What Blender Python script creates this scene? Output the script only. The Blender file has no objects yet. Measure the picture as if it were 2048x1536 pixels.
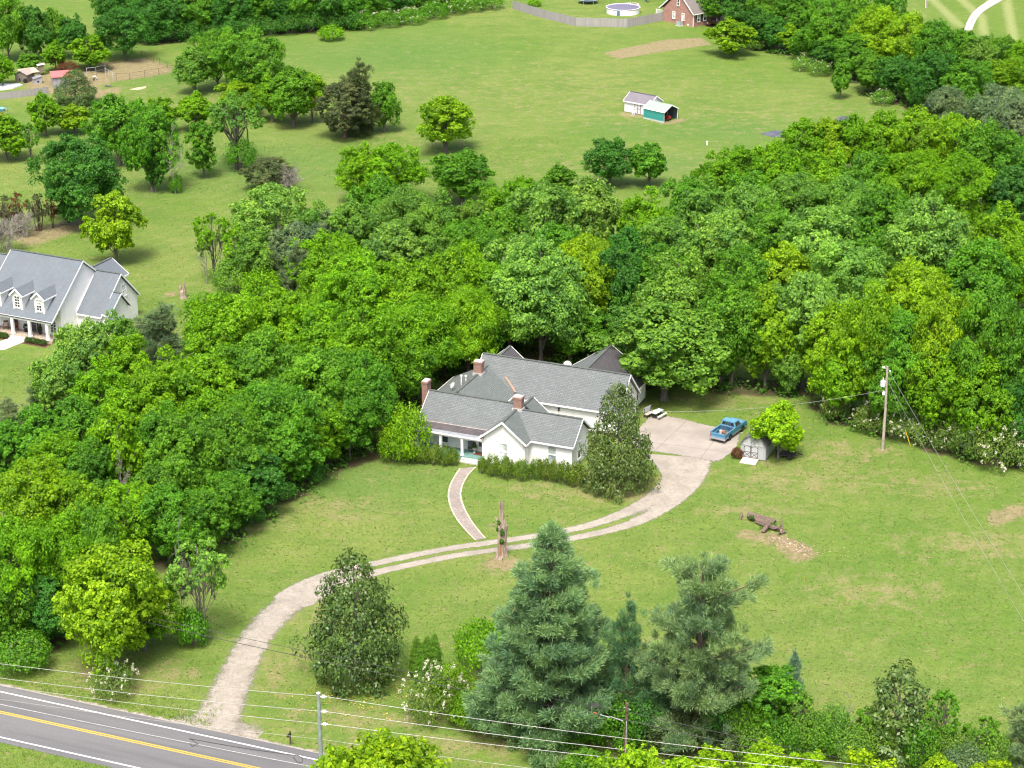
import bpy, math, random
import numpy as np
from mathutils import Vector, Matrix
R_ = math.radians
scene = bpy.context.scene
C = scene.collection

# ------------------------------------------------------------------ camera
F_PX, TILT, CAM_H = 4142.0, R_(22.0), 94.0
cT, sT = math.cos(TILT), math.sin(TILT)

def G(px, py, z=0.0):
    """ground (or height z) point seen at photo pixel px, py - used to survey the place"""
    x = (px - 1024) / F_PX; y = -(py - 768) / F_PX
    dx, dy, dz = x, cT + y * sT, -sT + y * cT
    t = (z - CAM_H) / dz
    return Vector((dx * t, dy * t, z))

def P(v):
    X, Y, Z = v
    zc = Y * cT - (Z - CAM_H) * sT
    yc = Y * sT + (Z - CAM_H) * cT
    return 1024 + F_PX * X / zc, 768 - F_PX * yc / zc

def SC(v):
    return F_PX / (v[1] * cT - (v[2] - CAM_H) * sT)

cam_d = bpy.data.cameras.new('camera')
cam = bpy.data.objects.new('camera', cam_d); C.objects.link(cam)
cam.location = (0, 0, CAM_H); cam.rotation_euler = (R_(90) - TILT, 0, 0)
cam_d.sensor_width = 36.0; cam_d.lens = 36.0 * F_PX / 2048.0
cam_d.clip_start = 1.0; cam_d.clip_end = 8000.0
scene.camera = cam

# ------------------------------------------------------------------ light
SUN_EL, SUN_AZ = 62.0, 192.0         # azimuth clockwise from +Y
sd = Vector((math.sin(R_(SUN_AZ)) * math.cos(R_(SUN_EL)), math.cos(R_(SUN_AZ)) * math.cos(R_(SUN_EL)), math.sin(R_(SUN_EL))))
w = bpy.data.worlds.new('World'); scene.world = w; w.use_nodes = True
nt = w.node_tree; nt.nodes.clear()
sky = nt.nodes.new('ShaderNodeTexSky'); sky.sky_type = 'NISHITA'; sky.sun_disc = False
sky.sun_elevation = R_(SUN_EL); sky.sun_rotation = R_(SUN_AZ)
sky.air_density = 0.8; sky.dust_density = 6.0; sky.ozone_density = 0.5
bg = nt.nodes.new('ShaderNodeBackground'); bg.inputs[1].default_value = 0.14
out = nt.nodes.new('ShaderNodeOutputWorld')
nt.links.new(sky.outputs[0], bg.inputs[0]); nt.links.new(bg.outputs[0], out.inputs[0])
sun_d = bpy.data.lights.new('sun', 'SUN'); sun_d.energy = 2.0; sun_d.angle = R_(16.0); sun_d.color = (1.0, 0.96, 0.89)
sun = bpy.data.objects.new('sun', sun_d); C.objects.link(sun)
sun.rotation_euler = sd.to_track_quat('Z', 'Y').to_euler(); sun.location = (0, 100, 200)
vs = scene.view_settings
vs.view_transform = 'Standard'; vs.look = 'None'; vs.exposure = 1.12; vs.gamma = 1.0; vs.use_curve_mapping = False
cy = scene.cycles
cy.max_bounces = 9; cy.diffuse_bounces = 6; cy.glossy_bounces = 2; cy.transmission_bounces = 7; cy.transparent_max_bounces = 8
cy.sample_clamp_indirect = 4.0
cy.use_denoising = True
cy.filter_width = 1.2
if hasattr(cy, 'pixel_filter_type'): cy.pixel_filter_type = 'BLACKMAN_HARRIS'

# ------------------------------------------------------------------ materials
def N(nt, t, **kw):
    n = nt.nodes.new(t)
    for k, v in kw.items(): setattr(n, k, v)
    return n

def mat(name):
    m = bpy.data.materials.new(name); m.use_nodes = True
    nt = m.node_tree; nt.nodes.clear()
    o = N(nt, 'ShaderNodeOutputMaterial'); b = N(nt, 'ShaderNodeBsdfPrincipled')
    nt.links.new(b.outputs[0], o.inputs[0])
    b.inputs['Roughness'].default_value = 0.7
    return m, nt, b, o

def mixc(nt, fac, a, b, blend='MIX'):
    n = N(nt, 'ShaderNodeMix', data_type='RGBA', blend_type=blend)
    for s, v in ((n.inputs[0], fac), (n.inputs[6], a), (n.inputs[7], b)):
        if hasattr(v, 'is_linked') or isinstance(v, bpy.types.NodeSocket): nt.links.new(v, s)
        elif isinstance(v, (tuple, list)): s.default_value = (*v[:3], 1)
        else: s.default_value = v
    return n.outputs[2]

def math_(nt, op, a, b=None, c=None, clamp=False):
    n = N(nt, 'ShaderNodeMath', operation=op, use_clamp=clamp)
    for s, v in zip(n.inputs, (a, b, c)):
        if v is None: continue
        if isinstance(v, bpy.types.NodeSocket): nt.links.new(v, s)
        else: s.default_value = v
    return n.outputs[0]

def ramp(nt, fac, lo, hi):
    n = N(nt, 'ShaderNodeMapRange'); n.interpolation_type = 'SMOOTHSTEP'
    nt.links.new(fac, n.inputs[0]); n.inputs[1].default_value = lo; n.inputs[2].default_value = hi
    return n.outputs[0]

def noise(nt, vec, scale, detail=3.0, rough=0.55, sc3=None):
    n = N(nt, 'ShaderNodeTexNoise'); n.inputs['Scale'].default_value = scale
    n.inputs['Detail'].default_value = detail; n.inputs['Roughness'].default_value = rough
    if sc3:
        mp = N(nt, 'ShaderNodeMapping'); mp.inputs['Scale'].default_value = sc3
        nt.links.new(vec, mp.inputs[0]); vec = mp.outputs[0]
    nt.links.new(vec, n.inputs['Vector'])
    return n.outputs[0]

def coords(nt, kind='Object'):
    return N(nt, 'ShaderNodeTexCoord').outputs[kind]

def attr(nt, name):
    return N(nt, 'ShaderNodeAttribute', attribute_name=name).outputs['Fac']

def bump(nt, b, h, strength=0.4, dist=0.05):
    n = N(nt, 'ShaderNodeBump'); n.inputs['Strength'].default_value = strength; n.inputs['Distance'].default_value = dist
    nt.links.new(h, n.inputs['Height']); nt.links.new(n.outputs[0], b.inputs['Normal'])

MC = {}
def plain(name, col, rough=0.7, metal=0.0, var=0.18, scale=3.0, spec=0.4):
    """painted / solid surface with slight weathering"""
    if name in MC: return MC[name]
    m, nt, b, o = mat(name)
    co = coords(nt)
    f = ramp(nt, noise(nt, co, scale, 5.0, 0.65), 0.3, 0.7)
    c2 = tuple(max(0, x * (1 - var * 1.6)) for x in col); c1 = tuple(min(1, x * (1 + var * .4)) for x in col)
    nt.links.new(mixc(nt, f, c2, c1), b.inputs['Base Color'])
    b.inputs['Roughness'].default_value = rough; b.inputs['Metallic'].default_value = metal
    b.inputs['Specular IOR Level'].default_value = spec
    MC[name] = m; return m

def siding(name, col, board=0.14, vertical=False, var=0.12, grime=(0.45, 0.44, 0.42)):
    if name in MC: return MC[name]
    m, nt, b, o = mat(name)
    uv = coords(nt, 'UV')
    sp = N(nt, 'ShaderNodeSeparateXYZ'); nt.links.new(uv, sp.inputs[0])
    ax = sp.outputs[0 if vertical else 1]
    fr = math_(nt, 'FRACT', math_(nt, 'DIVIDE', ax, board))
    row = math_(nt, 'FLOOR', math_(nt, 'DIVIDE', ax, board))
    wn = N(nt, 'ShaderNodeTexWhiteNoise', noise_dimensions='1D'); nt.links.new(row, wn.inputs['W'])
    line = ramp(nt, fr, 0.0, 0.16)
    dirt = ramp(nt, noise(nt, uv, 1.3, 5, 0.7, (1, 0.35, 1)), 0.52, 0.8)
    base = mixc(nt, math_(nt, 'MULTIPLY', wn.outputs[0], var), col, tuple(x * 0.55 for x in col))
    base = mixc(nt, math_(nt, 'MULTIPLY', dirt, 0.35), base, grime)
    base = mixc(nt, math_(nt, 'MULTIPLY', math_(nt, 'SUBTRACT', 1.0, line), 0.35), base, tuple(x * .35 for x in col))
    nt.links.new(base, b.inputs['Base Color']); bump(nt, b, fr, 0.5, 0.02)
    b.inputs['Roughness'].default_value = 0.6
    MC[name] = m; return m

def shingle(name, col, dark, row=0.2, width=0.5, tone=None):
    if name in MC: return MC[name]
    m, nt, b, o = mat(name)
    uv = coords(nt, 'UV')
    br = N(nt, 'ShaderNodeTexBrick', offset=0.37, offset_frequency=2)
    nt.links.new(uv, br.inputs['Vector'])
    br.inputs['Scale'].default_value = 1.0; br.inputs['Brick Width'].default_value = width; br.inputs['Row Height'].default_value = row
    br.inputs['Mortar Size'].default_value = row * 0.13; br.inputs['Mortar Smooth'].default_value = 0.3; br.inputs['Bias'].default_value = 0.0
    br.inputs['Color1'].default_value = (*col, 1); br.inputs['Color2'].default_value = (*[a * .6 + c * .4 for a, c in zip(col, dark)], 1)
    br.inputs['Mortar'].default_value = (*dark, 1)
    n1 = ramp(nt, noise(nt, uv, 0.5, 5, 0.6), 0.35, 0.7)
    c = mixc(nt, math_(nt, 'MULTIPLY', n1, 0.35), br.outputs[0], tone or tuple(x * .6 for x in col))
    n2 = ramp(nt, noise(nt, uv, 5.0, 3, 0.7), 0.5, 0.72)
    c = mixc(nt, math_(nt, 'MULTIPLY', n2, 0.55), c, dark)
    nt.links.new(c, b.inputs['Base Color']); b.inputs['Roughness'].default_value = 0.85
    bump(nt, b, br.outputs[1], -0.4, 0.02)
    MC[name] = m; return m

def brick(name, c1, c2, mortar, w_=0.22, h_=0.075):
    if name in MC: return MC[name]
    m, nt, b, o = mat(name)
    uv = coords(nt, 'UV')
    br = N(nt, 'ShaderNodeTexBrick'); nt.links.new(uv, br.inputs['Vector'])
    br.inputs['Scale'].default_value = 1.0; br.inputs['Brick Width'].default_value = w_; br.inputs['Row Height'].default_value = h_
    br.inputs['Mortar Size'].default_value = 0.01
    br.inputs['Color1'].default_value = (*c1, 1); br.inputs['Color2'].default_value = (*c2, 1); br.inputs['Mortar'].default_value = (*mortar, 1)
    n1 = ramp(nt, noise(nt, uv, 2.0, 4), 0.4, 0.75)
    nt.links.new(mixc(nt, math_(nt, 'MULTIPLY', n1, 0.4), br.outputs[0], tuple(x * .5 for x in c2)), b.inputs['Base Color'])
    b.inputs['Roughness'].default_value = 0.85
    MC[name] = m; return m

def leafmat(name, trans=0.45, spec=0.25, rough=0.55, back=None):
    if name in MC: return MC[name]
    m, nt, b, o = mat(name)
    oi = N(nt, 'ShaderNodeObjectInfo'); t = attr(nt, 'tint')
    # young leaves run lighter and yellower, old leaves darker and bluer: a property of each leaf
    lo = mixc(nt, 1.0, oi.outputs['Color'], (0.5, 0.64, 0.78), 'MULTIPLY')
    hi = mixc(nt, 1.0, oi.outputs['Color'], (1.62, 1.48, 1.1), 'MULTIPLY')
    c = mixc(nt, t, lo, hi)
    if back:
        geo = N(nt, 'ShaderNodeNewGeometry')
        c = mixc(nt, math_(nt, 'MULTIPLY', geo.outputs['Backfacing'], 0.14), c, back)
    nt.links.new(c, b.inputs['Base Color']); b.inputs['Roughness'].default_value = rough; b.inputs['Specular IOR Level'].default_value = spec
    tr = N(nt, 'ShaderNodeBsdfTranslucent')
    nt.links.new(mixc(nt, 1.0, c, (1.15, 1.3, 0.7), 'MULTIPLY'), tr.inputs[0])
    mx = N(nt, 'ShaderNodeMixShader'); mx.inputs[0].default_value = trans
    nt.links.new(b.outputs[0], mx.inputs[1]); nt.links.new(tr.outputs[0], mx.inputs[2]); nt.links.new(mx.outputs[0], o.inputs[0])
    MC[name] = m; return m

def barkmat(name, col):
    if name in MC: return MC[name]
    m, nt, b, o = mat(name)
    co = coords(nt)
    f = ramp(nt, noise(nt, co, 6.0, 5, 0.7, (1, 1, 0.25)), 0.35, 0.7)
    nt.links.new(mixc(nt, f, tuple(x * .45 for x in col), col), b.inputs['Base Color']); b.inputs['Roughness'].default_value = 0.9
    bump(nt, b, f, 0.6, 0.03)
    MC[name] = m; return m

def glass(name, col=(0.03, 0.035, 0.04), rough=0.08):
    if name in MC: return MC[name]
    m, nt, b, o = mat(name)
    co = coords(nt)
    f = ramp(nt, noise(nt, co, 0.9, 2), 0.4, 0.65)
    nt.links.new(mixc(nt, f, col, tuple(min(1, x * 2.2) for x in col)), b.inputs['Base Color'])
    b.inputs['Roughness'].default_value = rough; b.inputs['Specular IOR Level'].default_value = 0.6
    MC[name] = m; return m

# ------------------------------------------------------------------ mesh builder
class MB:
    def __init__(s): s.v = []; s.f = []; s.uv = []; s.sm = []
    def poly(s, pts, smooth=False):
        pts = [Vector(p) for p in pts]
        i0 = len(s.v); s.v += [tuple(p) for p in pts]; s.f.append(list(range(i0, i0 + len(pts)))); s.sm.append(smooth)
        n = Vector((0, 0, 0))
        for i in range(len(pts)):
            a, b = pts[i], pts[(i + 1) % len(pts)]
            n += Vector(((a.y - b.y) * (a.z + b.z), (a.z - b.z) * (a.x + b.x), (a.x - b.x) * (a.y + b.y)))
        if n.length < 1e-9: n = Vector((0, 0, 1))
        n.normalize()
        u = Vector((0, 0, 1)).cross(n)
        u = Vector((1, 0, 0)) if u.length < 1e-3 else u.normalized()
        vv = n.cross(u)
        s.uv += [(p.dot(u), p.dot(vv)) for p in pts]
        return s
    def box(s, a, b, rot=0.0, piv=None, skip=''):
        x0, y0, z0 = a; x1, y1, z1 = b
        p = [Vector(q) for q in ((x0, y0, z0), (x1, y0, z0), (x1, y1, z0), (x0, y1, z0), (x0, y0, z1), (x1, y0, z1), (x1, y1, z1), (x0, y1, z1))]
        if rot:
            c = Vector(piv) if piv else Vector(((x0 + x1) / 2, (y0 + y1) / 2, 0))
            m = Matrix.Rotation(rot, 3, 'Z'); p = [m @ (q - c) + c for q in p]
        for k, q in (('b', (3, 2, 1, 0)), ('t', (4, 5, 6, 7)), ('f', (0, 1, 5, 4)), ('r', (1, 2, 6, 5)), ('k', (2, 3, 7, 6)), ('l', (3, 0, 4, 7))):
            if k not in skip: s.poly([p[i] for i in q])
        return s
    def beam(s, p0, p1, w_, h_, up=(0, 0, 1)):
        p0, p1 = Vector(p0), Vector(p1); d = (p1 - p0).normalized()
        sd_ = d.cross(Vector(up))
        if sd_.length < 1e-4: sd_ = d.cross(Vector((0, 1, 0)))
        sd_.normalize(); u = sd_.cross(d).normalized()
        a = [p0 + sd_ * x * w_ / 2 + u * y * h_ / 2 for x, y in ((-1, -1), (1, -1), (1, 1), (-1, 1))]
        b = [q + (p1 - p0) for q in a]
        s.poly(a[::-1]); s.poly(b)
        for i in range(4): s.poly([a[i], a[(i + 1) % 4], b[(i + 1) % 4], b[i]])
        return s
    def tube(s, pts, rad, n=6, cap=True):
        pts = [Vector(p) for p in pts]
        if not isinstance(rad, (list, tuple)): rad = [rad] * len(pts)
        rings = []
        for i, p in enumerate(pts):
            d = (pts[min(i + 1, len(pts) - 1)] - pts[max(i - 1, 0)])
            d = d.normalized() if d.length > 1e-9 else Vector((0, 0, 1))
            a = d.cross(Vector((0.31, 0.17, 0.93))) if abs(d.z) < .9 else d.cross(Vector((1, 0.1, 0)))
            a.normalize(); b = d.cross(a)
            rings.append([p + (a * math.cos(2 * math.pi * k / n) + b * math.sin(2 * math.pi * k / n)) * rad[i] for k in range(n)])
        for r0, r1 in zip(rings, rings[1:]):
            for k in range(n): s.poly([r0[k], r0[(k + 1) % n], r1[(k + 1) % n], r1[k]], True)
        if cap: s.poly(rings[0][::-1]); s.poly(rings[-1])
        return s
    def lathe(s, prof, c=(0, 0, 0), n=16):
        c = Vector(c)
        rings = [[c + Vector((r * math.cos(2 * math.pi * k / n), r * math.sin(2 * math.pi * k / n), z)) for k in range(n)] for r, z in prof]
        for r0, r1 in zip(rings, rings[1:]):
            for k in range(n): s.poly([r0[k], r0[(k + 1) % n], r1[(k + 1) % n], r1[k]], True)
        s.poly(rings[0][::-1]); s.poly(rings[-1])
        return s
    def extrude(s, prof, d, caps=True):
        """closed profile of 3-D points pushed along vector d"""
        a = [Vector(p) for p in prof]; d = Vector(d); b = [p + d for p in a]
        if caps: s.poly(a); s.poly(b[::-1])
        for i in range(len(a)):
            j = (i + 1) % len(a); s.poly([a[j], a[i], b[i], b[j]])
        return s
    def obj(s, name, m, parent=None, **props):
        me = bpy.data.meshes.new(name)
        me.from_pydata(s.v, [], s.f)
        uvl = me.uv_layers.new(name='UVMap')
        uvl.data.foreach_set('uv', np.array(s.uv, dtype=np.float32).ravel())
        me.polygons.foreach_set('use_smooth', np.array(s.sm, dtype=bool))
        for mm in (m if isinstance(m, (list, tuple)) else [m]): me.materials.append(mm)
        me.update()
        return link(name, me, parent, **props)

def link(name, me, parent=None, **props):
    o = bpy.data.objects.new(name, me); C.objects.link(o)
    if parent: o.parent = parent
    for k, v in props.items(): o[k] = v
    return o

def tag(o, label, cat, group=None):
    o['label'] = label; o['category'] = cat
    if group: o['group'] = group
    return o

def thing(name, label, cat, loc=(0, 0, 0), rot=0.0, group=None):
    o = bpy.data.objects.new(name, None); C.objects.link(o)
    o.empty_display_size = 0.3; o.location = loc; o.rotation_euler = (0, 0, rot)
    return tag(o, label, cat, group)

def copy_tree(o, parent=None):
    c = o.copy(); C.objects.link(c)
    if parent: c.parent = parent
    for ch in list(o.children): copy_tree(ch, c)
    return c

def ang(p, q):
    return math.atan2(q.y - p.y, q.x - p.x)
# ------------------------------------------------------------------ foliage
def unit(a): return a / np.maximum(np.linalg.norm(a, axis=-1, keepdims=True), 1e-9)

def leaf_mesh(name, pos, nrm, size, asp, ctint, rng, jit=0.3, fold=0.15, axis=None):
    n = len(pos)
    if axis is None: t = unit(np.cross(nrm, rng.normal(size=(n, 3))))
    else:
        t = unit(axis)
        nrm = unit(nrm - t * np.sum(nrm * t, axis=1, keepdims=True))
    b = np.cross(nrm, t)
    L = (size * (0.6 + 0.8 * rng.random(n)))[:, None] / 2; W = L * asp
    sag = nrm * L * fold
    v = np.stack([pos + t * L - sag, pos + b * W, pos - t * L - sag, pos - b * W], axis=1).reshape(-1, 3)
    me = bpy.data.meshes.new(name)
    me.vertices.add(4 * n); me.loops.add(4 * n); me.polygons.add(n)
    me.vertices.foreach_set('co', v.astype(np.float32).ravel())
    me.loops.foreach_set('vertex_index', np.arange(4 * n, dtype=np.int32))
    me.polygons.foreach_set('loop_start', np.arange(0, 4 * n, 4, dtype=np.int32))
    me.polygons.foreach_set('loop_total', np.full(n, 4, dtype=np.int32))
    me.update(calc_edges=True)
    at = me.attributes.new('tint', 'FLOAT', 'FACE')
    at.data.foreach_set('value', np.clip(ctint + rng.normal(size=n) * jit, 0, 1).astype(np.float32))
    return me

def fib(n, rng):
    i = np.arange(n) + rng.random()
    z = 1 - 2 * (i + .5) / n; a = i * 2.399963 + rng.random() * 6
    r = np.sqrt(np.maximum(0, 1 - z * z))
    return np.stack([r * np.cos(a), r * np.sin(a), z], 1)

def limbs_mesh(trunk_pts, trunk_r, limbs, n=6, tw=None):
    mb = MB(); mb.tube(trunk_pts, trunk_r, 8)
    for pts, r in limbs: mb.tube(pts, r, n, cap=False)
    return mb

def bent(p, q, rng, k=3, bow=0.15, droop=0.0):
    p, q = np.array(p, float), np.array(q, float)
    d = q - p; L = np.linalg.norm(d)
    off = rng.normal(size=3) * L * bow * .5 + np.array([0, 0, -droop * L])
    ts = np.linspace(0, 1, k + 1)
    return [tuple(p + d * t + off * math.sin(math.pi * t)) for t in ts]

def make_round(R, H, clear, seed, nb=20, bsz=(0.30, 0.44), leaf=0.36, per=58, ncl=13, asp=0.62, flat=0.8, up=0.45, low=-0.62, gap=0.0,
               hang=0.0, limb_r=0.16, tr=0.3, forks=1, multi=0, rcl=0.34):
    """deciduous crown: boughs set over an egg-shaped envelope, each bough a cluster of leafy sprays"""
    rng = np.random.default_rng(seed)
    Rz = H * (1 - clear) / 2; zc = H - Rz
    D = fib(nb, rng); D = unit(D + rng.normal(size=D.shape) * 0.22); D = D[D[:, 2] > low]
    if gap: D = D[rng.random(len(D)) > gap]
    rad = 0.48 + 0.34 * rng.random(len(D)); br = R * (bsz[0] + (bsz[1] - bsz[0]) * rng.random(len(D)))
    taper = 1.0 - 0.22 * np.clip(D[:, 2], -1, 0)**2 - 0.10 * np.clip(D[:, 2], 0, 1)
    hz = np.where(D[:, 2] > 0, 1 - .22 * D[:, 2], 1.04); taper = taper * hz
    B = D * (rad * taper)[:, None] * np.array([R, R, Rz]) + np.array([0, 0, zc])
    br = br * (0.85 + 0.3 * rng.random(len(D)))
    if not gap:
        inner = unit(rng.normal(size=(7, 3))) * np.array([R, R, Rz]) * .3 + np.array([0, 0, zc])
        B = np.vstack([B, inner]); br = np.append(br, np.full(7, R * .36))
    cen, rc, ct, outw = [], [], [], []
    for i, (b, r) in enumerate(zip(B, br)):
        o = unit(np.array([b[0] / R, b[1] / R, (b[2] - zc) / Rz]))
        d = unit(rng.normal(size=(ncl * 2, 3)) + o * 0.75 + np.array([0, 0, up * (1 if o[2] > -.2 else .2)]))
        zr = min(1.0, Rz / R * 0.9)
        c = b + d * r * np.array([1, 1, zr]) * (0.72 + 0.4 * rng.random((len(d), 1))) + o * r * rng.uniform(-.35, .65, (len(d), 1))
        bt = 0.42 + rng.normal() * 0.17
        k = 0
        for q, dd in zip(c, d):
            dist = np.linalg.norm((B - q) / np.array([1, 1, zr]), axis=1)
            dist[i] = 9
            if np.any(dist < br * 0.62): continue
            cen.append(q); rc.append(r * (rcl * (0.75 + 0.5 * rng.random()))); ct.append(bt + rng.normal() * .1); outw.append(o * .5 + dd * .5)
            k += 1
            if k >= ncl: break
        for q in range(5):      # leading sprays that break the outline
            dd = unit(rng.normal(size=3) * .6 + o + np.array([0, 0, .5])); q_ = b + dd * r * (1.15 + .4 * rng.random()) * np.array([1, 1, zr])
            cen.append(q_); rc.append(r * rcl * (.45 + .3 * rng.random())); ct.append(bt + .12 + rng.normal() * .1); outw.append(dd)
    cen = np.array(cen); rc = np.array(rc); ct = np.array(ct); outw = unit(np.array(outw))
    n = len(cen) * per; ix = np.repeat(np.arange(len(cen)), per)
    d = unit(rng.normal(size=(n, 3)) + np.array([0, 0, .25]) + outw[ix] * .3)
    pos = cen[ix] + d * (rc[ix] * (0.3 + 0.85 * rng.random(n)**0.55))[:, None] * np.array([1.12, 1.12, flat])
    if hang: pos[:, 2] -= hang * np.maximum(0, np.linalg.norm(pos[:, :2] - cen[ix][:, :2], axis=1))
    nr = unit(d * .7 + outw[ix] * .3 + np.array([0, 0, .55]) + rng.normal(size=(n, 3)) * .42)
    me = leaf_mesh('crown', pos, nr, leaf, asp, ct[ix], rng)
    # trunk and limbs
    lim = []
    base_split = max(0.06, clear * 0.75) * H
    order = rng.permutation(len(B))
    for i in order[:16]:
        b = B[i]; z0 = base_split + (b[2] - base_split) * 0.35 * rng.random()
        z0 = min(z0, b[2] - .05 * H) if b[2] > base_split + .06 * H else base_split * .8
        st = (0.02 * R * rng.normal(), .02 * R * rng.normal(), z0)
        pts = bent(st, b * np.array([1, 1, 1]), rng, 4, .16)
        lim.append((pts, [limb_r * tr / .3, limb_r * .75 * tr / .3, limb_r * .5 * tr / .3, limb_r * .35 * tr / .3, .03]))
        for k in range(forks):
            e = b + unit(rng.normal(size=3) + np.array([0, 0, .3])) * br[i] * .9
            lim.append((bent(pts[2], e, rng, 3, .12), [.05, .04, .03, .012]))
    lean = rng.normal(size=2) * .02 * H
    tp = [(0, 0, -.3), (0, 0, .12 * H * .5), (lean[0] * .4, lean[1] * .4, H * .35), (lean[0], lean[1], H * .62), (lean[0] * 1.1, lean[1] * 1.1, H * .85)]
    mb = limbs_mesh(tp, [tr * 1.45, tr, tr * .75, tr * .42, .05], lim, 5)
    for k in range(multi):
        a = 6.28 * k / max(1, multi) + rng.random(); e = (math.cos(a) * R * .4, math.sin(a) * R * .4, H * .7)
        mb.tube(bent((math.cos(a) * .25, math.sin(a) * .25, -.2), e, rng, 4, .1), [tr * .8, tr * .65, tr * .5, tr * .3, .04], 6, False)
    return me, mb

def make_cone(R, H, seed, clear=0.03, leaf=0.3, per=60, rows=11, asp=.6, pw=0.8, dens=1.0, gapz=0.0, clump=0.2, rag=.2):
    """magnolia / broad evergreen: dense cone of leaf clusters with steps where boughs stick out"""
    rng = np.random.default_rng(seed)
    cen, rc, ct, ow = [], [], [], []
    for k in range(rows):
        f = (k + .5) / rows; z = H * (clear + (1 - clear) * f)
        r = R * (1 - f)**pw * (0.85 + .3 * rng.random()) + .12 * R * (1 - f) + .05
        if f < .15: r *= .78
        m = max(3, int(dens * 2 * math.pi * r / (R * clump * 1.25)))
        a0 = rng.random() * 6
        for j in range(m):
            if gapz and rng.random() < gapz: continue
            a = a0 + 6.283 * (j + rng.normal() * .25) / m; rr = r * (.7 + .34 * rng.random() + rag * (rng.random()**3))
            cen.append((rr * math.cos(a), rr * math.sin(a), z + rng.normal() * H * .02))
            rc.append(R * clump * (.8 + .5 * rng.random())); ct.append(.42 + rng.normal() * .1); ow.append((math.cos(a), math.sin(a), .35))
    cen.append((0, 0, H * .985)); rc.append(R * clump * .7); ct.append(.5); ow.append((0, 0, 1))
    cen, rc, ct, ow = map(np.array, (cen, rc, ct, ow)); ow = unit(ow)
    n = len(cen) * per; ix = np.repeat(np.arange(len(cen)), per)
    d = unit(rng.normal(size=(n, 3)) + ow[ix] * .5)
    pos = cen[ix] + d * (rc[ix] * (.3 + .8 * rng.random(n)**.6))[:, None] * np.array([1.15, 1.15, .85])
    nr = unit(d * .6 + ow[ix] * .4 + np.array([0, 0, .5]) + rng.normal(size=(n, 3)) * .5)
    pos[:, 2] = np.maximum(pos[:, 2], .08)
    me = leaf_mesh('crown', pos, nr, leaf, asp, ct[ix], rng, jit=.2)
    lim = []
    for k in range(14):
        f = .1 + .75 * rng.random(); a = rng.random() * 6.28; r = R * (1 - f)**pw * .85
        lim.append((bent((0, 0, H * f * .85), (r * math.cos(a), r * math.sin(a), H * f), rng, 3, .08), [.09, .07, .05, .02]))
    mb = limbs_mesh([(0, 0, -.2), (0, 0, H * .4), (0, 0, H * .95)], [R * .075, R * .05, .03], lim, 5)
    return me, mb

def make_pine(R, H, seed, clear=.08, whorls=13, gap=0.0, leaf=.42, per=95, irregular=.25, pw=.72, low_cut=0.0, tuft=.62):
    """white pine: whorls of boughs carrying flat plates of long soft needle tufts, turned up at the tips"""
    rng = np.random.default_rng(seed)
    cen, ct, dirs, rc = [], [], [], []; lim = []
    for k in range(whorls):
        f = (k + .3 * rng.random()) / whorls; z0 = H * (clear + (1 - clear) * f)
        rmax = R * ((1 - f)**pw) * (.8 + .35 * rng.random()) + .25
        if f < .12: rmax *= .75
        nb = int(6 + 3 * rng.random()) if f < .8 else 4
        a0 = rng.random() * 6.28
        for j in range(nb):
            if gap and rng.random() < gap: continue
            a = a0 + 6.283 * j / nb + rng.normal() * .2; r = rmax * (1 + rng.normal() * irregular)
            r = max(.3, min(r, R * 1.15)); rise = r * (.08 + .32 * f) + rng.normal() * .15
            dx, dy = math.cos(a), math.sin(a)
            lim.append((bent((0, 0, z0), (dx * r * .92, dy * r * .92, z0 + rise), rng, 3, .05, .06), [.07, .055, .04, .015]))
            m = max(2, int(r / .42))
            bt = .45 + rng.normal() * .12
            for q in range(m):
                t = .3 + .7 * (q + .7 * rng.random()) / m; wdt = r * .26 * (1.15 - t) + .3
                for side in (rng.normal() * .35, rng.normal() * 1.1):
                    x = dx * r * t - dy * side * wdt; y = dy * r * t + dx * side * wdt
                    cen.append((x, y, z0 + rise * t**1.5 - .06 * r * math.sin(3.14 * t) + rng.normal() * .1)); ct.append(bt + rng.normal() * .09)
                    dirs.append((dx * .8, dy * .8, .55)); rc.append(tuft * (.75 + .45 * rng.random()))
    cen.append((0, 0, H)); ct.append(.5); dirs.append((0, 0, 1)); rc.append(.4)
    cen, ct, dirs, rc = np.array(cen), np.array(ct), unit(np.array(dirs)), np.array(rc)
    n = len(cen) * per; ix = np.repeat(np.arange(len(cen)), per)
    d = unit(rng.normal(size=(n, 3)) * np.array([1, 1, .75]) + dirs[ix] * .75)
    pos = cen[ix] + d * (rc[ix] * (.25 + .75 * rng.random(n)))[:, None]
    nr = unit(rng.normal(size=(n, 3)) * .7 + np.array([0, 0, .7]))
    me = leaf_mesh('crown', pos, nr, leaf, .13, ct[ix], rng, jit=.2, axis=d * .7 + dirs[ix] * .5 + rng.normal(size=(n, 3)) * .3)
    mb = limbs_mesh([(0, 0, -.3), (0, 0, H * .35), (0, 0, H * .7), (0, 0, H * .97)], [R * .07, R * .055, R * .03, .03], lim, 5)
    return me, mb

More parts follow.
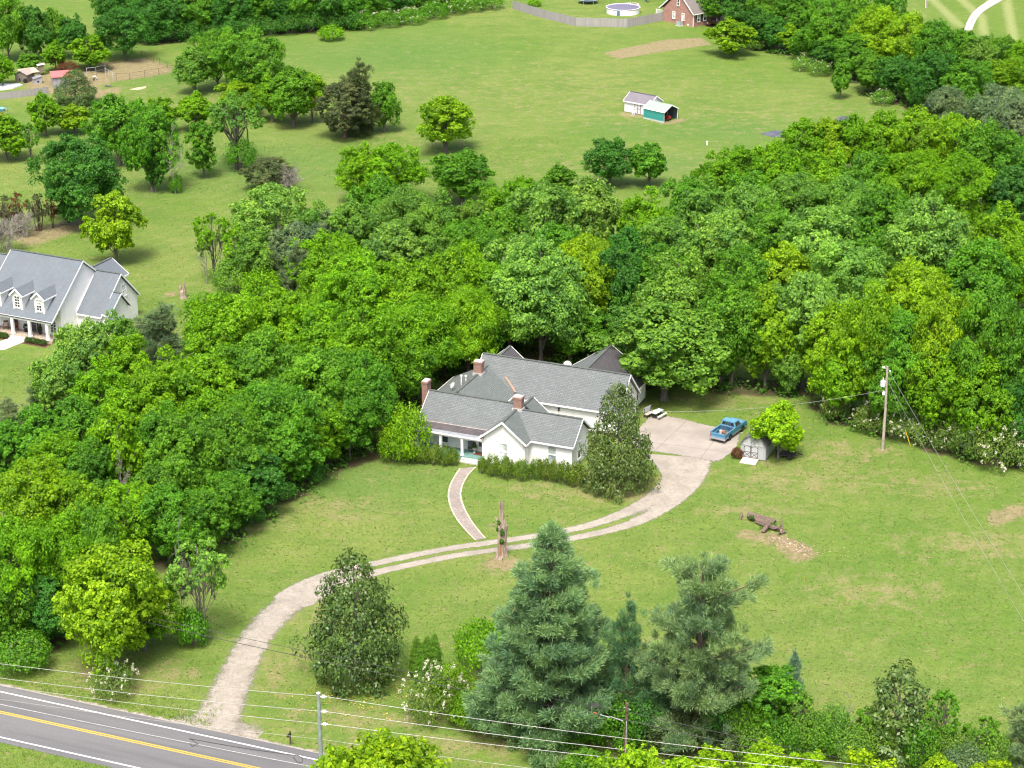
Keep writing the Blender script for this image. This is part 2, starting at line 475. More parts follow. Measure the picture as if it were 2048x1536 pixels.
def make_bush(R, H, seed, leaf=.16, per=70, ncl=46, asp=.6, flat=.9, gap=0.0, flowers=0):
    rng = np.random.default_rng(seed)
    D = fib(ncl, rng); D = unit(D + rng.normal(size=D.shape) * .18); D = D[D[:, 2] > -.5]
    cen = D * np.array([R, R, H * .5]) * (.66 + .18 * rng.random((len(D), 1))) + np.array([0, 0, H * .5])
    rc = np.full(len(D), R * .34) * (.75 + .5 * rng.random(len(D))); ct = .42 + rng.normal(size=len(D)) * .13
    n = len(cen) * per; ix = np.repeat(np.arange(len(cen)), per)
    d = unit(rng.normal(size=(n, 3)) + D[ix] * .5)
    pos = cen[ix] + d * (rc[ix] * (.3 + .8 * rng.random(n)**.6))[:, None] * np.array([1, 1, flat])
    pos[:, 2] = np.maximum(pos[:, 2], .03)
    nr = unit(d * .7 + D[ix] * .3 + np.array([0, 0, .4]) + rng.normal(size=(n, 3)) * .45)
    me = leaf_mesh('crown', pos, nr, leaf, asp, ct[ix], rng)
    mb = MB()
    for k in range(7):
        a = 6.28 * k / 7; mb.tube(bent((math.cos(a) * .1, math.sin(a) * .1, -.1), (math.cos(a) * R * .6, math.sin(a) * R * .6, H * .6), rng, 3, .1), [.05, .04, .03, .015], 5, False)
    fl = None
    if flowers:
        q = rng.integers(0, len(cen), flowers); dd = unit(D[q] + rng.normal(size=(flowers, 3)) * .45 + np.array([0, 0, .35]))
        fc = cen[q] + dd * (rc[q] * 1.12)[:, None]
        k = 14; jx = np.repeat(np.arange(flowers), k); m = len(jx)
        ax = unit(dd[jx] + rng.normal(size=(m, 3)) * .35)
        fp = fc[jx] + ax * (rng.random((m, 1)) * .3) + rng.normal(size=(m, 3)) * .05
        fl = leaf_mesh('blossom', fp, unit(rng.normal(size=(m, 3)) + np.array([0, 0, .6])), .15, .7, np.full(m, .5), rng)
    return me, mb, fl

def make_bare(R, H, seed, n1=11, n2=7, n3=4, r0=.12, spread=.8, multi=1):
    rng = np.random.default_rng(seed); mb = MB()
    for s_ in range(multi):
        a = 6.28 * s_ / multi + rng.random(); bx, by = (math.cos(a) * .25, math.sin(a) * .25) if multi > 1 else (0, 0)
        top = np.array([bx + math.cos(a) * R * .35 * (multi > 1), by + math.sin(a) * R * .35 * (multi > 1), H * (.8 + .2 * rng.random())])
        tp = bent((bx, by, -.2), top, rng, 5, .06); mb.tube(tp, [r0, r0 * .8, r0 * .6, r0 * .42, r0 * .28, .015], 6, False)
        for k in range(n1):
            f = .22 + .75 * rng.random(); b = np.array(tp[0]) + (top - np.array(tp[0])) * f
            aa = rng.random() * 6.28; L = R * (1.15 - f) * (.7 + .6 * rng.random())
            e = b + np.array([math.cos(aa) * L * spread, math.sin(aa) * L * spread, L * (.35 + .5 * rng.random())])
            p1 = bent(b, e, rng, 3, .12); mb.tube(p1, [r0 * .4, r0 * .3, r0 * .2, .012], 4, False)
            for m in range(n2):
                g = .3 + .7 * rng.random(); b2 = b + (e - b) * g
                e2 = b2 + unit(rng.normal(size=3) + np.array([0, 0, .5])) * L * .4 * (.6 + .7 * rng.random())
                mb.tube(bent(b2, e2, rng, 2, .1), [.028, .02, .008], 3, False)
                for q in range(n3):
                    b3 = b2 + (e2 - b2) * (.4 + .6 * rng.random()); e3 = b3 + unit(rng.normal(size=3) + np.array([0, 0, .4])) * L * .2
                    mb.tube([b3, e3], [.014, .006], 3, False)
    return mb

# prototypes: (crown mesh, trunk mesh, optional blossom mesh, radius, height, material names)
PROTO = {}
BARK = dict(grey=(.17, .15, .13), brown=(.15, .105, .075), pale=(.36, .33, .29))
def reg(kind, made, R, H, clear, lm='leaf', bark='grey', blossom=None):
    me, mb = made[0], made[1]
    if me is not None: me.materials.append(leafmat(lm) if lm == 'leaf' else MC[lm])
    t = bpy.data.meshes.new('trunk'); t.from_pydata(mb.v, [], mb.f); t.polygons.foreach_set('use_smooth', np.array(mb.sm, dtype=bool))
    t.materials.append(barkmat('bark_' + bark, BARK[bark])); t.update()
    fl = made[2] if len(made) > 2 else None
    if fl is not None: fl.materials.append(blossom)
    PROTO.setdefault(kind, []).append((me, t, fl, R, H, clear))

leafmat('leaf'); leafmat('glossy_leaf', trans=.12, spec=.35, rough=.42, back=(.16, .085, .03)); leafmat('needle', trans=.22, spec=.2, rough=.6)
bloss = plain('blossom_white', (.52, .52, .38), .8, var=.1)
for s_ in range(3): reg('big', make_round(8, 17, .10, 11 + s_, nb=40, bsz=(.15, .31), leaf=.40, per=40, ncl=18, low=-.88, rcl=.36), 8, 17, .10)
for s_ in range(3): reg('mid', make_round(5, 12.5, .10, 31 + s_, nb=30, bsz=(.17, .36), leaf=.33, per=38, ncl=17, low=-.88, rcl=.36), 5, 12.5, .10)
for s_ in range(2): reg('frond', make_round(6, 14, .15, 51 + s_, nb=56, bsz=(.14, .26), leaf=.42, per=40, ncl=13, asp=.3, flat=.55, hang=.35, low=-.8, rcl=.6), 6, 14, .15)
for s_ in range(2): reg('small', make_round(3, 7.5, .12, 71 + s_, nb=22, bsz=(.2, .40), leaf=.27, per=40, ncl=13, rcl=.38, low=-.88, tr=.16, limb_r=.08), 3, 7.5, .12, bark='grey')
for s_ in range(2): reg('airy', make_round(3.6, 10, .2, 81 + s_, nb=26, bsz=(.16, .26), leaf=.27, per=34, ncl=9, gap=.12, low=-.8, tr=.16, limb_r=.07, forks=3, multi=2), 3.6, 10, .2)
reg('column', make_round(2.2, 9.5, .06, 91, nb=26, bsz=(.34, .5), leaf=.26, per=44, ncl=10, low=-.95, tr=.14, limb_r=.07), 2.2, 9.5, .06)
reg('vase', make_round(5.2, 13, .3, 95, nb=34, bsz=(.16, .24), leaf=.28, per=40, ncl=11, gap=.05, low=-.5, tr=.35, limb_r=.2, forks=3, multi=5), 5.2, 13, .3)
for s_ in range(2): reg('magnolia', make_cone(4, 9.5, 101 + s_, leaf=.3, per=70, rows=11, pw=.56, clump=.2, gapz=.12, rag=.42), 4, 9.5, .03, lm='glossy_leaf')
reg('magnolia_loose', make_cone(2.6, 8, 105, leaf=.32, per=46, rows=9, pw=.5, clump=.22, gapz=.25, dens=.8), 2.6, 8, .03, lm='glossy_leaf')
reg('pine', make_pine(5.2, 15, 111, clear=.03, whorls=15, leaf=.36, per=150, tuft=.55, pw=.9), 5.2, 15, .05, lm='needle', bark='brown')
reg('pine_open', make_pine(4.8, 14, 117, clear=.16, whorls=11, gap=.2, irregular=.45, pw=.5, leaf=.36, per=150, tuft=.55), 4.8, 14, .2, lm='needle', bark='brown')
reg('pine_small', make_pine(2.6, 9, 121, clear=.04, whorls=11, leaf=.34, per=60, gap=.1, tuft=.45), 2.6, 9, .04, lm='needle', bark='brown')
reg('cedar', make_round(4.5, 10, .04, 131, nb=34, bsz=(.16, .27), leaf=.3, per=60, ncl=12, asp=.25, flat=.6, low=-.9, hang=.1), 4.5, 10, .04, lm='needle', bark='brown')
reg('cedar_thin', make_round(1.7, 6.5, .22, 135, nb=20, bsz=(.2, .34), leaf=.22, per=26, ncl=8, asp=.25, gap=.15, low=-.9, tr=.13, limb_r=.07, forks=3, multi=3), 1.7, 6.5, .22, lm='needle', bark='brown')
reg('arborvitae', make_cone(1.0, 4.6, 141, leaf=.13, per=52, rows=20, pw=.75, clump=.22, asp=.4), 1.0, 4.6, .02, lm='needle', bark='brown')
for s_ in range(3): reg('bush', make_bush(1.3, 1.7, 151 + s_), 1.3, 1.7, 0)
for s_ in range(2): reg('bigbush', make_bush(2.6, 3.6, 161 + s_, leaf=.22, per=70, ncl=70), 2.6, 3.6, 0)
for s_ in range(2): reg('privet', make_bush(2.4, 3.2, 171 + s_, leaf=.19, per=56, ncl=66, flowers=62), 2.4, 3.2, 0, blossom=bloss)
for s_ in range(2): reg('edge_shrub', make_bush(2.4, 3.4, 191 + s_, leaf=.2, per=60, ncl=66, flowers=16), 2.4, 3.4, 0, blossom=bloss)
for s_ in range(2): reg('bare', (None, make_bare(3.2, 9, 181 + s_)), 3.2, 9, .1, bark='pale')
reg('bare_shrub', (None, make_bare(2.6, 4.2, 187, n1=9, n2=7, n3=3, r0=.05, multi=7)), 2.6, 4.2, 0, bark='pale')

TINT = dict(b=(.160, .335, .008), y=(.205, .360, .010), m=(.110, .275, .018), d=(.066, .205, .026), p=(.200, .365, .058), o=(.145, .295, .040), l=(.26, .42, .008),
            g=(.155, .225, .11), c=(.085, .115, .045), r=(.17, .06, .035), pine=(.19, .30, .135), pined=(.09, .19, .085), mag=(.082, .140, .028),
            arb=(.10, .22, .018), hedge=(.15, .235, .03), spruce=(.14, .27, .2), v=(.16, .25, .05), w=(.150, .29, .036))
NAME = dict(big='broadleaf_tree', mid='broadleaf_tree', frond='broadleaf_tree', small='broadleaf_tree', airy='broadleaf_tree', column='broadleaf_tree', vase='broadleaf_tree',
            magnolia='magnolia_tree', magnolia_loose='magnolia_tree', pine='pine_tree', pine_open='pine_tree', pine_small='pine_tree', cedar='cedar_tree', cedar_thin='cedar_tree',
            arborvitae='arborvitae', bush='shrub', bigbush='shrub', privet='flowering_shrub', edge_shrub='flowering_shrub', bare='bare_tree', bare_shrub='bare_shrub')
ASPECT = dict(big=2.75, mid=3.05, frond=2.85, small=2.7, airy=2.8, column=4.3, vase=2.5, magnolia=2.4, magnolia_loose=3, pine=2.9, pine_open=2.9, pine_small=3.4, cedar=2.2,
              cedar_thin=3.8, arborvitae=4.6, bush=1.3, bigbush=1.35, privet=1.3, edge_shrub=1.4, bare=2.8, bare_shrub=1.6)
prng = random.Random(5)
WOOD = []      # (x, y, r) of trees that stand over leaf litter instead of lawn
kcount = {}
def plant(kind, px, ytop, w_, tint, label, base=None, group=None, wood=None, pick=None, turn=None, cat=None, hmax=None):
    protos = PROTO[kind]; i = kcount.get(kind, 0); kcount[kind] = i + 1
    me, tm, fl, R0, H0, clear = protos[i % len(protos) if pick is None else pick]
    def topy(loc, H, R, s):
        Rz = H * (1 - clear) / 2; zc = H - Rz
        return P((loc[0], loc[1], zc))[1] - s * math.sqrt((Rz * cT)**2 + (R * sT * .8)**2)
    if base:
        loc = G(px, base); s = SC(loc); R = w_ / 2 / s
        lo, hi = .3, 45
        for _ in range(40):
            m = (lo + hi) / 2
            if topy(loc, m, R, s) > ytop: lo = m
            else: hi = m
        H = (lo + hi) / 2
    else:
        s = SC(G(px, ytop + w_ * .9)); loc = None
        for _ in range(6):
            R = w_ / 2 / s; H = R * ASPECT[kind]
            if hmax: H = min(H, hmax)
            Rz = H * (1 - clear) / 2; zc = H - Rz
            loc = G(px, ytop + s * math.sqrt((Rz * cT)**2 + (R * sT * .8)**2), zc); s = SC(loc)
        loc = Vector((loc.x, loc.y, 0))
    nm = NAME[kind]
    t = thing(nm, label, cat or ('tree' if kind not in ('bush', 'bigbush', 'privet', 'edge_shrub', 'bare_shrub') else 'shrub'), (loc.x, loc.y, 0), turn if turn is not None else prng.random() * 6.28, group)
    t.scale = (R / R0, R / R0, H / H0)
    j = prng.uniform(.9, 1.1); col = TINT[tint]
    col = (col[0] * j * prng.uniform(.92, 1.08), col[1] * j, col[2] * j)
    if me is not None:
        c = link('crown' if 'tree' in nm or 'vitae' in nm else 'foliage', me, t); c.color = (*col, 1)
    k = link('trunk' if kind not in ('bush', 'bigbush', 'privet', 'edge_shrub', 'bare_shrub') else 'stem', tm, t)
    if fl is not None: link('blossom', fl, t)
    if wood if wood is not None else (kind in ('big', 'mid', 'frond', 'cedar') and base is None): WOOD.append((loc.x, loc.y, R))
    return t
# ------------------------------------------------------------------ the trees, surveyed one by one
TW = dict(b='bright green', y='yellow-green', l='lime green', w='soft green', m='mid-green', d='dark green', p='pale blossoming', o='olive green', g='grey-green', c='dull brownish green', r='rusty red', pine='blue-green', pined='dark blue-green', mag='glossy dark', arb='dense green', hedge='clipped olive green', spruce='pale blue', v='white-flowering')
KW = dict(big='tall {} tree', mid='{} rounded tree', frond='tall {} drooping tree', small='small {} tree', airy='thin {} airy tree', column='narrow {} columnar tree', vase='wide {} vase-shaped tree',
          magnolia='{} magnolia', magnolia_loose='sparse {} magnolia', pine='{} pine', pine_open='{} open-crowned pine', pine_small='slender {} pine', cedar='broad {} cedar', cedar_thin='thin {} cedar',
          arborvitae='{} arborvitae', bush='{} round bush', bigbush='big {} bush', privet='{} shrub', edge_shrub='{} shrub', bare='leafless grey tree', bare_shrub='leafless grey shrub')
G_ = dict(lw='trees of the wood left of the farmhouse', rw='trees of the wood behind the farmhouse', tr='trees along the far right field edge', tl='trees along the far field edge', mid='trees standing between the back fields',
          fr='trees beside the road', ho='trees around the farmhouse', hedge='round bushes along the farmhouse front', edge='flowering shrubs at the wood edge', gb='trees below the camera on the near road side')
def T(kind, px, yt, w_, tint, phrase, base=None, g=None, **k):
    return plant(kind, px, yt, w_, tint, (KW[kind].format(TW[tint]) if '{}' in KW[kind] else KW[kind]) + ' ' + phrase, base, G_.get(g), **k)

# --- far left corner and the farmyard
T('big', 18, -25, 90, 'm', 'at the very corner above the farmyard', 122, 'tl')
T('mid', 72, 4, 66, 'd', 'behind the tan lean-to of the farmyard', 122, 'tl')
T('mid', 112, 12, 56, 'm', 'between the farmyard and the grass strip', 116, 'tl')
T('mid', 152, 26, 58, 'd', 'with a pale trunk beside the grass strip', 118, 'tl')
T('small', 181, 68, 78, 'b', 'behind the animal pen of the farmyard', 140, 'tl', cat='tree')
T('small', 112, 82, 48, 'b', 'just behind the red-roofed shed', 143, 'tl')
T('small', 57, 104, 46, 'm', 'behind the grey huts of the farmyard', 146, 'tl')
T('small', 6, 106, 52, 'b', 'over the white tarp of the farmyard', 172, 'tl')
T('bigbush', 137, 122, 44, 'r', 'behind the red-roofed shed', 148)
T('big', 250, 2, 112, 'd', 'shading the brown earth of the pen', 120, 'tl')
# --- far wall of trees
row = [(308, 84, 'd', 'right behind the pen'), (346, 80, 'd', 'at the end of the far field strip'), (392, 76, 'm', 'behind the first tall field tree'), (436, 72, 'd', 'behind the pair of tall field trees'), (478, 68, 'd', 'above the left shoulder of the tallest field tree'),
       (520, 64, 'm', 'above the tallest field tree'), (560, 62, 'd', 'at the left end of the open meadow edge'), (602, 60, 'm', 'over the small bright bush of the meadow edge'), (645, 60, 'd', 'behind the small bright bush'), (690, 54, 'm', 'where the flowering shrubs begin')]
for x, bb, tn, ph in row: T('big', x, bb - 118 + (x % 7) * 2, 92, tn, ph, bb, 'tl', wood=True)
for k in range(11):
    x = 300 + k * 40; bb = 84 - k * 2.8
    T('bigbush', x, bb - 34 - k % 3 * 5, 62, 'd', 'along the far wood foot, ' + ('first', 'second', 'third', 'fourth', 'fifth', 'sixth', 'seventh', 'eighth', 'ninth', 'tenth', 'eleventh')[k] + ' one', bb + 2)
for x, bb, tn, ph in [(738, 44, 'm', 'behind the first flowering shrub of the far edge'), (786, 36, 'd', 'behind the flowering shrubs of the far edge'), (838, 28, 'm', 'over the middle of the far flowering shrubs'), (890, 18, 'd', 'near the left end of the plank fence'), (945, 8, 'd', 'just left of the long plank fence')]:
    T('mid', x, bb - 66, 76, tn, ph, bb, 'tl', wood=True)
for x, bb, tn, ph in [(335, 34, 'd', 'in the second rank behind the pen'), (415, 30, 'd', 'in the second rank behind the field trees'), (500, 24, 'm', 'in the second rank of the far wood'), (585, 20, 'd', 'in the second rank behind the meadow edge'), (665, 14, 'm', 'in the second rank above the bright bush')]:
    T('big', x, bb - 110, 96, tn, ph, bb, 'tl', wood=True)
T('mid', 225, -62, 80, 'd', 'beside the grass strip at the top', 60, 'tl'); T('mid', 268, -50, 80, 'd', 'behind the big dark pen tree', 70, 'tl')
for k, (x, bb, ww) in enumerate([(728, 58, 56), (776, 52, 54), (822, 46, 56), (868, 36, 52), (908, 27, 48), (946, 22, 44), (984, 18, 42)]):
    T('edge_shrub', x, bb - 34 + k % 3 * 2, ww + 8, 'm', ['below the first dark tree of the meadow edge', 'second along the far meadow edge', 'third along the far meadow edge', 'fourth along the far meadow edge', 'fifth along the far meadow edge', 'second from the plank fence end', 'touching the end of the long plank fence'][k], bb, 'edge')
T('bush', 663, 50, 52, 'b', 'alone at the far meadow edge', 80); T('bush', 1068, -2, 30, 'b', 'inside the plank fence', 12)
T('big', 1330, -130, 90, 'd', 'behind the brick house gable', -8, 'tl'); T('mid', 1285, -95, 70, 'd', 'behind the blue slide', -6, 'tl')
# --- between the back fields, left half
T('mid', 390, 88, 78, 'o', 'leftmost of the field cluster below the pen', 188, 'mid')
T('big', 436, 50, 104, 'm', 'second in the field cluster below the pen', 180, 'mid')
T('big', 505, 46, 138, 'm', 'tallest in the field cluster', 212, 'mid')
T('mid', 478, 156, 88, 'y', 'in front of the tallest field tree', 232, 'mid')
T('mid', 588, 128, 104, 'm', 'with a thin trunk at the cluster right end', 254, 'mid')
T('mid', 545, 150, 80, 'b', 'tucked between the tallest and the thin trunk tree', 244, 'mid')
T('small', 625, 140, 62, 'b', 'right against the brown cedar', 246, 'mid')
T('mid', 768, 156, 64, 'm', 'on the right flank of the brown cedar', 264, 'mid')
T('cedar', 690, 152, 122, 'c', 'on the lawn edge by the open meadow', 277, 'mid')
T('pine_small', 722, 124, 84, 'c', 'rising behind the brown cedar', 268, 'mid')
T('small', 392, 184, 70, 'b', 'behind the leafless ivy tree', 262, 'mid')
T('small', 326, 192, 66, 'b', 'between the twin dark trees and the ivy tree', 268, 'mid')
T('vase', 475, 178, 118, 'o', 'with a bushy ivy foot on the lawn', 338, 'mid')
T('bigbush', 484, 278, 62, 'm', 'wrapped round the foot of the vase-shaped tree', 342)
T('magnolia', 152, 140, 72, 'mag', 'dotted with white flowers by the farmyard fence', 207, 'mid')
T('small', 93, 186, 66, 'b', 'below the farmyard plank fence', 272, 'mid')
T('small', 150, 206, 70, 'y', 'below the flowering magnolia', 268, 'mid')
T('small', 14, 228, 88, 'b', 'at the left picture edge on the back lawn', 322, 'mid')
T('airy', 62, 240, 48, 'm', 'with a white trunk on the back lawn', 320, 'mid')
T('big', 166, 252, 168, 'd', 'largest on the back lawn', 455, 'mid')
T('mid', 240, 180, 118, 'm', 'left one of the twin dark lawn trees', 330, 'mid')
T('mid', 305, 196, 104, 'm', 'with an ivy trunk beside the leafless tree', 384, 'mid')
T('column', 311, 290, 34, 'd', 'of ivy round the trunk below the twin trees', 385, 'mid')
T('bare', 352, 238, 66, 'g', 'with an ivy foot on the back lawn', 388, 'mid')
T('bush', 352, 348, 26, 'm', 'at the foot of the leafless lawn tree', 386)
T('column', 408, 230, 50, 'm', 'alone right of the leafless lawn tree', 356, 'mid')
T('cedar', 540, 308, 108, 'c', 'with a grey twiggy flank on the back lawn', 382, 'mid')
T('bare_shrub', 580, 330, 66, 'g', 'against the dull cedar on the back lawn', 388)
T('mid', 548, 354, 152, 'p', 'overhanging the lawn below the dull cedar', 520, 'mid')
T('small', 234, 376, 104, 'y', 'alone on the lawn behind the neighbour house', 528, 'mid', pick=0)
T('airy', 430, 410, 84, 'b', 'with several bent stems at the lawn edge', 566, 'mid')
T('airy', 478, 440, 70, 'b', 'beside the bent stems at the lawn edge', 580, 'mid')
T('bare', 412, 455, 60, 'g', 'twiggy at the lawn edge by the neighbour', 568, 'mid')
T('bare', 556, 410, 60, 'g', 'half hidden below the overhanging pale tree', 540, 'mid')
T('cedar_thin', 10, 384, 58, 'c', 'first in the row at the left picture edge', 470, 'mid')
T('cedar_thin', 38, 376, 34, 'r', 'second in the withered row', 466, 'mid')
T('cedar_thin', 78, 376, 46, 'c', 'third in the withered row', 462, 'mid')
T('cedar_thin', 105, 386, 28, 'r', 'last in the withered row', 456, 'mid')
T('bare_shrub', 14, 430, 90, 'g', 'behind the corner of the neighbour roof', 505)
T('bare_shrub', 50, 420, 60, 'g', 'below the withered cedars', 474)
T('small', 137, 400, 40, 'd', 'at the foot of the largest back lawn tree', 448, 'mid')
# --- meadow edge, middle
T('mid', 891, 183, 120, 'y', 'alone on the open meadow', 304, 'mid')
T('mid', 722, 282, 92, 'b', 'at the left tip of the middle wood', 404, 'rw'); T('mid', 785, 276, 118, 'b', 'standing high on the meadow edge left of the lone tree', 408, 'rw')
T('mid', 925, 292, 132, 'm', 'below the lone meadow tree', 412, 'rw')
T('mid', 1220, 270, 94, 'd', 'left one of the pair jutting into the meadow', 372, 'rw')
T('small', 1297, 282, 74, 'm', 'right one of the pair jutting into the meadow', 374, 'rw')
T('small', 1120, 328, 66, 'm', 'peeping over the meadow edge', 402, 'rw')
for a in [('mid', 1045, 342, 92, 'b', 'on the meadow edge right of the lone tree'), ('frond', 815, 356, 150, 'o', 'below the high bright trees of the meadow edge'), ('mid', 700, 392, 110, 'o', 'at the left shoulder of the middle wood'),
          ('mid', 660, 420, 90, 'g', 'hazy between the pale tree and the wood'), ('mid', 1090, 348, 150, 'p', 'first of the blossoming crowns along the meadow'), ('mid', 1180, 346, 140, 'p', 'second of the blossoming crowns along the meadow'),
          ('mid', 1290, 372, 130, 'b', 'below the pair jutting into the meadow'), ('mid', 1380, 340, 118, 'm', 'on the meadow edge right of the pair'), ('frond', 935, 420, 138, 'm', 'in the hollow under the lone meadow tree'),
          ('mid', 785, 430, 140, 'p', 'left of the hollow in the middle wood'), ('mid', 700, 478, 130, 'b', 'on the left flank of the middle wood'), ('mid', 1045, 452, 150, 'p', 'in the heart of the middle wood'),
          ('frond', 1178, 452, 150, 'y', 'glowing in the middle of the wood'), ('mid', 1265, 446, 120, 'd', 'shaded beside the glowing drooping tree'), ('mid', 868, 446, 120, 'o', 'between the pale crowns of the middle wood'),
          ('mid', 1110, 430, 120, 'm', 'wedged between two pale crowns'), ('small', 610, 470, 90, 'b', 'at the left end of the wood near the lawn'), ('mid', 752, 344, 120, 'm', 'beneath the high tree left of the lone one'), ('mid', 868, 372, 120, 'o', 'under the lone meadow tree at left'), ('mid', 985, 366, 110, 'b', 'on the meadow edge just right of the lone tree'), ('mid', 1010, 398, 120, 'm', 'second rank right of the lone tree'), ('mid', 660, 452, 110, 'b', 'between the hazy tree and the left flank'), ('mid', 960, 392, 100, 'w', 'tucked under the lone meadow tree'), ('mid', 900, 500, 120, 'w', 'behind the third crowning tree')]:
    T(*a, g='rw')
T('pine_small', 598, 486, 84, 'g', 'at the lawn edge left of the middle wood', 596, 'rw')
T('pine_small', 545, 490, 60, 'g', 'below the bent stems at the lawn edge', 590, 'rw')
# --- far right edge
T('small', 1461, 36, 92, 'y', 'in front of the brick house', 113, 'tr', turn=1.0)
T('small', 1680, 120, 40, 'm', 'pointed and alone on the right meadow', 198, 'tr')
for a in [('mid', 1437, -42, 80, 'm', 'over the brick house porch', 50), ('mid', 1482, -40, 84, 'd', 'right of the brick house', 66), ('big', 1530, -50, 90, 'm', 'behind the dark hollow right of the brick house', 86), ('mid', 1517, 12, 66, 'd', 'in the dark hollow right of the bright young tree', 98),
          ('small', 1578, 48, 50, 'y', 'first bright one along the right meadow edge', 108), ('mid', 1552, 30, 60, 'd', 'left of the first bright one on the right edge', 104), ('big', 1596, -30, 96, 'm', 'high behind the first bright one', 96),
          ('mid', 1622, 40, 80, 'm', 'right of the first bright one', 122), ('big', 1660, -12, 100, 'm', 'topping the right edge wood', 132), ('mid', 1655, 66, 74, 'd', 'behind the pointed lone tree', 138), ('mid', 1702, 62, 84, 'm', 'over the pointed lone tree', 160),
          ('big', 1745, 2, 110, 'y', 'with golden tips below the far pole', 150), ('big', 1802, 12, 110, 'y', 'with golden tips by the mown field', 160), ('mid', 1745, 100, 86, 'm', 'low on the right meadow edge', 186), ('mid', 1790, 104, 90, 'd', 'above the right meadow corner', 202),
          ('mid', 1838, 130, 84, 'm', 'at the right meadow corner', 214), ('big', 1868, 32, 110, 'm', 'beside the pale far drive', 172), ('mid', 1918, 50, 90, 'm', 'under the mown stripes', 168), ('mid', 1956, 72, 76, 'o', 'below the end of the far drive', 180), ('mid', 1975, 66, 40, 'o', 'small against the mown stripes', 118),
          ('mid', 1858, 92, 96, 'd', 'behind the right meadow corner', 220), ('mid', 2002, 66, 80, 'm', 'against the striped field', 170), ('mid', 2040, 76, 84, 'b', 'at the right picture edge under the stripes', 190), ('mid', 1930, 110, 100, 'm', 'in the far right thicket', 236), ('mid', 2010, 110, 100, 'b', 'in the far right thicket under the striped field', 214),
          ('mid', 1720, 14, 80, 'm', 'hidden between the golden trees', 130), ('big', 1700, -26, 90, 'm', 'left of the far pole', 112), ('mid', 1770, -24, 80, 'm', 'right below the far pole', 100), ('frond', 2000, 150, 150, 'g', 'softest of the far right thicket', None), ('frond', 1890, 160, 110, 'g', 'left of the softest thicket tree', None), ('mid', 2050, 196, 120, 'g', 'cut by the right picture edge above the wood', None)]:
    T(*a[:6], base=a[6], g='tr', wood=True)
for x, bb, ph in [(1508, 98, 'below the dark hollow right of the brick house'), (1606, 140, 'first at the right meadow edge'), (1640, 150, 'second at the right meadow edge'), (1765, 208, 'near the right meadow corner')]:
    T('edge_shrub', x, bb - 28, 50, 'o', ph, bb, 'edge')
# --- the wood behind the farmhouse, rank by rank from the meadow to the yard
for a in [('mid', 1432, 300, 92, 'b', 'at the meadow edge below the dark pond cover'), ('mid', 1480, 282, 92, 'b', 'left of the dark pond cover'), ('mid', 1545, 272, 90, 'b', 'in front of the dark pond cover'), ('mid', 1606, 230, 88, 'b', 'right of the dark pond cover'),
          ('mid', 1655, 226, 88, 'y', 'left of the grey pond corner'), ('mid', 1712, 222, 90, 'b', 'in front of the grey pond corner'), ('mid', 1768, 214, 100, 'b', 'right of the grey pond corner'), ('big', 1838, 204, 128, 'y', 'highest on the right meadow edge'), ('mid', 1905, 214, 110, 'y', 'right of the highest edge tree'), ('mid', 1968, 232, 120, 'm', 'second from the right edge in the top rank'), ('mid', 2034, 258, 110, 'm', 'at the right end of the top rank'),
          ('mid', 1502, 330, 120, 'm', 'in the second rank left of centre'), ('mid', 1575, 306, 120, 'b', 'second rank below the dark pond cover'), ('mid', 1655, 290, 126, 'b', 'second rank below the grey pond corner'), ('mid', 1735, 292, 130, 'm', 'with a pale broken limb in the second rank'), ('frond', 1822, 280, 150, 'b', 'drooping over the dark gap of the second rank'), ('frond', 1925, 290, 150, 'b', 'second rank above the dark gap at right'), ('mid', 2022, 318, 130, 'd', 'second rank at the right picture edge'),
          ('mid', 1412, 352, 130, 'o', 'with a bare grey limb in the third rank'), ('mid', 1490, 352, 128, 'p', 'third rank behind the walnut'), ('frond', 1590, 328, 130, 'o', 'third rank in the centre'), ('frond', 1690, 336, 136, 'o', 'third rank under the broken limb'), ('mid', 1775, 362, 120, 'm', 'third rank left of the widest pale crown'), ('big', 1862, 372, 200, 'p', 'widest crown of the wood'), ('mid', 2000, 402, 130, 'b', 'third rank right of the widest pale crown'),
          ('mid', 1345, 420, 140, 'o', 'fourth rank above the farmhouse ridge'), ('mid', 1445, 408, 140, 'p', 'fourth rank above the walnut'), ('mid', 1540, 396, 124, 'm', 'fourth rank in the centre'), ('mid', 1635, 396, 150, 'p', 'fourth rank above the parked truck'), ('mid', 1735, 424, 130, 'm', 'fourth rank above the utility pole'), ('mid', 1960, 466, 150, 'm', 'fourth rank under the widest pale crown'), ('mid', 2040, 470, 110, 'b', 'fourth rank at the right picture edge'),
          ('mid', 1330, 478, 130, 'm', 'fifth rank behind the walnut top'), ('mid', 1568, 476, 130, 'y', 'fifth rank above the grey barn shed'), ('mid', 1490, 478, 130, 'm', 'fifth rank right of the walnut'), ('big', 1690, 466, 170, 'p', 'leaning over the yard in the fifth rank'), ('big', 1835, 500, 150, 'y', 'fifth rank above the yard pole')]:
    T(*a, g='rw')
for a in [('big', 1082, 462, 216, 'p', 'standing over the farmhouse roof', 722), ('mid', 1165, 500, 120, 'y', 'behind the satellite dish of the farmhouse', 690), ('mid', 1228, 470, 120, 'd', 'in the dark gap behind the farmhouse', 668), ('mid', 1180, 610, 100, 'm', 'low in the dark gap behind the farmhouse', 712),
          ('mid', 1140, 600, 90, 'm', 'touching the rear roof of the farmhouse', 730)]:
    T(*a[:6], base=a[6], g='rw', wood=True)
T('mid', 1355, 490, 160, 'w', 'walnut whose upper crown rises behind the yard', 745, 'rw', wood=False)
T('mid', 1328, 588, 240, 'w', 'walnut with a thick trunk beside the parking pad', 800, 'ho', wood=False, pick=1)
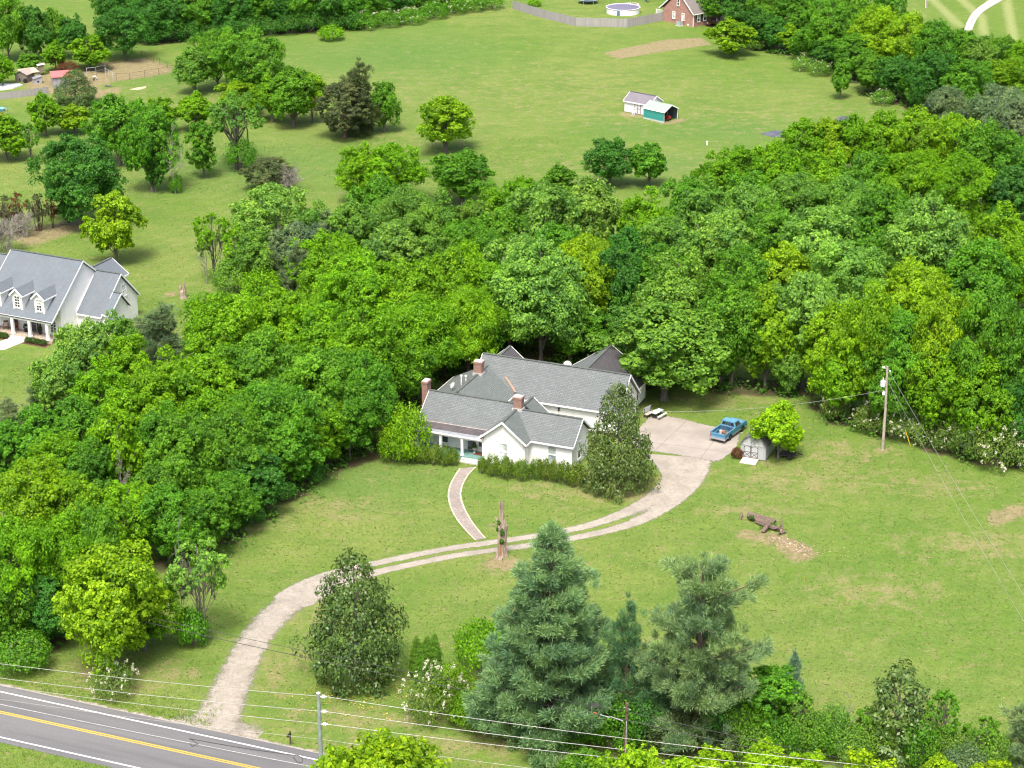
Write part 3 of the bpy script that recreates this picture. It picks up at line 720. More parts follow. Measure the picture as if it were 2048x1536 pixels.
for a in [('mid', 1270, 620, 130, 'o', 'walnut branch crown over the back roof', 765), ('mid', 1462, 520, 150, 'm', 'with a dark trunk behind the parked truck', 772), ('mid', 1530, 556, 140, 'y', 'with a leaning trunk at the yard edge', 776), ('mid', 1602, 530, 150, 'p', 'at the yard edge behind the grey barn shed', 775), ('mid', 1440, 610, 90, 'm', 'low beside the leaning trunk', 776),
          ('mid', 1575, 660, 90, 'o', 'with low hanging sprays at the yard edge', 785), ('mid', 1658, 596, 130, 'y', 'left of the yard pole', 812), ('mid', 1690, 660, 120, 'b', 'behind the service wire', 838), ('big', 1735, 560, 150, 'y', 'behind the top of the yard pole', 840), ('big', 1800, 590, 150, 'm', 'right of the yard pole top', 856), ('mid', 1775, 690, 110, 'm', 'right behind the yard pole', 862),
          ('big', 1870, 560, 150, 'y', 'second right of the yard pole', 872), ('big', 1955, 560, 150, 'm', 'with a dead pale fork near the right edge', 890), ('mid', 1880, 680, 140, 'b', 'bulging over the yard right of the pole', 890), ('mid', 1960, 700, 130, 'b', 'bulging over the yard near the right edge', 912), ('mid', 2035, 600, 120, 'm', 'at the right picture edge over the yard', 915), ('mid', 2030, 720, 100, 'd', 'low at the right picture edge over the yard', 925)]:
    T(*a[:6], base=a[6], g='rw', wood=True)
T('bare', 1962, 610, 70, 'g', 'dead and pale in the wood right of the pole', 850, 'rw')
T('bare', 545, 800, 70, 'g', 'leaning pale and dead in the left wood', 940, 'lw'); T('bare', 250, 880, 60, 'g', 'pale and dead below the glowing tree', 1040, 'lw'); T('bare', 1010, 500, 50, 'g', 'twiggy in the crown of the pale giant', 690, 'rw'); T('bare', 1760, 330, 60, 'g', 'pale and broken in the second rank', 480, 'rw'); T('bare', 1640, 600, 56, 'g', 'thin and pale left of the yard pole', 800, 'rw')
T('bare', 1392, 430, 66, 'g', 'poking out above the walnut', 600, 'rw')
for k, (x, bb, ww, ph) in enumerate([(1668, 838, 60, 'at the wood edge left of the yard pole'), (1738, 862, 70, 'just left of the yard pole foot'), (1788, 878, 66, 'just right of the yard pole foot'), (1842, 886, 76, 'by the yellow guy guard'), (1892, 902, 60, 'second right of the guy guard'), (1940, 916, 90, 'third right of the guy guard'), (1990, 930, 110, 'largest near the right edge'), (2040, 935, 80, 'at the right picture edge')]):
    T('privet' if k in (2, 6) else 'edge_shrub', x, bb - (52 if k < 5 else 84), ww, 'v', 'at the yard wood edge, ' + ph, bb, 'edge')
# --- the wood left of the farmhouse
for a in [('mid', 645, 520, 120, 'b', 'at the top left of the big wood'), ('big', 720, 486, 180, 'b', 'crowning the big wood'), ('big', 812, 496, 170, 'b', 'second of the crowning trees'), ('big', 905, 478, 170, 'b', 'third of the crowning trees'), ('big', 985, 500, 150, 'b', 'fourth of the crowning trees beside the pale giant'),
          ('big', 560, 556, 170, 'b', 'left shoulder of the big wood'), ('big', 448, 566, 190, 'b', 'nearest the neighbour house gable'), ('mid', 640, 590, 150, 'b', 'below the left crowning tree'), ('big', 520, 640, 180, 'm', 'second rank of the left wood'), ('big', 730, 590, 190, 'b', 'centre of the big wood'), ('frond', 835, 570, 170, 'b', 'drooping behind the left chimney'), ('frond', 935, 556, 150, 'b', 'drooping behind the tall back chimney'), ('frond', 1020, 560, 110, 'b', 'leaning over the farmhouse roof'),
          ('big', 640, 680, 180, 'm', 'third rank of the big wood'), ('mid', 415, 690, 150, 'b', 'left rank under the gable tree'), ('mid', 345, 690, 130, 'b', 'between the grey pine and the wood'), ('big', 530, 735, 180, 'm', 'with broken pale limbs'), ('mid', 430, 760, 150, 'b', 'beside the broken pale limbs')]:
    T(*a, g='lw')
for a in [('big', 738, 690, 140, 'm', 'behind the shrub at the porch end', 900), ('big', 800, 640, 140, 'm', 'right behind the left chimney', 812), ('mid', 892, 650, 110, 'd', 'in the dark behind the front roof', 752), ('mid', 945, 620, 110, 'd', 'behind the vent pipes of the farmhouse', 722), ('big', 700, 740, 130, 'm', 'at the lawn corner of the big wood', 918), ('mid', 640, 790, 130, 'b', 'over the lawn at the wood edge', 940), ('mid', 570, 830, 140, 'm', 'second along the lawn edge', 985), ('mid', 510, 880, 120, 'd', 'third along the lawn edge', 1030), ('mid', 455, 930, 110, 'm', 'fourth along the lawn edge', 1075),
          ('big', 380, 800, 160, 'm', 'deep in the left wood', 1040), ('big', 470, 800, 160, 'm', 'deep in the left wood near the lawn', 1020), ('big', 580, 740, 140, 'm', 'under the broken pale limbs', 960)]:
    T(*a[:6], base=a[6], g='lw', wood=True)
for a in [('mid', 170, 626, 150, 'p', 'hiding the neighbour porch end'), ('mid', 232, 618, 90, 'o', 'against the neighbour gable wall'), ('mid', 248, 656, 130, 'b', 'below the neighbour gable wall'), ('mid', 120, 690, 120, 'p', 'at the neighbour lawn'), ('mid', 205, 712, 130, 'b', 'below the blossoming neighbour tree'), ('mid', 300, 730, 140, 'b', 'second below the neighbour gable'), ('mid', 160, 780, 130, 'm', 'below the grey-green pine'), ('mid', 250, 770, 120, 'b', 'on the left slope of the wood'),
          ('mid', 70, 800, 120, 'm', 'at the left lawn corner'), ('mid', 10, 830, 110, 'm', 'at the left picture edge below the lawn'), ('mid', 330, 800, 130, 'm', 'on the slope above the glowing pale tree'), ('mid', 110, 850, 120, 'b', 'left slope second rank'), ('mid', 180, 862, 120, 'm', 'left of the glowing pale tree'), ('big', 62, 900, 170, 'y', 'golden at the left picture edge'), ('mid', 330, 880, 130, 'm', 'right of the glowing pale tree'), ('mid', 150, 930, 130, 'y', 'golden second from the left edge'), ('mid', 400, 870, 120, 'm', 'behind the lawn edge trees')]:
    T(*a, g='lw')
T('small', 236, 806, 110, 'b', 'glowing pale amid the left wood', 1010, 'lw', wood=True)
T('pine_small', 330, 606, 110, 'g', 'beside the neighbour gable', 730, 'lw'); T('pine_small', 285, 640, 70, 'g', 'at the corner of the neighbour gable', 690, 'lw'); T('pine_small', 92, 735, 76, 'g', 'at the neighbour lawn corner', 850, 'lw'); T('pine_small', 22, 795, 70, 'g', 'at the left picture edge below the neighbour lawn', 880, 'lw')
for a in [('mid', 265, 950, 130, 'b', 'below the glowing pale tree', 1130), ('mid', 340, 950, 120, 'm', 'behind the half-bare roadside tree', 1130), ('mid', 410, 965, 110, 'm', 'near the path side lawn edge', 1120), ('big', 40, 1010, 170, 'b', 'third rank at the left picture edge', 1280), ('big', 130, 1000, 150, 'b', 'above the rounded roadside tree', 1250), ('big', 195, 980, 130, 'm', 'behind the rounded roadside tree', 1230), ('mid', 20, 1120, 130, 'm', 'low at the left picture edge', 1300), ('mid', 95, 1130, 120, 'd', 'in the shade left of the rounded roadside tree', 1290)]:
    T(*a[:6], base=a[6], g='lw', wood=True)
T('mid', 232, 1062, 200, 'y', 'rounded beside the road', 1345, 'fr', wood=False, pick=0)
T('mid', 290, 1130, 130, 'b', 'leaning out beside the road', 1300, 'fr', wood=False)
T('airy', 405, 1052, 130, 'p', 'with grey bare limbs beside the drive', 1285, 'fr')
T('bare', 372, 1010, 60, 'g', 'rising through the thin tree by the drive', 1275, 'fr')
T('bush', 385, 1215, 70, 'm', 'at the foot of the thin tree by the drive', 1290)
T('privet', 230, 1330, 84, 'v', 'on the bank of the road', 1392, 'edge'); T('bigbush', 48, 1262, 120, 'm', 'on the bank at the left picture edge', 1340); T('privet', 52, 1290, 70, 'v', 'on the bank at the left picture edge', 1338, 'edge')
T('bush', 655, 880, 46, 'c', 'at the wood edge facing the lawn', 930)
for x, bb, ph in [(620, 962, 'first'), (560, 1000, 'second'), (500, 1046, 'third')]: T('bigbush', x, bb - 40, 70, 'd', 'in the shade of the lawn edge, ' + ph + ' from the house', bb)
# --- around the farmhouse
T('bigbush', 816, 812, 92, 'y', 'at the porch end', 920, pick=0); T('bigbush', 790, 850, 70, 'y', 'left of the porch end shrub', 924)
for x, yt, ww, bb, ph in [(824, 890, 27, 925, 'first from the left below the porch'), (845, 889, 29, 927, 'second from the left below the porch'), (868, 890, 29, 929, 'third from the left below the porch'), (889, 892, 27, 931, 'fourth from the left below the porch'), (906, 895, 24, 931, 'touching the porch steps on the left'),
                          (964, 913, 18, 947, 'smallest right of the steps'), (985, 911, 32, 951, 'under the left front window'), (1012, 914, 34, 957, 'right of the left front window'), (1043, 919, 34, 960, 'at the inner corner of the front wall'), (1073, 917, 29, 958, 'left of the right front window'), (1092, 918, 29, 960, 'under the right front window'), (1112, 922, 30, 964, 'right of the right front window'), (1152, 927, 40, 972, 'largest at the house corner'), (1130, 923, 29, 968, 'left of the largest one')]:
    T('bush', x, yt, ww, 'hedge', ph, bb, 'hedge')
T('magnolia', 1236, 770, 112, 'mag', 'against the right end of the farmhouse', 978, 'ho', pick=0)
T('small', 1556, 800, 98, 'l', 'growing against the grey barn shed', 918, 'ho', pick=1)
T('bush', 1474, 896, 24, 'r', 'left of the barn shed doors', 916)
# --- the planting by the road
T('magnolia', 714, 1108, 160, 'mag', 'alone on the roadside lawn', 1362, 'fr', pick=1)
for x, yt, bb, ph in [(834, 1272, 1352, 'leftmost of the four'), (845, 1283, 1372, 'nearest of the four'), (855, 1272, 1345, 'rearmost of the four'), (870, 1266, 1350, 'rightmost of the four')]: T('arborvitae', x, yt, 30, 'arb', ph, bb, 'arborvitae beside the roadside magnolia', cat='tree')
T('pine', 1100, 1046, 300, 'pine', 'largest of the roadside pines', 1470, 'fr'); T('pine_open', 1392, 1108, 240, 'pine', 'second largest of the roadside pines', 1500, 'fr'); T('pine_small', 1000, 1300, 130, 'pine', 'low left of the largest pine', 1440, 'fr'); T('pine_small', 1250, 1190, 100, 'pined', 'dark between the two big pines', 1470, 'fr'); T('pine_small', 1160, 1250, 120, 'pined', 'behind the right flank of the largest pine', 1440, 'fr'); T('pine_small', 1310, 1290, 120, 'pined', 'left foot of the second largest pine', 1480, 'fr')
T('bigbush', 965, 1238, 116, 'b', 'rounded and glossy behind the largest pine', 1345, pick=1); T('bigbush', 905, 1330, 90, 'b', 'below the arborvitae', 1420); T('bigbush', 940, 1380, 90, 'b', 'in front of the low pine', 1455); T('privet', 870, 1342, 112, 'v', 'below the four arborvitae', 1440, 'edge'); T('bigbush', 1225, 1402, 120, 'm', 'behind the coiled cable', 1500); T('bush', 985, 1420, 60, 'b', 'at the foot of the largest pine', 1462)
T('column', 1535, 1312, 96, 'm', 'of ivy right of the second largest pine', 1490, 'fr'); T('pine_small', 1585, 1296, 34, 'spruce', 'tiny spire above the ivy column', 1400, 'fr', cat='tree'); T('airy', 1600, 1370, 70, 'o', 'with a bent bare stem', 1500, 'fr'); T('bare', 1505, 1350, 60, 'g', 'rusty twigs left of the ivy column', 1480, 'fr'); T('bare', 1690, 1370, 50, 'g', 'twiggy left of the loose magnolia', 1500, 'fr')
T('magnolia_loose', 1790, 1330, 128, 'mag', 'at the field edge by the road', 1510, 'fr'); T('airy', 1730, 1400, 60, 'm', 'left of the loose magnolia', 1510, 'fr'); T('airy', 1880, 1362, 84, 'm', 'with a crooked stem right of the loose magnolia', 1520, 'fr'); T('airy', 1960, 1420, 80, 'm', 'low and crooked near the right corner', 1540, 'fr'); T('pine_small', 2055, 1380, 130, 'pine', 'at the right picture edge by the road', 1560, 'fr')
for x, yt, ww, bb, tn, ph in [(1190, 1400, 90, 1478, 'm', 'left of the dark pole'), (1290, 1392, 100, 1490, 'd', 'right of the dark pole'), (1365, 1420, 90, 1512, 'c', 'at the foot of the second largest pine'), (1420, 1400, 80, 1500, 'd', 'deep under the second largest pine'), (1485, 1380, 90, 1500, 'm', 'against the ivy column'), (1500, 1455, 90, 1525, 'w', 'in front of the ivy column'), (1610, 1420, 90, 1508, 'w', 'around the bent bare stem'), (1665, 1410, 80, 1506, 'o', 'tangled left of the loose magnolia'), (1745, 1440, 90, 1520, 'w', 'at the foot of the loose magnolia'), (1835, 1440, 90, 1528, 'm', 'right foot of the loose magnolia'), (1890, 1455, 80, 1535, 'w', 'under the crooked stem'), (1985, 1470, 90, 1555, 'w', 'near the bottom right corner'), (1060, 1420, 90, 1480, 'd', 'under the skirt of the largest pine'), (1140, 1425, 90, 1488, 'm', 'under the right skirt of the largest pine')]:
    T('bigbush', x, yt, ww, tn, ph, bb)
for x, yt, ww, bb, tn, ph in [(508, 452, 96, 588, 'w', 'leafy beside the bent stems'), (590, 436, 104, 570, 'g', 'below the overhanging pale tree'), (640, 400, 90, 540, 'o', 'right of the overhanging pale tree')]:
    T('mid', x, yt, ww, tn, ph, bb, 'mid')
T('bigbush', 466, 520, 84, 'w', 'at the foot of the bent stems', 592); T('bigbush', 524, 540, 90, 'b', 'right of the bent stems', 606)
T('bigbush', 1640, 1440, 90, 'm', 'below the bent stem', 1510); T('bigbush', 1700, 1450, 100, 'o', 'left foot of the loose magnolia', 1520); T('bigbush', 1560, 1440, 80, 'm', 'at the foot of the ivy column', 1515); T('bigbush', 1930, 1490, 110, 'g', 'near the right corner', 1560); T('bigbush', 1450, 1450, 90, 'c', 'of dead twigs under the second largest pine', 1520); T('bigbush', 1330, 1440, 90, 'c', 'shaded between the two pine trunks', 1510)
# --- tree tops on the near side of the road
T('mid', 770, 1424, 285, 'l', 'top below the roadside magnolia', None, 'gb', wood=False); T('small', 668, 1500, 90, 'b', 'top beside the near utility pole', None, 'gb', wood=False); T('small', 1170, 1490, 110, 'm', 'top left of the widest near top', None, 'gb', wood=False)
T('mid', 1285, 1466, 230, 'l', 'top below the coiled cable, the widest near top', None, 'gb', wood=False); T('small', 1430, 1490, 100, 'l', 'top third from the right below the pines', None, 'gb', wood=False); T('small', 1530, 1478, 100, 'l', 'top pointed below the ivy column', None, 'gb', wood=False); T('small', 1610, 1496, 90, 'l', 'top right of the pointed near top', None, 'gb', wood=False); T('mid', 1740, 1488, 220, 'l', 'top below the loose magnolia', None, 'gb', wood=False); T('small', 1880, 1508, 110, 'l', 'top low right of the loose magnolia', None, 'gb', wood=False); T('small', 1990, 1515, 110, 'l', 'top in the bottom right corner', None, 'gb', wood=False)
# ------------------------------------------------------------------ ground, roads, drives
def inpoly(X, Y, poly):
    r = np.zeros(X.shape, bool); n = len(poly); j = n - 1
    for i in range(n):
        xi, yi = poly[i]; xj, yj = poly[j]
        if yi != yj:
            c = ((yi > Y) != (yj > Y)) & (X < (xj - xi) * (Y - yi) / (yj - yi) + xi); r ^= c
        j = i
    return r
def gp(pts): return [tuple(G(*p))[:2] for p in pts]
def soft(X, Y, pts, wd):
    """1 inside the polygon, falling to 0 over wd metres outside"""
    poly = gp(pts); ins = inpoly(X, Y, poly); d = np.full(X.shape, 1e9); n = len(poly)
    for i in range(n):
        ax, ay = poly[i]; bx, by = poly[(i + 1) % n]; L2 = (bx - ax)**2 + (by - ay)**2 + 1e-9
        t = np.clip(((X - ax) * (bx - ax) + (Y - ay) * (by - ay)) / L2, 0, 1)
        d = np.minimum(d, np.hypot(X - ax - t * (bx - ax), Y - ay - t * (by - ay)))
    return np.where(ins, 1.0, np.clip(1 - d / wd, 0, 1))

def ellipse(X, Y, px, py, rx, ry, pw=1.0):
    g = G(px, py); q = np.hypot((X - g.x) / rx, (Y - g.y) / ry)
    return np.clip(1.15 - q, 0, 1)**pw

def build_ground():
    xs = np.concatenate([[-3000, -1200, -500, -260], np.arange(-150, 131, 1.0), [220, 500, 1200, 3000]])
    ys = np.concatenate([[-1500, -300, 20, 90], np.arange(126, 500, 1.0), [560, 800, 1500, 3000, 5000]])
    X, Y = np.meshgrid(xs, ys); nx, ny = len(xs), len(ys)
    forest = np.zeros(X.shape); dry = np.zeros(X.shape); dirt = np.zeros(X.shape); stripe = np.zeros(X.shape); lush = np.zeros(X.shape)
    for x, y, r in WOOD:
        i0, i1 = np.searchsorted(xs, [x - r - 4, x + r + 4]); j0, j1 = np.searchsorted(ys, [y - r - 4, y + r + 4])
        d = np.hypot(X[j0:j1, i0:i1] - x, Y[j0:j1, i0:i1] - y)
        forest[j0:j1, i0:i1] = np.maximum(forest[j0:j1, i0:i1], np.clip((r * .8 + 1.0 - d) / 2.5, 0, 1))
    # worn and sunburnt places on the lawns
    for a in ((1180, 975, 11, 6), (1270, 985, 7, 5), (1020, 1130, 4, 2.5), (1600, 960, 12, 5), (1700, 905, 9, 4), (1950, 1090, 9, 4), (1500, 1020, 6, 3),
              (700, 1440, 9, 3), (560, 1330, 3, 6), (640, 1230, 3, 5), (240, 1370, 8, 2), (330, 1345, 4, 2), (180, 1345, 5, 2.2), (900, 1490, 12, 4), (680, 1020, 6, 4),
              (520, 1035, 3, 5), (1860, 970, 8, 4), (1750, 1180, 8, 5), (1480, 785, 6, 4), (1560, 765, 4, 2), (1300, 860, 5, 2), (1440, 800, 5, 4), (1080, 1240, 6, 4)):
        dry = np.maximum(dry, ellipse(X, Y, *a, .8))
    for a in ((1100, 190, 45, 25), (1400, 230, 40, 16), (1200, 330, 30, 12), (860, 280, 14, 8), (260, 190, 30, 10), (1650, 215, 20, 8), (700, 230, 20, 8)):
        dry = np.maximum(dry, .45 * ellipse(X, Y, *a, .8))
    for a in ((1440, 262, 28, 12), (760, 110, 30, 30), (330, 150, 18, 12), (1350, 330, 20, 10), (100, 620, 10, 8), (700, 960, 14, 9), (520, 330, 26, 20), (1260, 255, 12, 6)):
        lush = np.maximum(lush, ellipse(X, Y, *a))
    # bare earth
    for pts, wd in (([(1210, 106), (1330, 80), (1400, 76), (1421, 89), (1335, 101), (1238, 117)], 1.2),
                    ([(200, 128), (290, 116), (352, 141), (300, 152), (225, 162), (190, 170), (195, 185), (235, 176), (228, 190), (180, 196), (110, 186), (60, 178), (60, 150), (130, 150)], 2.5),
                    ([(1240, 231), (1290, 236), (1330, 249), (1370, 241), (1366, 236), (1330, 246), (1290, 233), (1245, 226)], 1.0),
                    ([(30, 470), (160, 440), (175, 450), (60, 487)], 4.0),
                    ([(1485, 1062), (1560, 1070), (1620, 1100), (1630, 1112), (1590, 1122), (1540, 1085), (1480, 1072)], 1.5),
                    ([(985, 1118), (1020, 1118), (1030, 1132), (1000, 1140), (972, 1130)], 1.5),
                    ([(1985, 1030), (2040, 1012), (2048, 1022), (1990, 1050)], 2.0),
                    ([(330, 588), (352, 582), (356, 588), (334, 594)], 1.0)):
        dirt = np.maximum(dirt, soft(X, Y, pts, wd))
    for px, py in ((1365, 797), (1440, 772), (1505, 778), (1765, 901), (235, 528), (1530, 925), (1300, 835)):
        dirt = np.maximum(dirt, .8 * ellipse(X, Y, px, py, 2.2, 2.2))
    # mown bands
    def bands(pts, wd, p0, p1, per, amp, warp=1):
        m = soft(X, Y, pts, 3.0); a, b = G(*p0), G(*p1); d = (b - a).normalized(); q = -(X - a.x) * d.y + (Y - a.y) * d.x
        return m * amp * np.sin(q * 2 * math.pi / per + warp * (1.6 * np.sin(X * .11) + 1.3 * np.sin(Y * .07 + X * .05))) * (1 - warp * (.4 - .4 * np.sin(X * .31 + Y * .17)))
    stripe += bands([(1952, 56), (2030, -8), (2300, -8), (2300, 150), (2040, 100)], 4, (1985, 90), (1975, 20), 6.0, 1.3, 0)
    stripe += bands([(1850, -10), (2000, -10), (1940, 40), (1925, 52), (1860, 30)], 4, (1925, 42), (1885, 4), 6.5, 1.2, 0)
    stripe += bands([(100, 480), (480, 330), (640, 260), (640, 420), (420, 600), (300, 640)], 5, (250, 470), (640, 330), 2.6, .2)
    stripe += bands([(1500, 1130), (1700, 1000), (2100, 1000), (2100, 1450), (1560, 1300)], 5, (1700, 1330), (1830, 1080), 2.2, .22)
    stripe += bands([(0, 290), (110, 290), (90, 380), (0, 385)], 4, (0, 360), (100, 345), 5, .5)
    me = bpy.data.meshes.new('ground')
    v = np.stack([X.ravel(), Y.ravel(), np.zeros(X.size)], 1).astype(np.float32)
    ii = (np.arange(ny - 1)[:, None] * nx + np.arange(nx - 1)[None, :]).ravel()
    f = np.stack([ii, ii + 1, ii + nx + 1, ii + nx], 1).astype(np.int32)
    me.vertices.add(len(v)); me.loops.add(f.size); me.polygons.add(len(f))
    me.vertices.foreach_set('co', v.ravel()); me.loops.foreach_set('vertex_index', f.ravel())
    me.polygons.foreach_set('loop_start', np.arange(0, f.size, 4, dtype=np.int32)); me.polygons.foreach_set('loop_total', np.full(len(f), 4, dtype=np.int32))
    me.update(calc_edges=True)
    for nm, a in (('forest', forest), ('dry', dry), ('dirt', dirt), ('stripe', stripe), ('lush', lush)):
        at = me.attributes.new(nm, 'FLOAT', 'POINT'); at.data.foreach_set('value', a.ravel().astype(np.float32))
    m, nt, b, o = mat('lawn')
    p = N(nt, 'ShaderNodeNewGeometry').outputs['Position']
    n1 = ramp(nt, noise(nt, p, .035, 4, .6), .35, .68)
    n2 = ramp(nt, noise(nt, p, .16, 5, .65, (1, 1.5, 1)), .36, .68)
    n3 = noise(nt, p, 2.4, 4, .75, (1, .8, 1)); n3r = ramp(nt, n3, .36, .66)
    n4 = noise(nt, p, 7.5, 2, .6)
    g1, g2, g3 = (.108, .180, .028), (.152, .202, .046), (.072, .148, .022)
    c = mixc(nt, n1, g1, g2)
    c = mixc(nt, math_(nt, 'MULTIPLY', n2, .55), c, g3)
    c = mixc(nt, math_(nt, 'MULTIPLY', attr(nt, 'lush'), .55), c, (.075, .16, .032))
    st = attr(nt, 'stripe')
    c = mixc(nt, math_(nt, 'MULTIPLY', st, .55, clamp=True), c, (.27, .30, .12))
    c = mixc(nt, math_(nt, 'MULTIPLY', st, -.35, clamp=True), c, (.10, .17, .018))
    # straw: thin everywhere, thick in the dry places
    sn = noise(nt, p, .5, 6, .8); dryf = math_(nt, 'ADD', math_(nt, 'MULTIPLY', attr(nt, 'dry'), .14), math_(nt, 'MULTIPLY', n3, .5))
    straw = ramp(nt, math_(nt, 'ADD', sn, dryf), .76, .98)
    c = mixc(nt, math_(nt, 'MULTIPLY', straw, .72), c, (.245, .21, .105))
    clov = ramp(nt, noise(nt, p, .9, 4, .7), .60, .72)
    c = mixc(nt, math_(nt, 'MULTIPLY', clov, .35), c, (.185, .21, .095))
    # blade-scale grain
    c = mixc(nt, math_(nt, 'MULTIPLY', n3r, .48), c, mixc(nt, 1.0, c, (.55, .63, .5), 'MULTIPLY'))
    n5 = ramp(nt, noise(nt, p, 1.1, 6, .85, (.55, 1.3, 1)), .48, .62)
    c = mixc(nt, math_(nt, 'MULTIPLY', n5, .38), c, mixc(nt, 1.0, c, (1.5, 1.22, 1.6), 'MULTIPLY'))
    c = mixc(nt, ramp(nt, n4, .45, .75), c, mixc(nt, 1.0, c, (1.36, 1.3, 1.35), 'MULTIPLY'))
    # bare earth
    dn = math_(nt, 'ADD', attr(nt, 'dirt'), math_(nt, 'MULTIPLY', math_(nt, 'SUBTRACT', noise(nt, p, 1.1, 7, .85), .5), 2.6))
    earth = mixc(nt, ramp(nt, noise(nt, p, 1.2, 5, .7, (1, 1, 1)), .35, .7), (.29, .215, .135), (.19, .14, .09))
    c = mixc(nt, math_(nt, 'MULTIPLY', ramp(nt, dn, .5, 1.0), .8), c, earth)
    # leaf litter under the woods
    fn = math_(nt, 'ADD', attr(nt, 'forest'), math_(nt, 'MULTIPLY', math_(nt, 'SUBTRACT', noise(nt, p, .5, 4, .7), .5), .9))
    lit = mixc(nt, ramp(nt, noise(nt, p, 1.5, 4, .7), .4, .65), (.085, .062, .036), (.045, .07, .02))
    c = mixc(nt, ramp(nt, fn, .4, .75), c, lit)
    nt.links.new(c, b.inputs['Base Color']); b.inputs['Roughness'].default_value = .9; b.inputs['Specular IOR Level'].default_value = .15
    bump(nt, b, math_(nt, 'ADD', n3, math_(nt, 'MULTIPLY', n4, .5)), .9, .12)
    me.materials.append(m)
    g = link('ground', me, kind='structure')
    return g

def spline(pts, per=8):
    P_ = [Vector((p[0], p[1], 0)) for p in pts]; r = []
    for i in range(len(P_) - 1):
        a, b_, c, d = P_[max(i - 1, 0)], P_[i], P_[i + 1], P_[min(i + 2, len(P_) - 1)]
        for k in range(per):
            t = k / per
            r.append(.5 * ((2 * b_) + (c - a) * t + (2 * a - 5 * b_ + 4 * c - d) * t * t + (-a + 3 * b_ - 3 * c + d) * t**3))
    return r + [P_[-1]]

def strip(name, L, R, m, z, nc=12, per=8, cover=None, kind='structure', parent=None):
    """sheet between two edge lines given as photo pixels; cover(t, s) writes how thick the gravel lies"""
    n = max(len(L), len(R))
    L, R = [G(*p) for p in L], [G(*p) for p in R]
    L, R = spline(L, per), spline(R, per)
    k = max(len(L), len(R))
    def rs(A):
        d = [0]
        for a, b in zip(A, A[1:]): d.append(d[-1] + (b - a).length)
        q = np.linspace(0, d[-1], k)
        return np.stack([np.interp(q, d, [p[i] for p in A]) for i in range(2)], 1)
    L, R = rs(L), rs(R)
    v, f, cv, uv = [], [], [], []
    for i in range(k):
        for j in range(nc + 1):
            t = j / nc; p = L[i] * (1 - t) + R[i] * t; v.append((p[0], p[1], z))
            cv.append(cover(t, i / (k - 1)) if cover else 1.0)
    for i in range(k - 1):
        for j in range(nc):
            a = i * (nc + 1) + j; f.append((a, a + 1, a + nc + 2, a + nc + 1))
    me = bpy.data.meshes.new(name); me.from_pydata(v, [], f)
    at = me.attributes.new('cover', 'FLOAT', 'POINT'); at.data.foreach_set('value', np.array(cv, dtype=np.float32))
    me.update(); me.materials.append(m)
    if me.polygons[0].normal.z < 0: me.flip_normals()
    return link(name, me, parent, **({'kind': kind} if not parent else {}))

def gravelmat(name, c1, c2, grass_edge=True, speck=9.0, thr=(.30, .75)):
    m, nt, b, o = mat(name)
    p = N(nt, 'ShaderNodeNewGeometry').outputs['Position']
    n1 = ramp(nt, noise(nt, p, .45, 5, .65), .35, .7); n2 = noise(nt, p, speck, 3, .7); n3 = ramp(nt, noise(nt, p, 2.2, 4, .7), .4, .7)
    c = mixc(nt, n1, c1, c2)
    c = mixc(nt, math_(nt, 'MULTIPLY', n3, .4), c, tuple(x * .62 for x in c2))
    c = mixc(nt, ramp(nt, n2, .42, .62), c, mixc(nt, 1.0, c, (1.35, 1.34, 1.32), 'MULTIPLY'))
    nt.links.new(c, b.inputs['Base Color']); b.inputs['Roughness'].default_value = .92; bump(nt, b, n2, .7, .05)
    if grass_edge:
        q = math_(nt, 'ADD', attr(nt, 'cover'), math_(nt, 'MULTIPLY', math_(nt, 'SUBTRACT', noise(nt, p, 1.3, 7, .85), .5), 1.6))
        tr = N(nt, 'ShaderNodeBsdfTransparent'); mx = N(nt, 'ShaderNodeMixShader')
        nt.links.new(ramp(nt, q, *thr), mx.inputs[0]); nt.links.new(tr.outputs[0], mx.inputs[1]); nt.links.new(b.outputs[0], mx.inputs[2]); nt.links.new(mx.outputs[0], o.inputs[0])
    return m

# --- the road: one sheet, painted lines laid on it
rA, rB = G(0, 1383.5), G(620, 1517.0)
rdir = (rB - rA).normalized(); rn = Vector((-rdir.y, rdir.x, 0))      # rn points away from the camera side
def road_pt(s, off, z=.02): q = rA + rdir * s + rn * off; return (q.x, q.y, z)
yel = G(0, 1424.5); lane = -(yel - rA).dot(rn)
far = G(0, 1474.5); wid = -(far - rA).dot(rn)
m, nt, b, o = mat('asphalt')
p_ = N(nt, 'ShaderNodeNewGeometry').outputs['Position']
vm = N(nt, 'ShaderNodeVectorRotate', rotation_type='Z_AXIS'); nt.links.new(p_, vm.inputs[0]); vm.inputs['Angle'].default_value = -math.atan2(rdir.y, rdir.x)
a1 = ramp(nt, noise(nt, vm.outputs[0], .8, 4, .6, (.06, 1, 1)), .35, .65); a2 = noise(nt, p_, 9, 3, .7); a3 = ramp(nt, noise(nt, p_, .5, 5, .7), .4, .7)
c_ = mixc(nt, a1, (.103, .104, .107), (.137, .137, .139)); c_ = mixc(nt, math_(nt, 'MULTIPLY', a3, .35), c_, (.12, .12, .128))
c_ = mixc(nt, ramp(nt, a2, .4, .7), c_, mixc(nt, 1.0, c_, (1.2, 1.2, 1.2), 'MULTIPLY'))
nt.links.new(c_, b.inputs['Base Color']); b.inputs['Roughness'].default_value = .85; bump(nt, b, a2, .4, .02)
mb = MB()
S0, S1 = -140, 200
for k in range(34):
    a, e = S0 + k * 10, S0 + k * 10 + 10
    mb.poly([road_pt(a, -wid - .75), road_pt(e, -wid - .75), road_pt(e, .95), road_pt(a, .95)])
road = mb.obj('road', m, kind='structure')
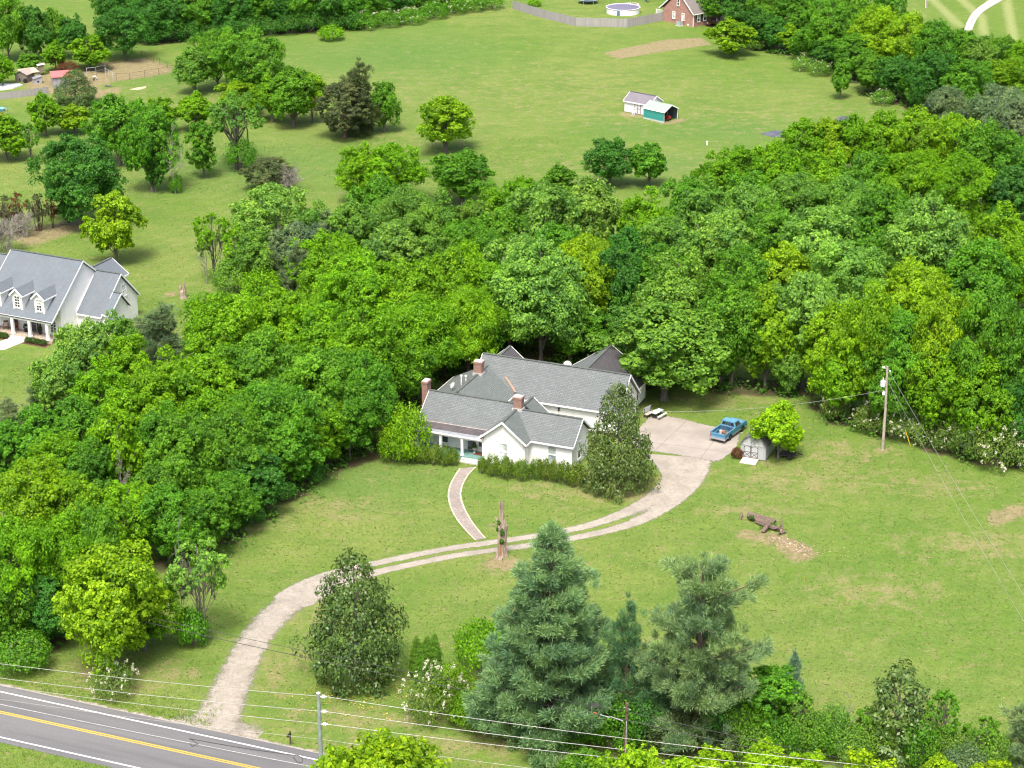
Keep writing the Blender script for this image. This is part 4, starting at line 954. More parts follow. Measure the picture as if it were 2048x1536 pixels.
def paintmat(name, col):
    m, nt, b, o = mat(name); p = N(nt, 'ShaderNodeNewGeometry').outputs['Position']
    f = ramp(nt, noise(nt, p, 4, 5, .75), .35, .75)
    nt.links.new(mixc(nt, math_(nt, 'MULTIPLY', f, .4), col, tuple(x * .55 + .06 for x in col)), b.inputs['Base Color']); b.inputs['Roughness'].default_value = .6
    return m
wp, yp = paintmat('road_paint_white', (.78, .78, .78)), paintmat('road_paint_yellow', (.75, .42, .03))
def line(name, off, w_, mt, extra=None):
    mb = MB()
    for of in ([off] if extra is None else [off - extra, off + extra]):
        for k in range(34):
            a = S0 + k * 10; mb.poly([road_pt(a, of - w_ / 2, .026), road_pt(a + 10, of - w_ / 2, .026), road_pt(a + 10, of + w_ / 2, .026), road_pt(a, of + w_ / 2, .026)])
    return mb.obj(name, mt, road)
line('edge_line', 0, .15, wp); line('edge_line', -wid, .15, wp); line('centre_line', -lane, .12, yp, .12)
# crumbling shoulder
grav_sh = gravelmat('shoulder_gravel', (.30, .28, .24), (.24, .21, .17), thr=(.45, .75))
def shoulder(o0, o1):
    pts = lambda o_: [P(road_pt(s, o_, 0)) for s in range(-45, 75, 6)]
    return strip('shoulder', pts(o0), pts(o1), grav_sh, .012, nc=4, per=2, cover=lambda t, s: .95 - 1.0 * t)
shoulder(.85, 1.9)

gm = gravelmat('drive_gravel', (.295, .268, .225), (.222, .20, .166))
def drive_cover(t, s):
    e = min(t, 1 - t) * 2; c = min(1.0, e * 3.4) * 1.0
    if s < .30: c = min(1.0, e * 2.2 + .05) * (.82 + .18 * math.cos((t - .5) * 9))
    if .34 < s < .86:
        k = min(1, (s - .34) / .08, (.86 - s) / .10); c -= k * .85 * math.exp(-((t - .5) / .13)**2)
    return c
DL = [(350, 1450), (395, 1390), (435, 1322), (468, 1268), (512, 1216), (575, 1170), (650, 1141), (740, 1121), (850, 1098), (950, 1082), (1060, 1066), (1160, 1046), (1240, 1016), (1288, 986), (1316, 952), (1290, 920), (1262, 905)]
DR = [(498, 1480), (505, 1420), (521, 1365), (546, 1300), (582, 1252), (630, 1212), (690, 1178), (770, 1150), (860, 1129), (950, 1112), (1060, 1098), (1170, 1080), (1280, 1053), (1352, 1018), (1402, 978), (1426, 945), (1436, 918)]
strip('driveway', DL, DR, gm, .008, nc=22, per=10, cover=drive_cover)
strip('driveway_apron', [(345, 1449), (425, 1462), (510, 1482)], [(330, 1430), (440, 1400), (540, 1448)], gm, .004, nc=6, per=6, cover=lambda t, s: 1.0 - .9 * t)
# concrete pad behind the house
m, nt, b, o = mat('pad_concrete')
p_ = N(nt, 'ShaderNodeNewGeometry').outputs['Position']
f1 = ramp(nt, noise(nt, p_, .3, 5, .65), .35, .7); f2 = ramp(nt, noise(nt, p_, 1.5, 5, .7), .45, .75); f3 = noise(nt, p_, 9, 2, .6)
c_ = mixc(nt, f1, (.30, .27, .235), (.232, .208, .182)); c_ = mixc(nt, math_(nt, 'MULTIPLY', f2, .4), c_, (.24, .195, .16))
st_ = ramp(nt, noise(nt, p_, .22, 3, .7), .58, .70); c_ = mixc(nt, math_(nt, 'MULTIPLY', st_, .6), c_, (.20, .165, .14))
c_ = mixc(nt, ramp(nt, f3, .4, .7), c_, mixc(nt, 1.0, c_, (1.14, 1.14, 1.14), 'MULTIPLY'))
nt.links.new(c_, b.inputs['Base Color']); b.inputs['Roughness'].default_value = .85
q = math_(nt, 'ADD', attr(nt, 'cover'), math_(nt, 'MULTIPLY', math_(nt, 'SUBTRACT', noise(nt, p_, 1.2, 5, .7), .5), .8))
tr = N(nt, 'ShaderNodeBsdfTransparent'); mx = N(nt, 'ShaderNodeMixShader')
nt.links.new(ramp(nt, q, .38, .55), mx.inputs[0]); nt.links.new(tr.outputs[0], mx.inputs[1]); nt.links.new(b.outputs[0], mx.inputs[2]); nt.links.new(mx.outputs[0], o.inputs[0])
strip('parking_pad', [(1262, 868), (1290, 842), (1300, 832), (1345, 831), (1420, 850), (1490, 864)], [(1258, 893), (1290, 902), (1330, 908), (1385, 917), (1440, 924), (1476, 890)], m, .020, nc=16, per=6,
      cover=lambda t, s: min(1.0, .3 + 5 * min(t, 1 - t, s * 1.2, (1 - s) * 1.2)))
mj = plain('joint_dark', (.165, .14, .115), .9)
mb = MB()
for a, e in (((1372, 843), (1306, 905)), ((1268, 880), (1455, 905)), ((1445, 858), (1400, 919))):
    p, q_ = G(*a), G(*e); d = (q_ - p).normalized() * .025; s_ = Vector((-d.y, d.x, 0))
    mb.poly([(p + s_).to_3d() + Vector((0, 0, .026)), (p - s_) + Vector((0, 0, .026)), (q_ - s_) + Vector((0, 0, .026)), (q_ + s_) + Vector((0, 0, .026))])
mb.obj('pad_joint', mj, kind='structure')
# garden path with pale edging
pm = gravelmat('path_aggregate', (.245, .212, .188), (.195, .168, .148), grass_edge=False, speck=6)
PL = [(920, 937), (903, 965), (897, 990), (902, 1015), (915, 1040), (934, 1063), (952, 1081)]
PR = [(951, 934), (936, 950), (925, 970), (921, 990), (927, 1013), (940, 1038), (956, 1060), (971, 1077)]
path = strip('garden_path', PL, PR, pm, .030, nc=4, per=8)
em = plain('path_edging', (.52, .46, .35), .85)
def inset(A, dx): return [(x + dx, y) for x, y in A]
strip('edging', inset(PL, -1.6), inset(PL, 1.4), em, .036, nc=1, per=8, parent=path)
strip('edging', inset(PR, -1.4), inset(PR, 1.6), em, .036, nc=1, per=8, parent=path)
# far gravel drive, neighbour's walk and mulch
strip('far_driveway', [(1994, -12), (1955, 14), (1938, 32), (1926, 60)], [(2030, -12), (1980, 16), (1958, 34), (1945, 62)], gravelmat('far_gravel', (.42, .39, .36), (.34, .32, .29)), .010, nc=10, per=6,
      cover=lambda t, s: min(1, 6 * min(t, 1 - t)) - .5 * math.exp(-((t - .5) / .07)**2))
# ------------------------------------------------------------------ buildings
def xf(mb, M):
    mb.v = [tuple(M @ Vector(p)) for p in mb.v]; return mb
WHITE = siding('white_siding', (.80, .80, .80)); WHITE2 = siding('neighbour_siding', (.80, .80, .79), .18)
TRIM = plain('white_trim', (.82, .82, .81), .5, var=.08); GUT = plain('gutter_white', (.8, .8, .8), .4, var=.05)
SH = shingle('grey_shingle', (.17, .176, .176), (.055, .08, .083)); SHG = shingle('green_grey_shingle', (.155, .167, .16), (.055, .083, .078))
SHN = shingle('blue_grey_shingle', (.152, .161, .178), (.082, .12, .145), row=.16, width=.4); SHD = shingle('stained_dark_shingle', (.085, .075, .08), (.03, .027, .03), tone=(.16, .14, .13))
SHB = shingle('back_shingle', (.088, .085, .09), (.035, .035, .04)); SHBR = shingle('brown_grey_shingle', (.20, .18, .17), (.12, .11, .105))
BR = brick('chimney_brick', (.26, .115, .08), (.19, .08, .058), (.34, .29, .25)); BRH = brick('house_brick', (.36, .15, .11), (.27, .10, .08), (.40, .33, .29))
CAPM = plain('chimney_cap', (.55, .50, .46), .85); FLASH = plain('flashing', (.62, .62, .63), .4, .4)
GL = glass('window_glass', (.035, .04, .045)); GLC = glass('curtained_glass', (.34, .38, .36), .2); RIDGE = plain('ridge_cap', (.10, .115, .105), .85)
CONC = plain('pale_concrete', (.52, .50, .46), .85)

def gable_roof(par, axis, c, h0, h1, a0, a1, e0, e1, zr, m, name='roof', th=.14, fascia=TRIM, ridge=True, f0=True, f1=True):
    """two roof slabs meeting on a ridge; axis x: ridge runs along x at y=c, eaves at c-h0 and c+h1"""
    def pt(a, q, z): return Vector((a, c + q, z)) if axis == 'x' else Vector((c + q, a, z))
    mb = MB()
    for q, ze in ((-h0, e0), (h1, e1)):
        A, B, Cc, D = pt(a0, q, ze), pt(a1, q, ze), pt(a1, 0, zr), pt(a0, 0, zr)
        n = (B - A).cross(D - A)
        L = [A, B, Cc, D]
        if n.z < 0: L = L[::-1]
        dn = Vector((0, 0, -th))
        mb.poly(L); mb.poly([p + dn for p in L[::-1]])
        for i in range(4):
            j = (i + 1) % 4; mb.poly([L[j], L[i], L[i] + dn, L[j] + dn])
    if isinstance(m, tuple):      # second slope darker: stain and shade away from the sun put into its colour
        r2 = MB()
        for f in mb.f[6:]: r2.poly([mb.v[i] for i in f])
        r2.obj(name, m[1], par, label='dark weathered roof slope with shade in its colour')
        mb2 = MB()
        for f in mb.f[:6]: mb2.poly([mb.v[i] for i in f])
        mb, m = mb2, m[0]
    r = mb.obj(name, m, par)
    fb = MB()
    for q, ze in ((-h0, e0), (h1, e1)):
        s_ = 1 if q > 0 else -1
        fb.beam(pt(a0, q + s_ * .028, ze - .08), pt(a1, q + s_ * .028, ze - .08), .05, .19)
        for a, sg, on in ((a0, -1, f0), (a1, 1, f1)):
            if on: fb.beam(pt(a + sg * .03, q, ze - .07), pt(a + sg * .03, 0, zr - .07), .055, .2)
    fb.obj('fascia', fascia, r)
    if ridge: MB().beam(pt(a0, 0, zr + .012), pt(a1, 0, zr + .012), .3, .05).obj('ridge_cap', RIDGE, r)
    return r

def gable_walls(par, axis, c, w0, w1, a0, a1, z0, zw0, zw1, zr, m, name='wall'):
    def pt(a, q, z): return Vector((a, c + q, z)) if axis == 'x' else Vector((c + q, a, z))
    prof = [pt(a0, -w0, z0), pt(a0, w1, z0), pt(a0, w1, zw1), pt(a0, 0, zr), pt(a0, -w0, zw0)]
    d = (pt(a1, 0, 0) - pt(a0, 0, 0))
    return MB().extrude(prof, d).obj(name, m, par)

NRM = {'-y': (Vector((0, -1, 0)), Vector((1, 0, 0))), '+x': (Vector((1, 0, 0)), Vector((0, 1, 0))), '-x': (Vector((-1, 0, 0)), Vector((0, -1, 0)))}
def window(par, p, n, w_, h_, fm=TRIM, gm=GL, bars=(1, 2), fw=.09, name='window', lower=None, out=.05):
    """frame, sash bars and panes set on a wall; p is the middle of the opening"""
    nv, t = NRM[n]; p = Vector(p); z = Vector((0, 0, 1)); mb = MB()
    q = lambda a, b, d=out: p + t * a + z * b + nv * d
    mb.beam(q(-w_ / 2 - fw / 2, -h_ / 2 - fw), q(-w_ / 2 - fw / 2, h_ / 2 + fw), out * 2, fw, t); mb.beam(q(w_ / 2 + fw / 2, -h_ / 2 - fw), q(w_ / 2 + fw / 2, h_ / 2 + fw), out * 2, fw, t)
    mb.beam(q(-w_ / 2, h_ / 2 + fw / 2), q(w_ / 2, h_ / 2 + fw / 2), out * 2, fw); mb.beam(q(-w_ / 2 - fw, -h_ / 2 - fw / 2, out + .02), q(w_ / 2 + fw, -h_ / 2 - fw / 2, out + .02), out * 2 + .06, fw)
    for i in range(1, bars[1]): b = -h_ / 2 + h_ * i / bars[1]; mb.beam(q(-w_ / 2, b), q(w_ / 2, b), out * 1.5, .06 if i * 2 == bars[1] else .035)
    for i in range(1, bars[0]): a = -w_ / 2 + w_ * i / bars[0]; mb.beam(q(a, -h_ / 2), q(a, h_ / 2), out * 1.4, .035, t)
    f = mb.obj(name, fm, par)
    for b0, b1, g in ((-h_ / 2, 0, lower or gm), (0, h_ / 2, gm)):
        MB().poly([q(-w_ / 2, b0, .022), q(w_ / 2, b0, .022), q(w_ / 2, b1, .022), q(-w_ / 2, b1, .022)]).obj('pane', g, f)
    return f

def chimney(par, x, y, z0, z1, w_=.95, d=.7, rot=0):
    c = MB().box((x - w_ / 2, y - d / 2, z0), (x + w_ / 2, y + d / 2, z1 - .3)).obj('chimney', BR, par)
    MB().box((x - w_ / 2 - .06, y - d / 2 - .06, z1 - .3), (x + w_ / 2 + .06, y + d / 2 + .06, z1 - .1)).obj('brick_course', BR, c)
    MB().box((x - w_ / 2 + .02, y - d / 2 + .02, z1 - .1), (x + w_ / 2 - .02, y + d / 2 - .02, z1)).obj('cap', CAPM, c)
    return c

def dish(par, p, aim, r=.42, mast=.7):
    """shallow bowl on a bent mast with the receiver arm in front"""
    p = Vector(p); a = Vector(aim).normalized(); top = p + Vector((0, 0, mast))
    mb = MB().lathe([(0.02, -.10), (r * .5, -.07), (r * .85, -.015), (r, .03), (r * .97, .045), (r * .8, .0), (r * .45, -.05), (.02, -.08)], n=20)
    xf(mb, Matrix.Translation(top + a * .12) @ a.to_track_quat('Z', 'Y').to_matrix().to_4x4())
    o = mb.obj('satellite_dish', plain('dish_grey', (.62, .63, .64), .4), par)
    MB().tube([p, p + Vector((0, 0, mast * .8)), top + a * .05], .035, 6).obj('mast', FLASH, o)
    f = top + a * (r * 1.1) - Vector((0, 0, r * .3))
    MB().tube([top + a * .1 - Vector((0, 0, r * .9)), f], .02, 5).box((f.x - .06, f.y - .06, f.z - .05), (f.x + .06, f.y + .06, f.z + .07)).obj('receiver_arm', plain('dish_arm', (.4, .4, .41), .4), o)
    return o

def pipe(par, p, h, r=.07):
    p = Vector(p)
    mb = MB().tube([p, p + Vector((0, 0, h))], r, 8).lathe([(r * 1.1, 0), (r * 2.2, .04), (r * 2.0, .14), (r * .6, .2)], p + Vector((0, 0, h)), 10)
    return mb.obj('vent_pipe', plain('pipe_white', (.78, .78, .77), .4), par)

# ================================================ the farmhouse
H_O = G(1147, 896, 3); HA = -R_(22.3)
farm = thing('farmhouse', 'rambling white farmhouse with grey shingle roofs and three brick chimneys', 'house', (H_O.x, H_O.y, 0), HA)
# right front wing
gable_walls(farm, 'x', 2.95, 2.6, 2.6, -8.0, -.35, 0, 3.02, 3.02, 5.0, WHITE)
gable_roof(farm, 'x', 2.95, 2.95, 2.95, -8.0, 0, 3.0, 3.0, 5.3, SH, f0=False)
# front gable
gable_walls(farm, 'y', -7.85, 2.45, 2.45, -1.0, 3.0, 0, 3.02, 3.02, 5.0, WHITE)
gable_roof(farm, 'y', -7.85, 2.85, 2.85, -1.38, 2.95, 3.0, 3.0, 5.31, SHG, f1=False)
cb = MB()
for x in (-10.32, -5.38): cb.box((x - .06, -1.06, .3), (x + .06, -.94, 2.95))
cb.box((-.41, .28, .3), (-.29, .40, 2.95)); cb.obj('corner_board', TRIM, farm)
for sx in (-1, 1):     # boxed eave returns of the gable
    x = -7.85 + sx * 2.6; MB().extrude([(x - .27, -1.30, 2.72), (x + .27, -1.30, 2.72), (x + .27, -1.30, 2.9), (x - sx * .27, -1.30, 3.05), (x - .27, -1.30, 2.9)][:4], (0, .28, 0)).obj('eave_return', plain('weathered_wood', (.42, .36, .31), .85), farm)
# left wing with porch
gable_walls(farm, 'x', 3.6, 3.0, 2.9, -18.4, -9.5, 0, 3.35, 3.3, 5.28, WHITE)
gable_roof(farm, 'x', 3.6, 3.1, 3.1, -18.8, -7.2, 3.28, 3.28, 5.6, SH, f1=False)
pr = MB(); a_, b_ = Vector((-18.7, .55, 3.22)), Vector((-10.4, .55, 3.22)); c_, d_ = Vector((-10.4, -1.35, 2.82)), Vector((-18.7, -1.35, 2.82))
pr.poly([d_, c_, b_, a_]); dn = Vector((0, 0, -.1)); pr.poly([p + dn for p in (a_, b_, c_, d_)])
for p, q in ((a_, b_), (b_, c_), (c_, d_), (d_, a_)): pr.poly([p, q, q + dn, p + dn])
porch_roof = pr.obj('porch_roof', SHD, farm, label='stained dark porch roof')
MB().poly([d_ + Vector((0, 0, .012)), c_ + Vector((0, 0, .012)), c_ * .72 + b_ * .28 + Vector((0, 0, .012)), d_ * .72 + a_ * .28 + Vector((0, 0, .012))]).obj('roll_roofing', plain('roll_grey', (.24, .26, .28), .8), porch_roof)
MB().beam((-18.7, .52, 3.27), (-10.3, .52, 3.27), .16, .05).obj('flashing_strip', plain('flash_pink', (.50, .42, .38), .8), porch_roof)
MB().beam((-18.75, -1.40, 2.76), (-10.35, -1.40, 2.76), .07, .16).obj('gutter', GUT, porch_roof)
MB().box((-18.55, -1.22, 2.44), (-10.32, -1.02, 2.70)).obj('porch_beam', TRIM, farm)
MB().box((-18.4, -1.3, .05), (-10.32, .6, .45)).obj('porch_floor', plain('porch_green', (.16, .30, .27), .5), farm)
for x in (-18.3, -15.35, -12.75):
    MB().box((x - .13, -1.24, .45), (x + .13, -.98, 2.44)).box((x - .17, -1.28, .45), (x + .17, -.94, .6)).box((x - .17, -1.28, 2.3), (x + .17, -.94, 2.438)).obj('post', TRIM, farm)
MB().box((-18.45, -.95, .45), (-18.35, .6, 2.9)).obj('end_wall', plain('end_wall_grey', (.45, .47, .49), .7), farm)
for k, (y0, z1) in enumerate(((-1.72, .30), (-2.14, .15))): MB().box((-12.7, y0, 0.01), (-10.5, y0 + .42, z1)).obj('step', CONC, farm)
window(farm, (-15.6, .6, 1.7), '-y', .5, 1.3, plain('shutter_grey', (.10, .10, .11), .6), GL, name='shuttered_window')
dr = window(farm, (-12.0, .6, 1.55), '-y', .42, 1.7, TRIM, GL, bars=(1, 1), name='sidelight')
window(farm, (-11.0, .6, 1.7), '-y', .9, 1.25, TRIM, GL, name='window')
window(farm, (-7.85, -1.0, 1.62), '-y', .92, 2.0, TRIM, GLC); window(farm, (-2.6, .35, 1.62), '-y', .9, 2.0, TRIM, GLC, lower=glass('dim_glass', (.16, .19, .19), .15))
window(farm, (-.35, 2.6, 1.65), '+x', .85, 1.95, TRIM, GLC, lower=GL)
# wings behind
gable_walls(farm, 'y', -15.8, 4.0, 4.0, 4.5, 13.5, 0, 3.3, 3.3, 5.2, WHITE); gable_roof(farm, 'y', -15.8, 4.4, 4.4, 4.6, 13.6, 3.32, 3.32, 5.5, SHG, f0=False, f1=False)
gable_walls(farm, 'y', -7.9, 1.8, 1.8, 4.0, 7.5, 0, 3.2, 3.2, 4.65, WHITE); gable_roof(farm, 'y', -7.9, 2.1, 2.1, 3.2, 7.75, 3.15, 3.15, 4.9, SHG, f0=False)
gable_walls(farm, 'x', 14.35, 3.3, 3.3, -16.5, 1.15, .35, 3.15, 3.15, 6.15, WHITE); gable_roof(farm, 'x', 14.35, 3.65, 3.65, -16.8, 1.5, 3.0, 3.0, 6.5, SH)
gable_walls(farm, 'y', -3.9, 4.55, 4.55, 14.5, 22.4, .55, 3.1, 3.1, 6.2, WHITE)
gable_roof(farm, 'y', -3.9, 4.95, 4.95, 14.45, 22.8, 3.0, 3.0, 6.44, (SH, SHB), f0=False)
MB().box((-8.4, 14.6, 0), (.55, 22.3, .55)).obj('foundation', plain('dark_foundation', (.10, .075, .055), .9), farm)
MB().box((-16.4, 11.1, 0), (1.1, 17.6, .35)).obj('foundation', MC['dark_foundation'], farm)
gable_roof(farm, 'y', -15.0, 2.0, 2.0, 14.2, 18.4, 4.6, 4.6, 6.25, SHB)
gable_walls(farm, 'y', -15.0, 1.7, 1.7, 14.4, 18.1, 0, 4.6, 4.6, 5.95, WHITE)
MB().tube([(-11.35, 11.05, 3.60), (-12.2, 11.8, 4.05), (-13.15, 12.45, 4.70)], .13, 6).obj('valley_flashing', plain('valley_rust', (.36, .23, .16), .8), farm)
window(farm, (.65, 19.3, 2.1), '+x', .7, 1.5, TRIM, GL)
chimney(farm, -19.2, 3.6, 0, 6.75, .7, 1.0); chimney(farm, -7.75, 3.15, 4.6, 6.75, 1.0, .8); chimney(farm, -15.8, 10.8, 4.8, 7.0, 1.0, .8)
MB().box((-8.35, 2.62, 5.0), (-7.15, 3.68, 5.36)).obj('chimney_flashing', FLASH, farm); MB().box((-16.4, 10.3, 5.1), (-15.2, 11.3, 5.56)).obj('chimney_flashing', FLASH, farm)
dish(farm, (-16.9, 6.0, 4.9), (-.6, -.5, .45), .40, .6); pipe(farm, (-16.5, 7.3, 5.1), 1.1); pipe(farm, (-16.5, 8.6, 5.1), .6)
dish(farm, (-7.05, 16.6, 4.6), (.1, -.8, .55), .5, 1.0)
MB().beam((-8.0, -.03, 2.90), (-.05, -.03, 2.90), .09, .11).obj('gutter', GUT, farm); MB().beam((-7.8, 10.62, 2.92), (1.4, 10.62, 2.92), .09, .11).obj('gutter', GUT, farm)
MB().box((-6.02, 10.85, 2.2), (-5.86, 11.05, 2.55)).obj('wall_lamp', plain('lamp_dark', (.04, .04, .045), .4), farm)
FM = Matrix.Translation((H_O.x, H_O.y, 0)) @ Matrix.Rotation(HA, 4, 'Z')
def fw(x, y, z=0): return FM @ Vector((x, y, z))
# porch furniture
ch = thing('porch_chair', 'slate blue high-backed chair on the green porch of the farmhouse', 'chair', fw(-12.35, .1, .45), HA + .35)
cm = plain('chair_slate', (.11, .13, .15), .5)
MB().box((-.27, -.27, .40), (.27, .27, .47)).obj('seat', cm, ch)
bk = MB()
for k in range(5): bk.box((-.25 + k * .105, .22, .47), (-.17 + k * .105, .27, 1.12))
bk.beam((-.27, .245, 1.14), (.27, .245, 1.14), .06, .08); bk.obj('backrest', cm, ch)
for sx in (-.26, .22): MB().box((sx, -.25, .62), (sx + .05, .25, .66)).box((sx, -.25, .46), (sx + .05, -.20, .62)).obj('armrest', cm, ch)
for sx in (-.27, .21):
    for sy in (-.27, .21): MB().box((sx, sy, 0), (sx + .06, sy + .06, .40)).obj('leg', cm, ch)
ur = thing('planter_urn', 'pale pedestal urn with a green plant by the porch sidelight', 'planter', fw(-11.75, -.05, .45), 0)
MB().lathe([(.17, 0), (.17, .05), (.08, .1), (.06, .3), (.12, .38), (.22, .5), (.25, .62), (.22, .63)], n=14).obj('urn', plain('urn_pale', (.55, .57, .53), .8), ur)
bmesh_, _, _ = make_bush(.34, .5, 900, leaf=.1, per=22, ncl=20); bmesh_.materials.append(MC['leaf']); pf = link('foliage', bmesh_, ur); pf.location = (0, 0, .55); pf.color = (.09, .15, .03, 1)
pt_ = thing('doormat', 'rust red patterned doormat on the green porch floor', 'doormat', fw(-11.15, -.15, .45), HA)
MB().box((-.55, -.3, .002), (.55, .3, .05)).obj('mat', plain('mat_red', (.26, .075, .045), .95, var=.5, scale=9), pt_); MB().box((-.57, -.32, .001), (.57, .32, .03)).obj('border', plain('mat_border', (.11, .05, .04), .95), pt_)

# ================================================ the neighbour house
NO = G(106.2, 642.5, 3); NA = -R_(25.0)
nb = thing('neighbour_house', 'large white house with blue-grey roof, three dormers and columned porch', 'house', (NO.x, NO.y, 0), NA)
NM = Matrix.Translation((NO.x, NO.y, 0)) @ Matrix.Rotation(NA, 4, 'Z')
def nw(x, y, z=0): return NM @ Vector((x, y, z))
gable_walls(nb, 'x', 6.9, 5.3, 7.0, -11.0, 0, 0, 4.4, 3.2, 8.7, WHITE2); gable_roof(nb, 'x', 6.9, 7.4, 7.4, -11.2, .2, 3.0, 3.0, 9.0, SHN)
gable_walls(nb, 'x', 9.45, 4.6, 3.5, -.2, 3.8, 0, 2.9, 3.1, 6.7, WHITE2); gable_roof(nb, 'x', 9.45, 4.95, 3.8, .23, 4.1, 2.6, 3.0, 7.0, SHN, f0=False)
gable_walls(nb, 'x', 7.45, 2.5, 1.6, 3.5, 5.1, 0, 3.0, 3.0, 4.95, WHITE2); gable_roof(nb, 'x', 7.45, 2.8, 1.9, 4.05, 5.4, 3.0, 3.0, 5.2, SHN, f0=False)
gable_walls(nb, 'y', -1.5, 2.3, 2.3, 10.5, 14.8, 0, 4.9, 4.9, 6.3, WHITE2); gable_roof(nb, 'y', -1.5, 2.6, 2.6, 10.2, 15.2, 4.8, 4.8, 6.7, SHN)
gable_walls(nb, 'x', 8.5, 4.5, 4.5, -20, -10.8, 0, 3.0, 3.0, 7.2, WHITE2); gable_roof(nb, 'x', 8.5, 4.9, 4.9, -20.3, -11.25, 3.0, 3.0, 7.5, SHN, f1=False)
for x in (-8.95, -5.6, -2.2):
    d = MB(); y0 = .3; zb = 3.66
    d.extrude([(x - .75, y0, zb), (x + .75, y0, zb), (x + .75, y0, zb + 2.0), (x, y0, zb + 2.65), (x - .75, y0, zb + 2.0)], (0, 3.3, 0))
    dm = d.obj('dormer', WHITE2, nb)
    r = MB()
    for s_ in (-1, 1):
        A, B, Cc, D = Vector((x + s_ * 1.0, y0 - .28, zb + 1.9)), Vector((x + s_ * 1.0, y0 + 3.0, zb + 1.9)), Vector((x, y0 + 3.9, zb + 2.83)), Vector((x, y0 - .28, zb + 2.83))
        L = [A, B, Cc, D] if s_ > 0 else [D, Cc, B, A]; dn = Vector((0, 0, -.1)); r.poly(L); r.poly([p + dn for p in L[::-1]])
        for i in range(4): j = (i + 1) % 4; r.poly([L[j], L[i], L[i] + dn, L[j] + dn])
    r.obj('dormer_roof', SHN, dm)
    fb = MB()
    for s_ in (-1, 1): fb.beam((x + s_ * 1.03, y0 - .31, zb + 1.84), (x, y0 - .31, zb + 2.77), .06, .2).beam((x + s_ * 1.03, y0 - .28, zb + 1.83), (x + s_ * 1.03, y0 + 2.6, zb + 1.83), .06, .16)
    fb.obj('fascia', TRIM, dm)
    window(dm, (x, y0, zb + 1.05), '-y', .75, 1.45, TRIM, GLC if x > -3 else GL, bars=(2, 4), fw=.12, lower=GL)
PF = plain('porch_tan', (.40, .33, .26), .8)
MB().box((-11.0, -.45, .02), (-.1, 1.6, .4)).obj('porch_floor', PF, nb); MB().box((-11.0, -.5, 2.62), (-.05, -.22, 2.9)).obj('porch_beam', TRIM, nb)
for x in (-8.9, -6.2, -3.5, -.75): MB().box((x - .17, -.5, .4), (x + .17, -.18, 2.62)).box((x - .23, -.54, .4), (x + .23, -.14, .62)).obj('column', TRIM, nb)
for k in range(2): MB().box((-6.4, -.45 - .4 * (k + 1), .02), (-3.9, -.45 - .4 * k, .4 - .14 * (k + 1))).obj('step', plain('step_white', (.72, .71, .69), .8), nb)
MB().beam((-11.1, -.6, 2.92), (.1, -.6, 2.92), .11, .12).obj('gutter', plain('gutter_dark', (.06, .065, .075), .4), nb)
door = MB().box((-5.0, 1.52, .42), (-4.0, 1.64, 2.5)).obj('door', plain('door_plum', (.05, .045, .06), .4), nb); MB().box((-4.12, 1.46, 1.4), (-4.06, 1.52, 1.52)).obj('handle', FLASH, door)
for x in (-7.6, -2.9): pass
window(nb, (-7.4, 1.6, 1.5), '-y', .8, 1.6, plain('shutter_dark', (.05, .05, .06), .5), GL, bars=(2, 4)); window(nb, (-1.25, 1.6, 1.5), '-y', .8, 1.6, TRIM, GL, bars=(2, 4)); window(nb, (-3.55, 1.6, 1.4), '-y', .4, 1.8, MC['shutter_dark'], GL, name='sidelight')
window(nb, (3.8, 10.2, 4.5), '+x', .8, 1.5, TRIM, GLC, bars=(2, 4))
for x, ph in ((-5.35, 'left of the plum door of the neighbour house'), (-3.05, 'right of the plum door of the neighbour house')):
    t = thing('topiary', 'dark round shrub in a black pot ' + ph, 'potted plant', nw(x, 1.05, .4)); MB().lathe([(.16, 0), (.2, .1), (.24, .4), (.2, .42)], n=12).obj('pot', plain('pot_black', (.025, .025, .028), .5), t)
    bm_, _, _ = make_bush(.34, .75, 910 + int(x * 10), leaf=.09, per=26, ncl=26); bm_.materials.append(MC['leaf']); f_ = link('foliage', bm_, t); f_.location = (0, 0, .38); f_.color = (.03, .075, .02, 1)
wd = plain('rocker_wood', (.16, .055, .03), .5)
for x, ph in ((-8.3, 'with a pale cushion, left of the first porch column'), (-6.75, 'beside the dark porch window')):
    t = thing('rocking_chair', 'red-brown wooden porch chair ' + ph, 'chair', nw(x, .85, .4), NA + .5)
    MB().box((-.3, -.28, .38), (.3, .28, .44)).obj('seat', wd, t); MB().box((-.3, .22, .44), (.3, .28, 1.05)).obj('backrest', wd, t)
    for sx in (-.32, .26): MB().box((sx, -.3, .60), (sx + .06, .25, .65)).box((sx, -.3, .1), (sx + .06, -.24, .60)).box((sx, .2, .1), (sx + .06, .26, .60)).obj('armrest', wd, t); MB().tube([(sx + .03, -.45, .10), (sx + .03, 0, .03), (sx + .03, .5, .12)], .025, 5).obj('rocker', wd, t)
    if x < -8: MB().box((-.24, .1, .45), (.24, .21, .85)).box((-.26, -.24, .445), (.26, .18, .53)).obj('cushion', plain('cushion_pale', (.6, .5, .44), .9), t)
for (xa, xb), ph in (((-3.7, -.6), 'right of the white steps'), ((-9.5, -6.6), 'left of the white steps')):
    for k in range(4):
        x = xa + (xb - xa) * (k + .5) / 4; q = nw(x, -1.15)
        t = thing('box_shrub', 'clipped box shrub ' + ph + ', ' + ('first', 'second', 'third', 'fourth')[k] + ' from the left', 'shrub', q, k, 'box shrubs below the neighbour porch'); me, st, _, R0, H0, _ = PROTO['bush'][k % 3]
        t.scale = (.5 / R0, .5 / R0, .75 / H0); c = link('foliage', me, t); c.color = (.055, .12, .015, 1)
mul = plain('mulch', (.13, .055, .04), .95, var=.5, scale=6)
mm = MB()
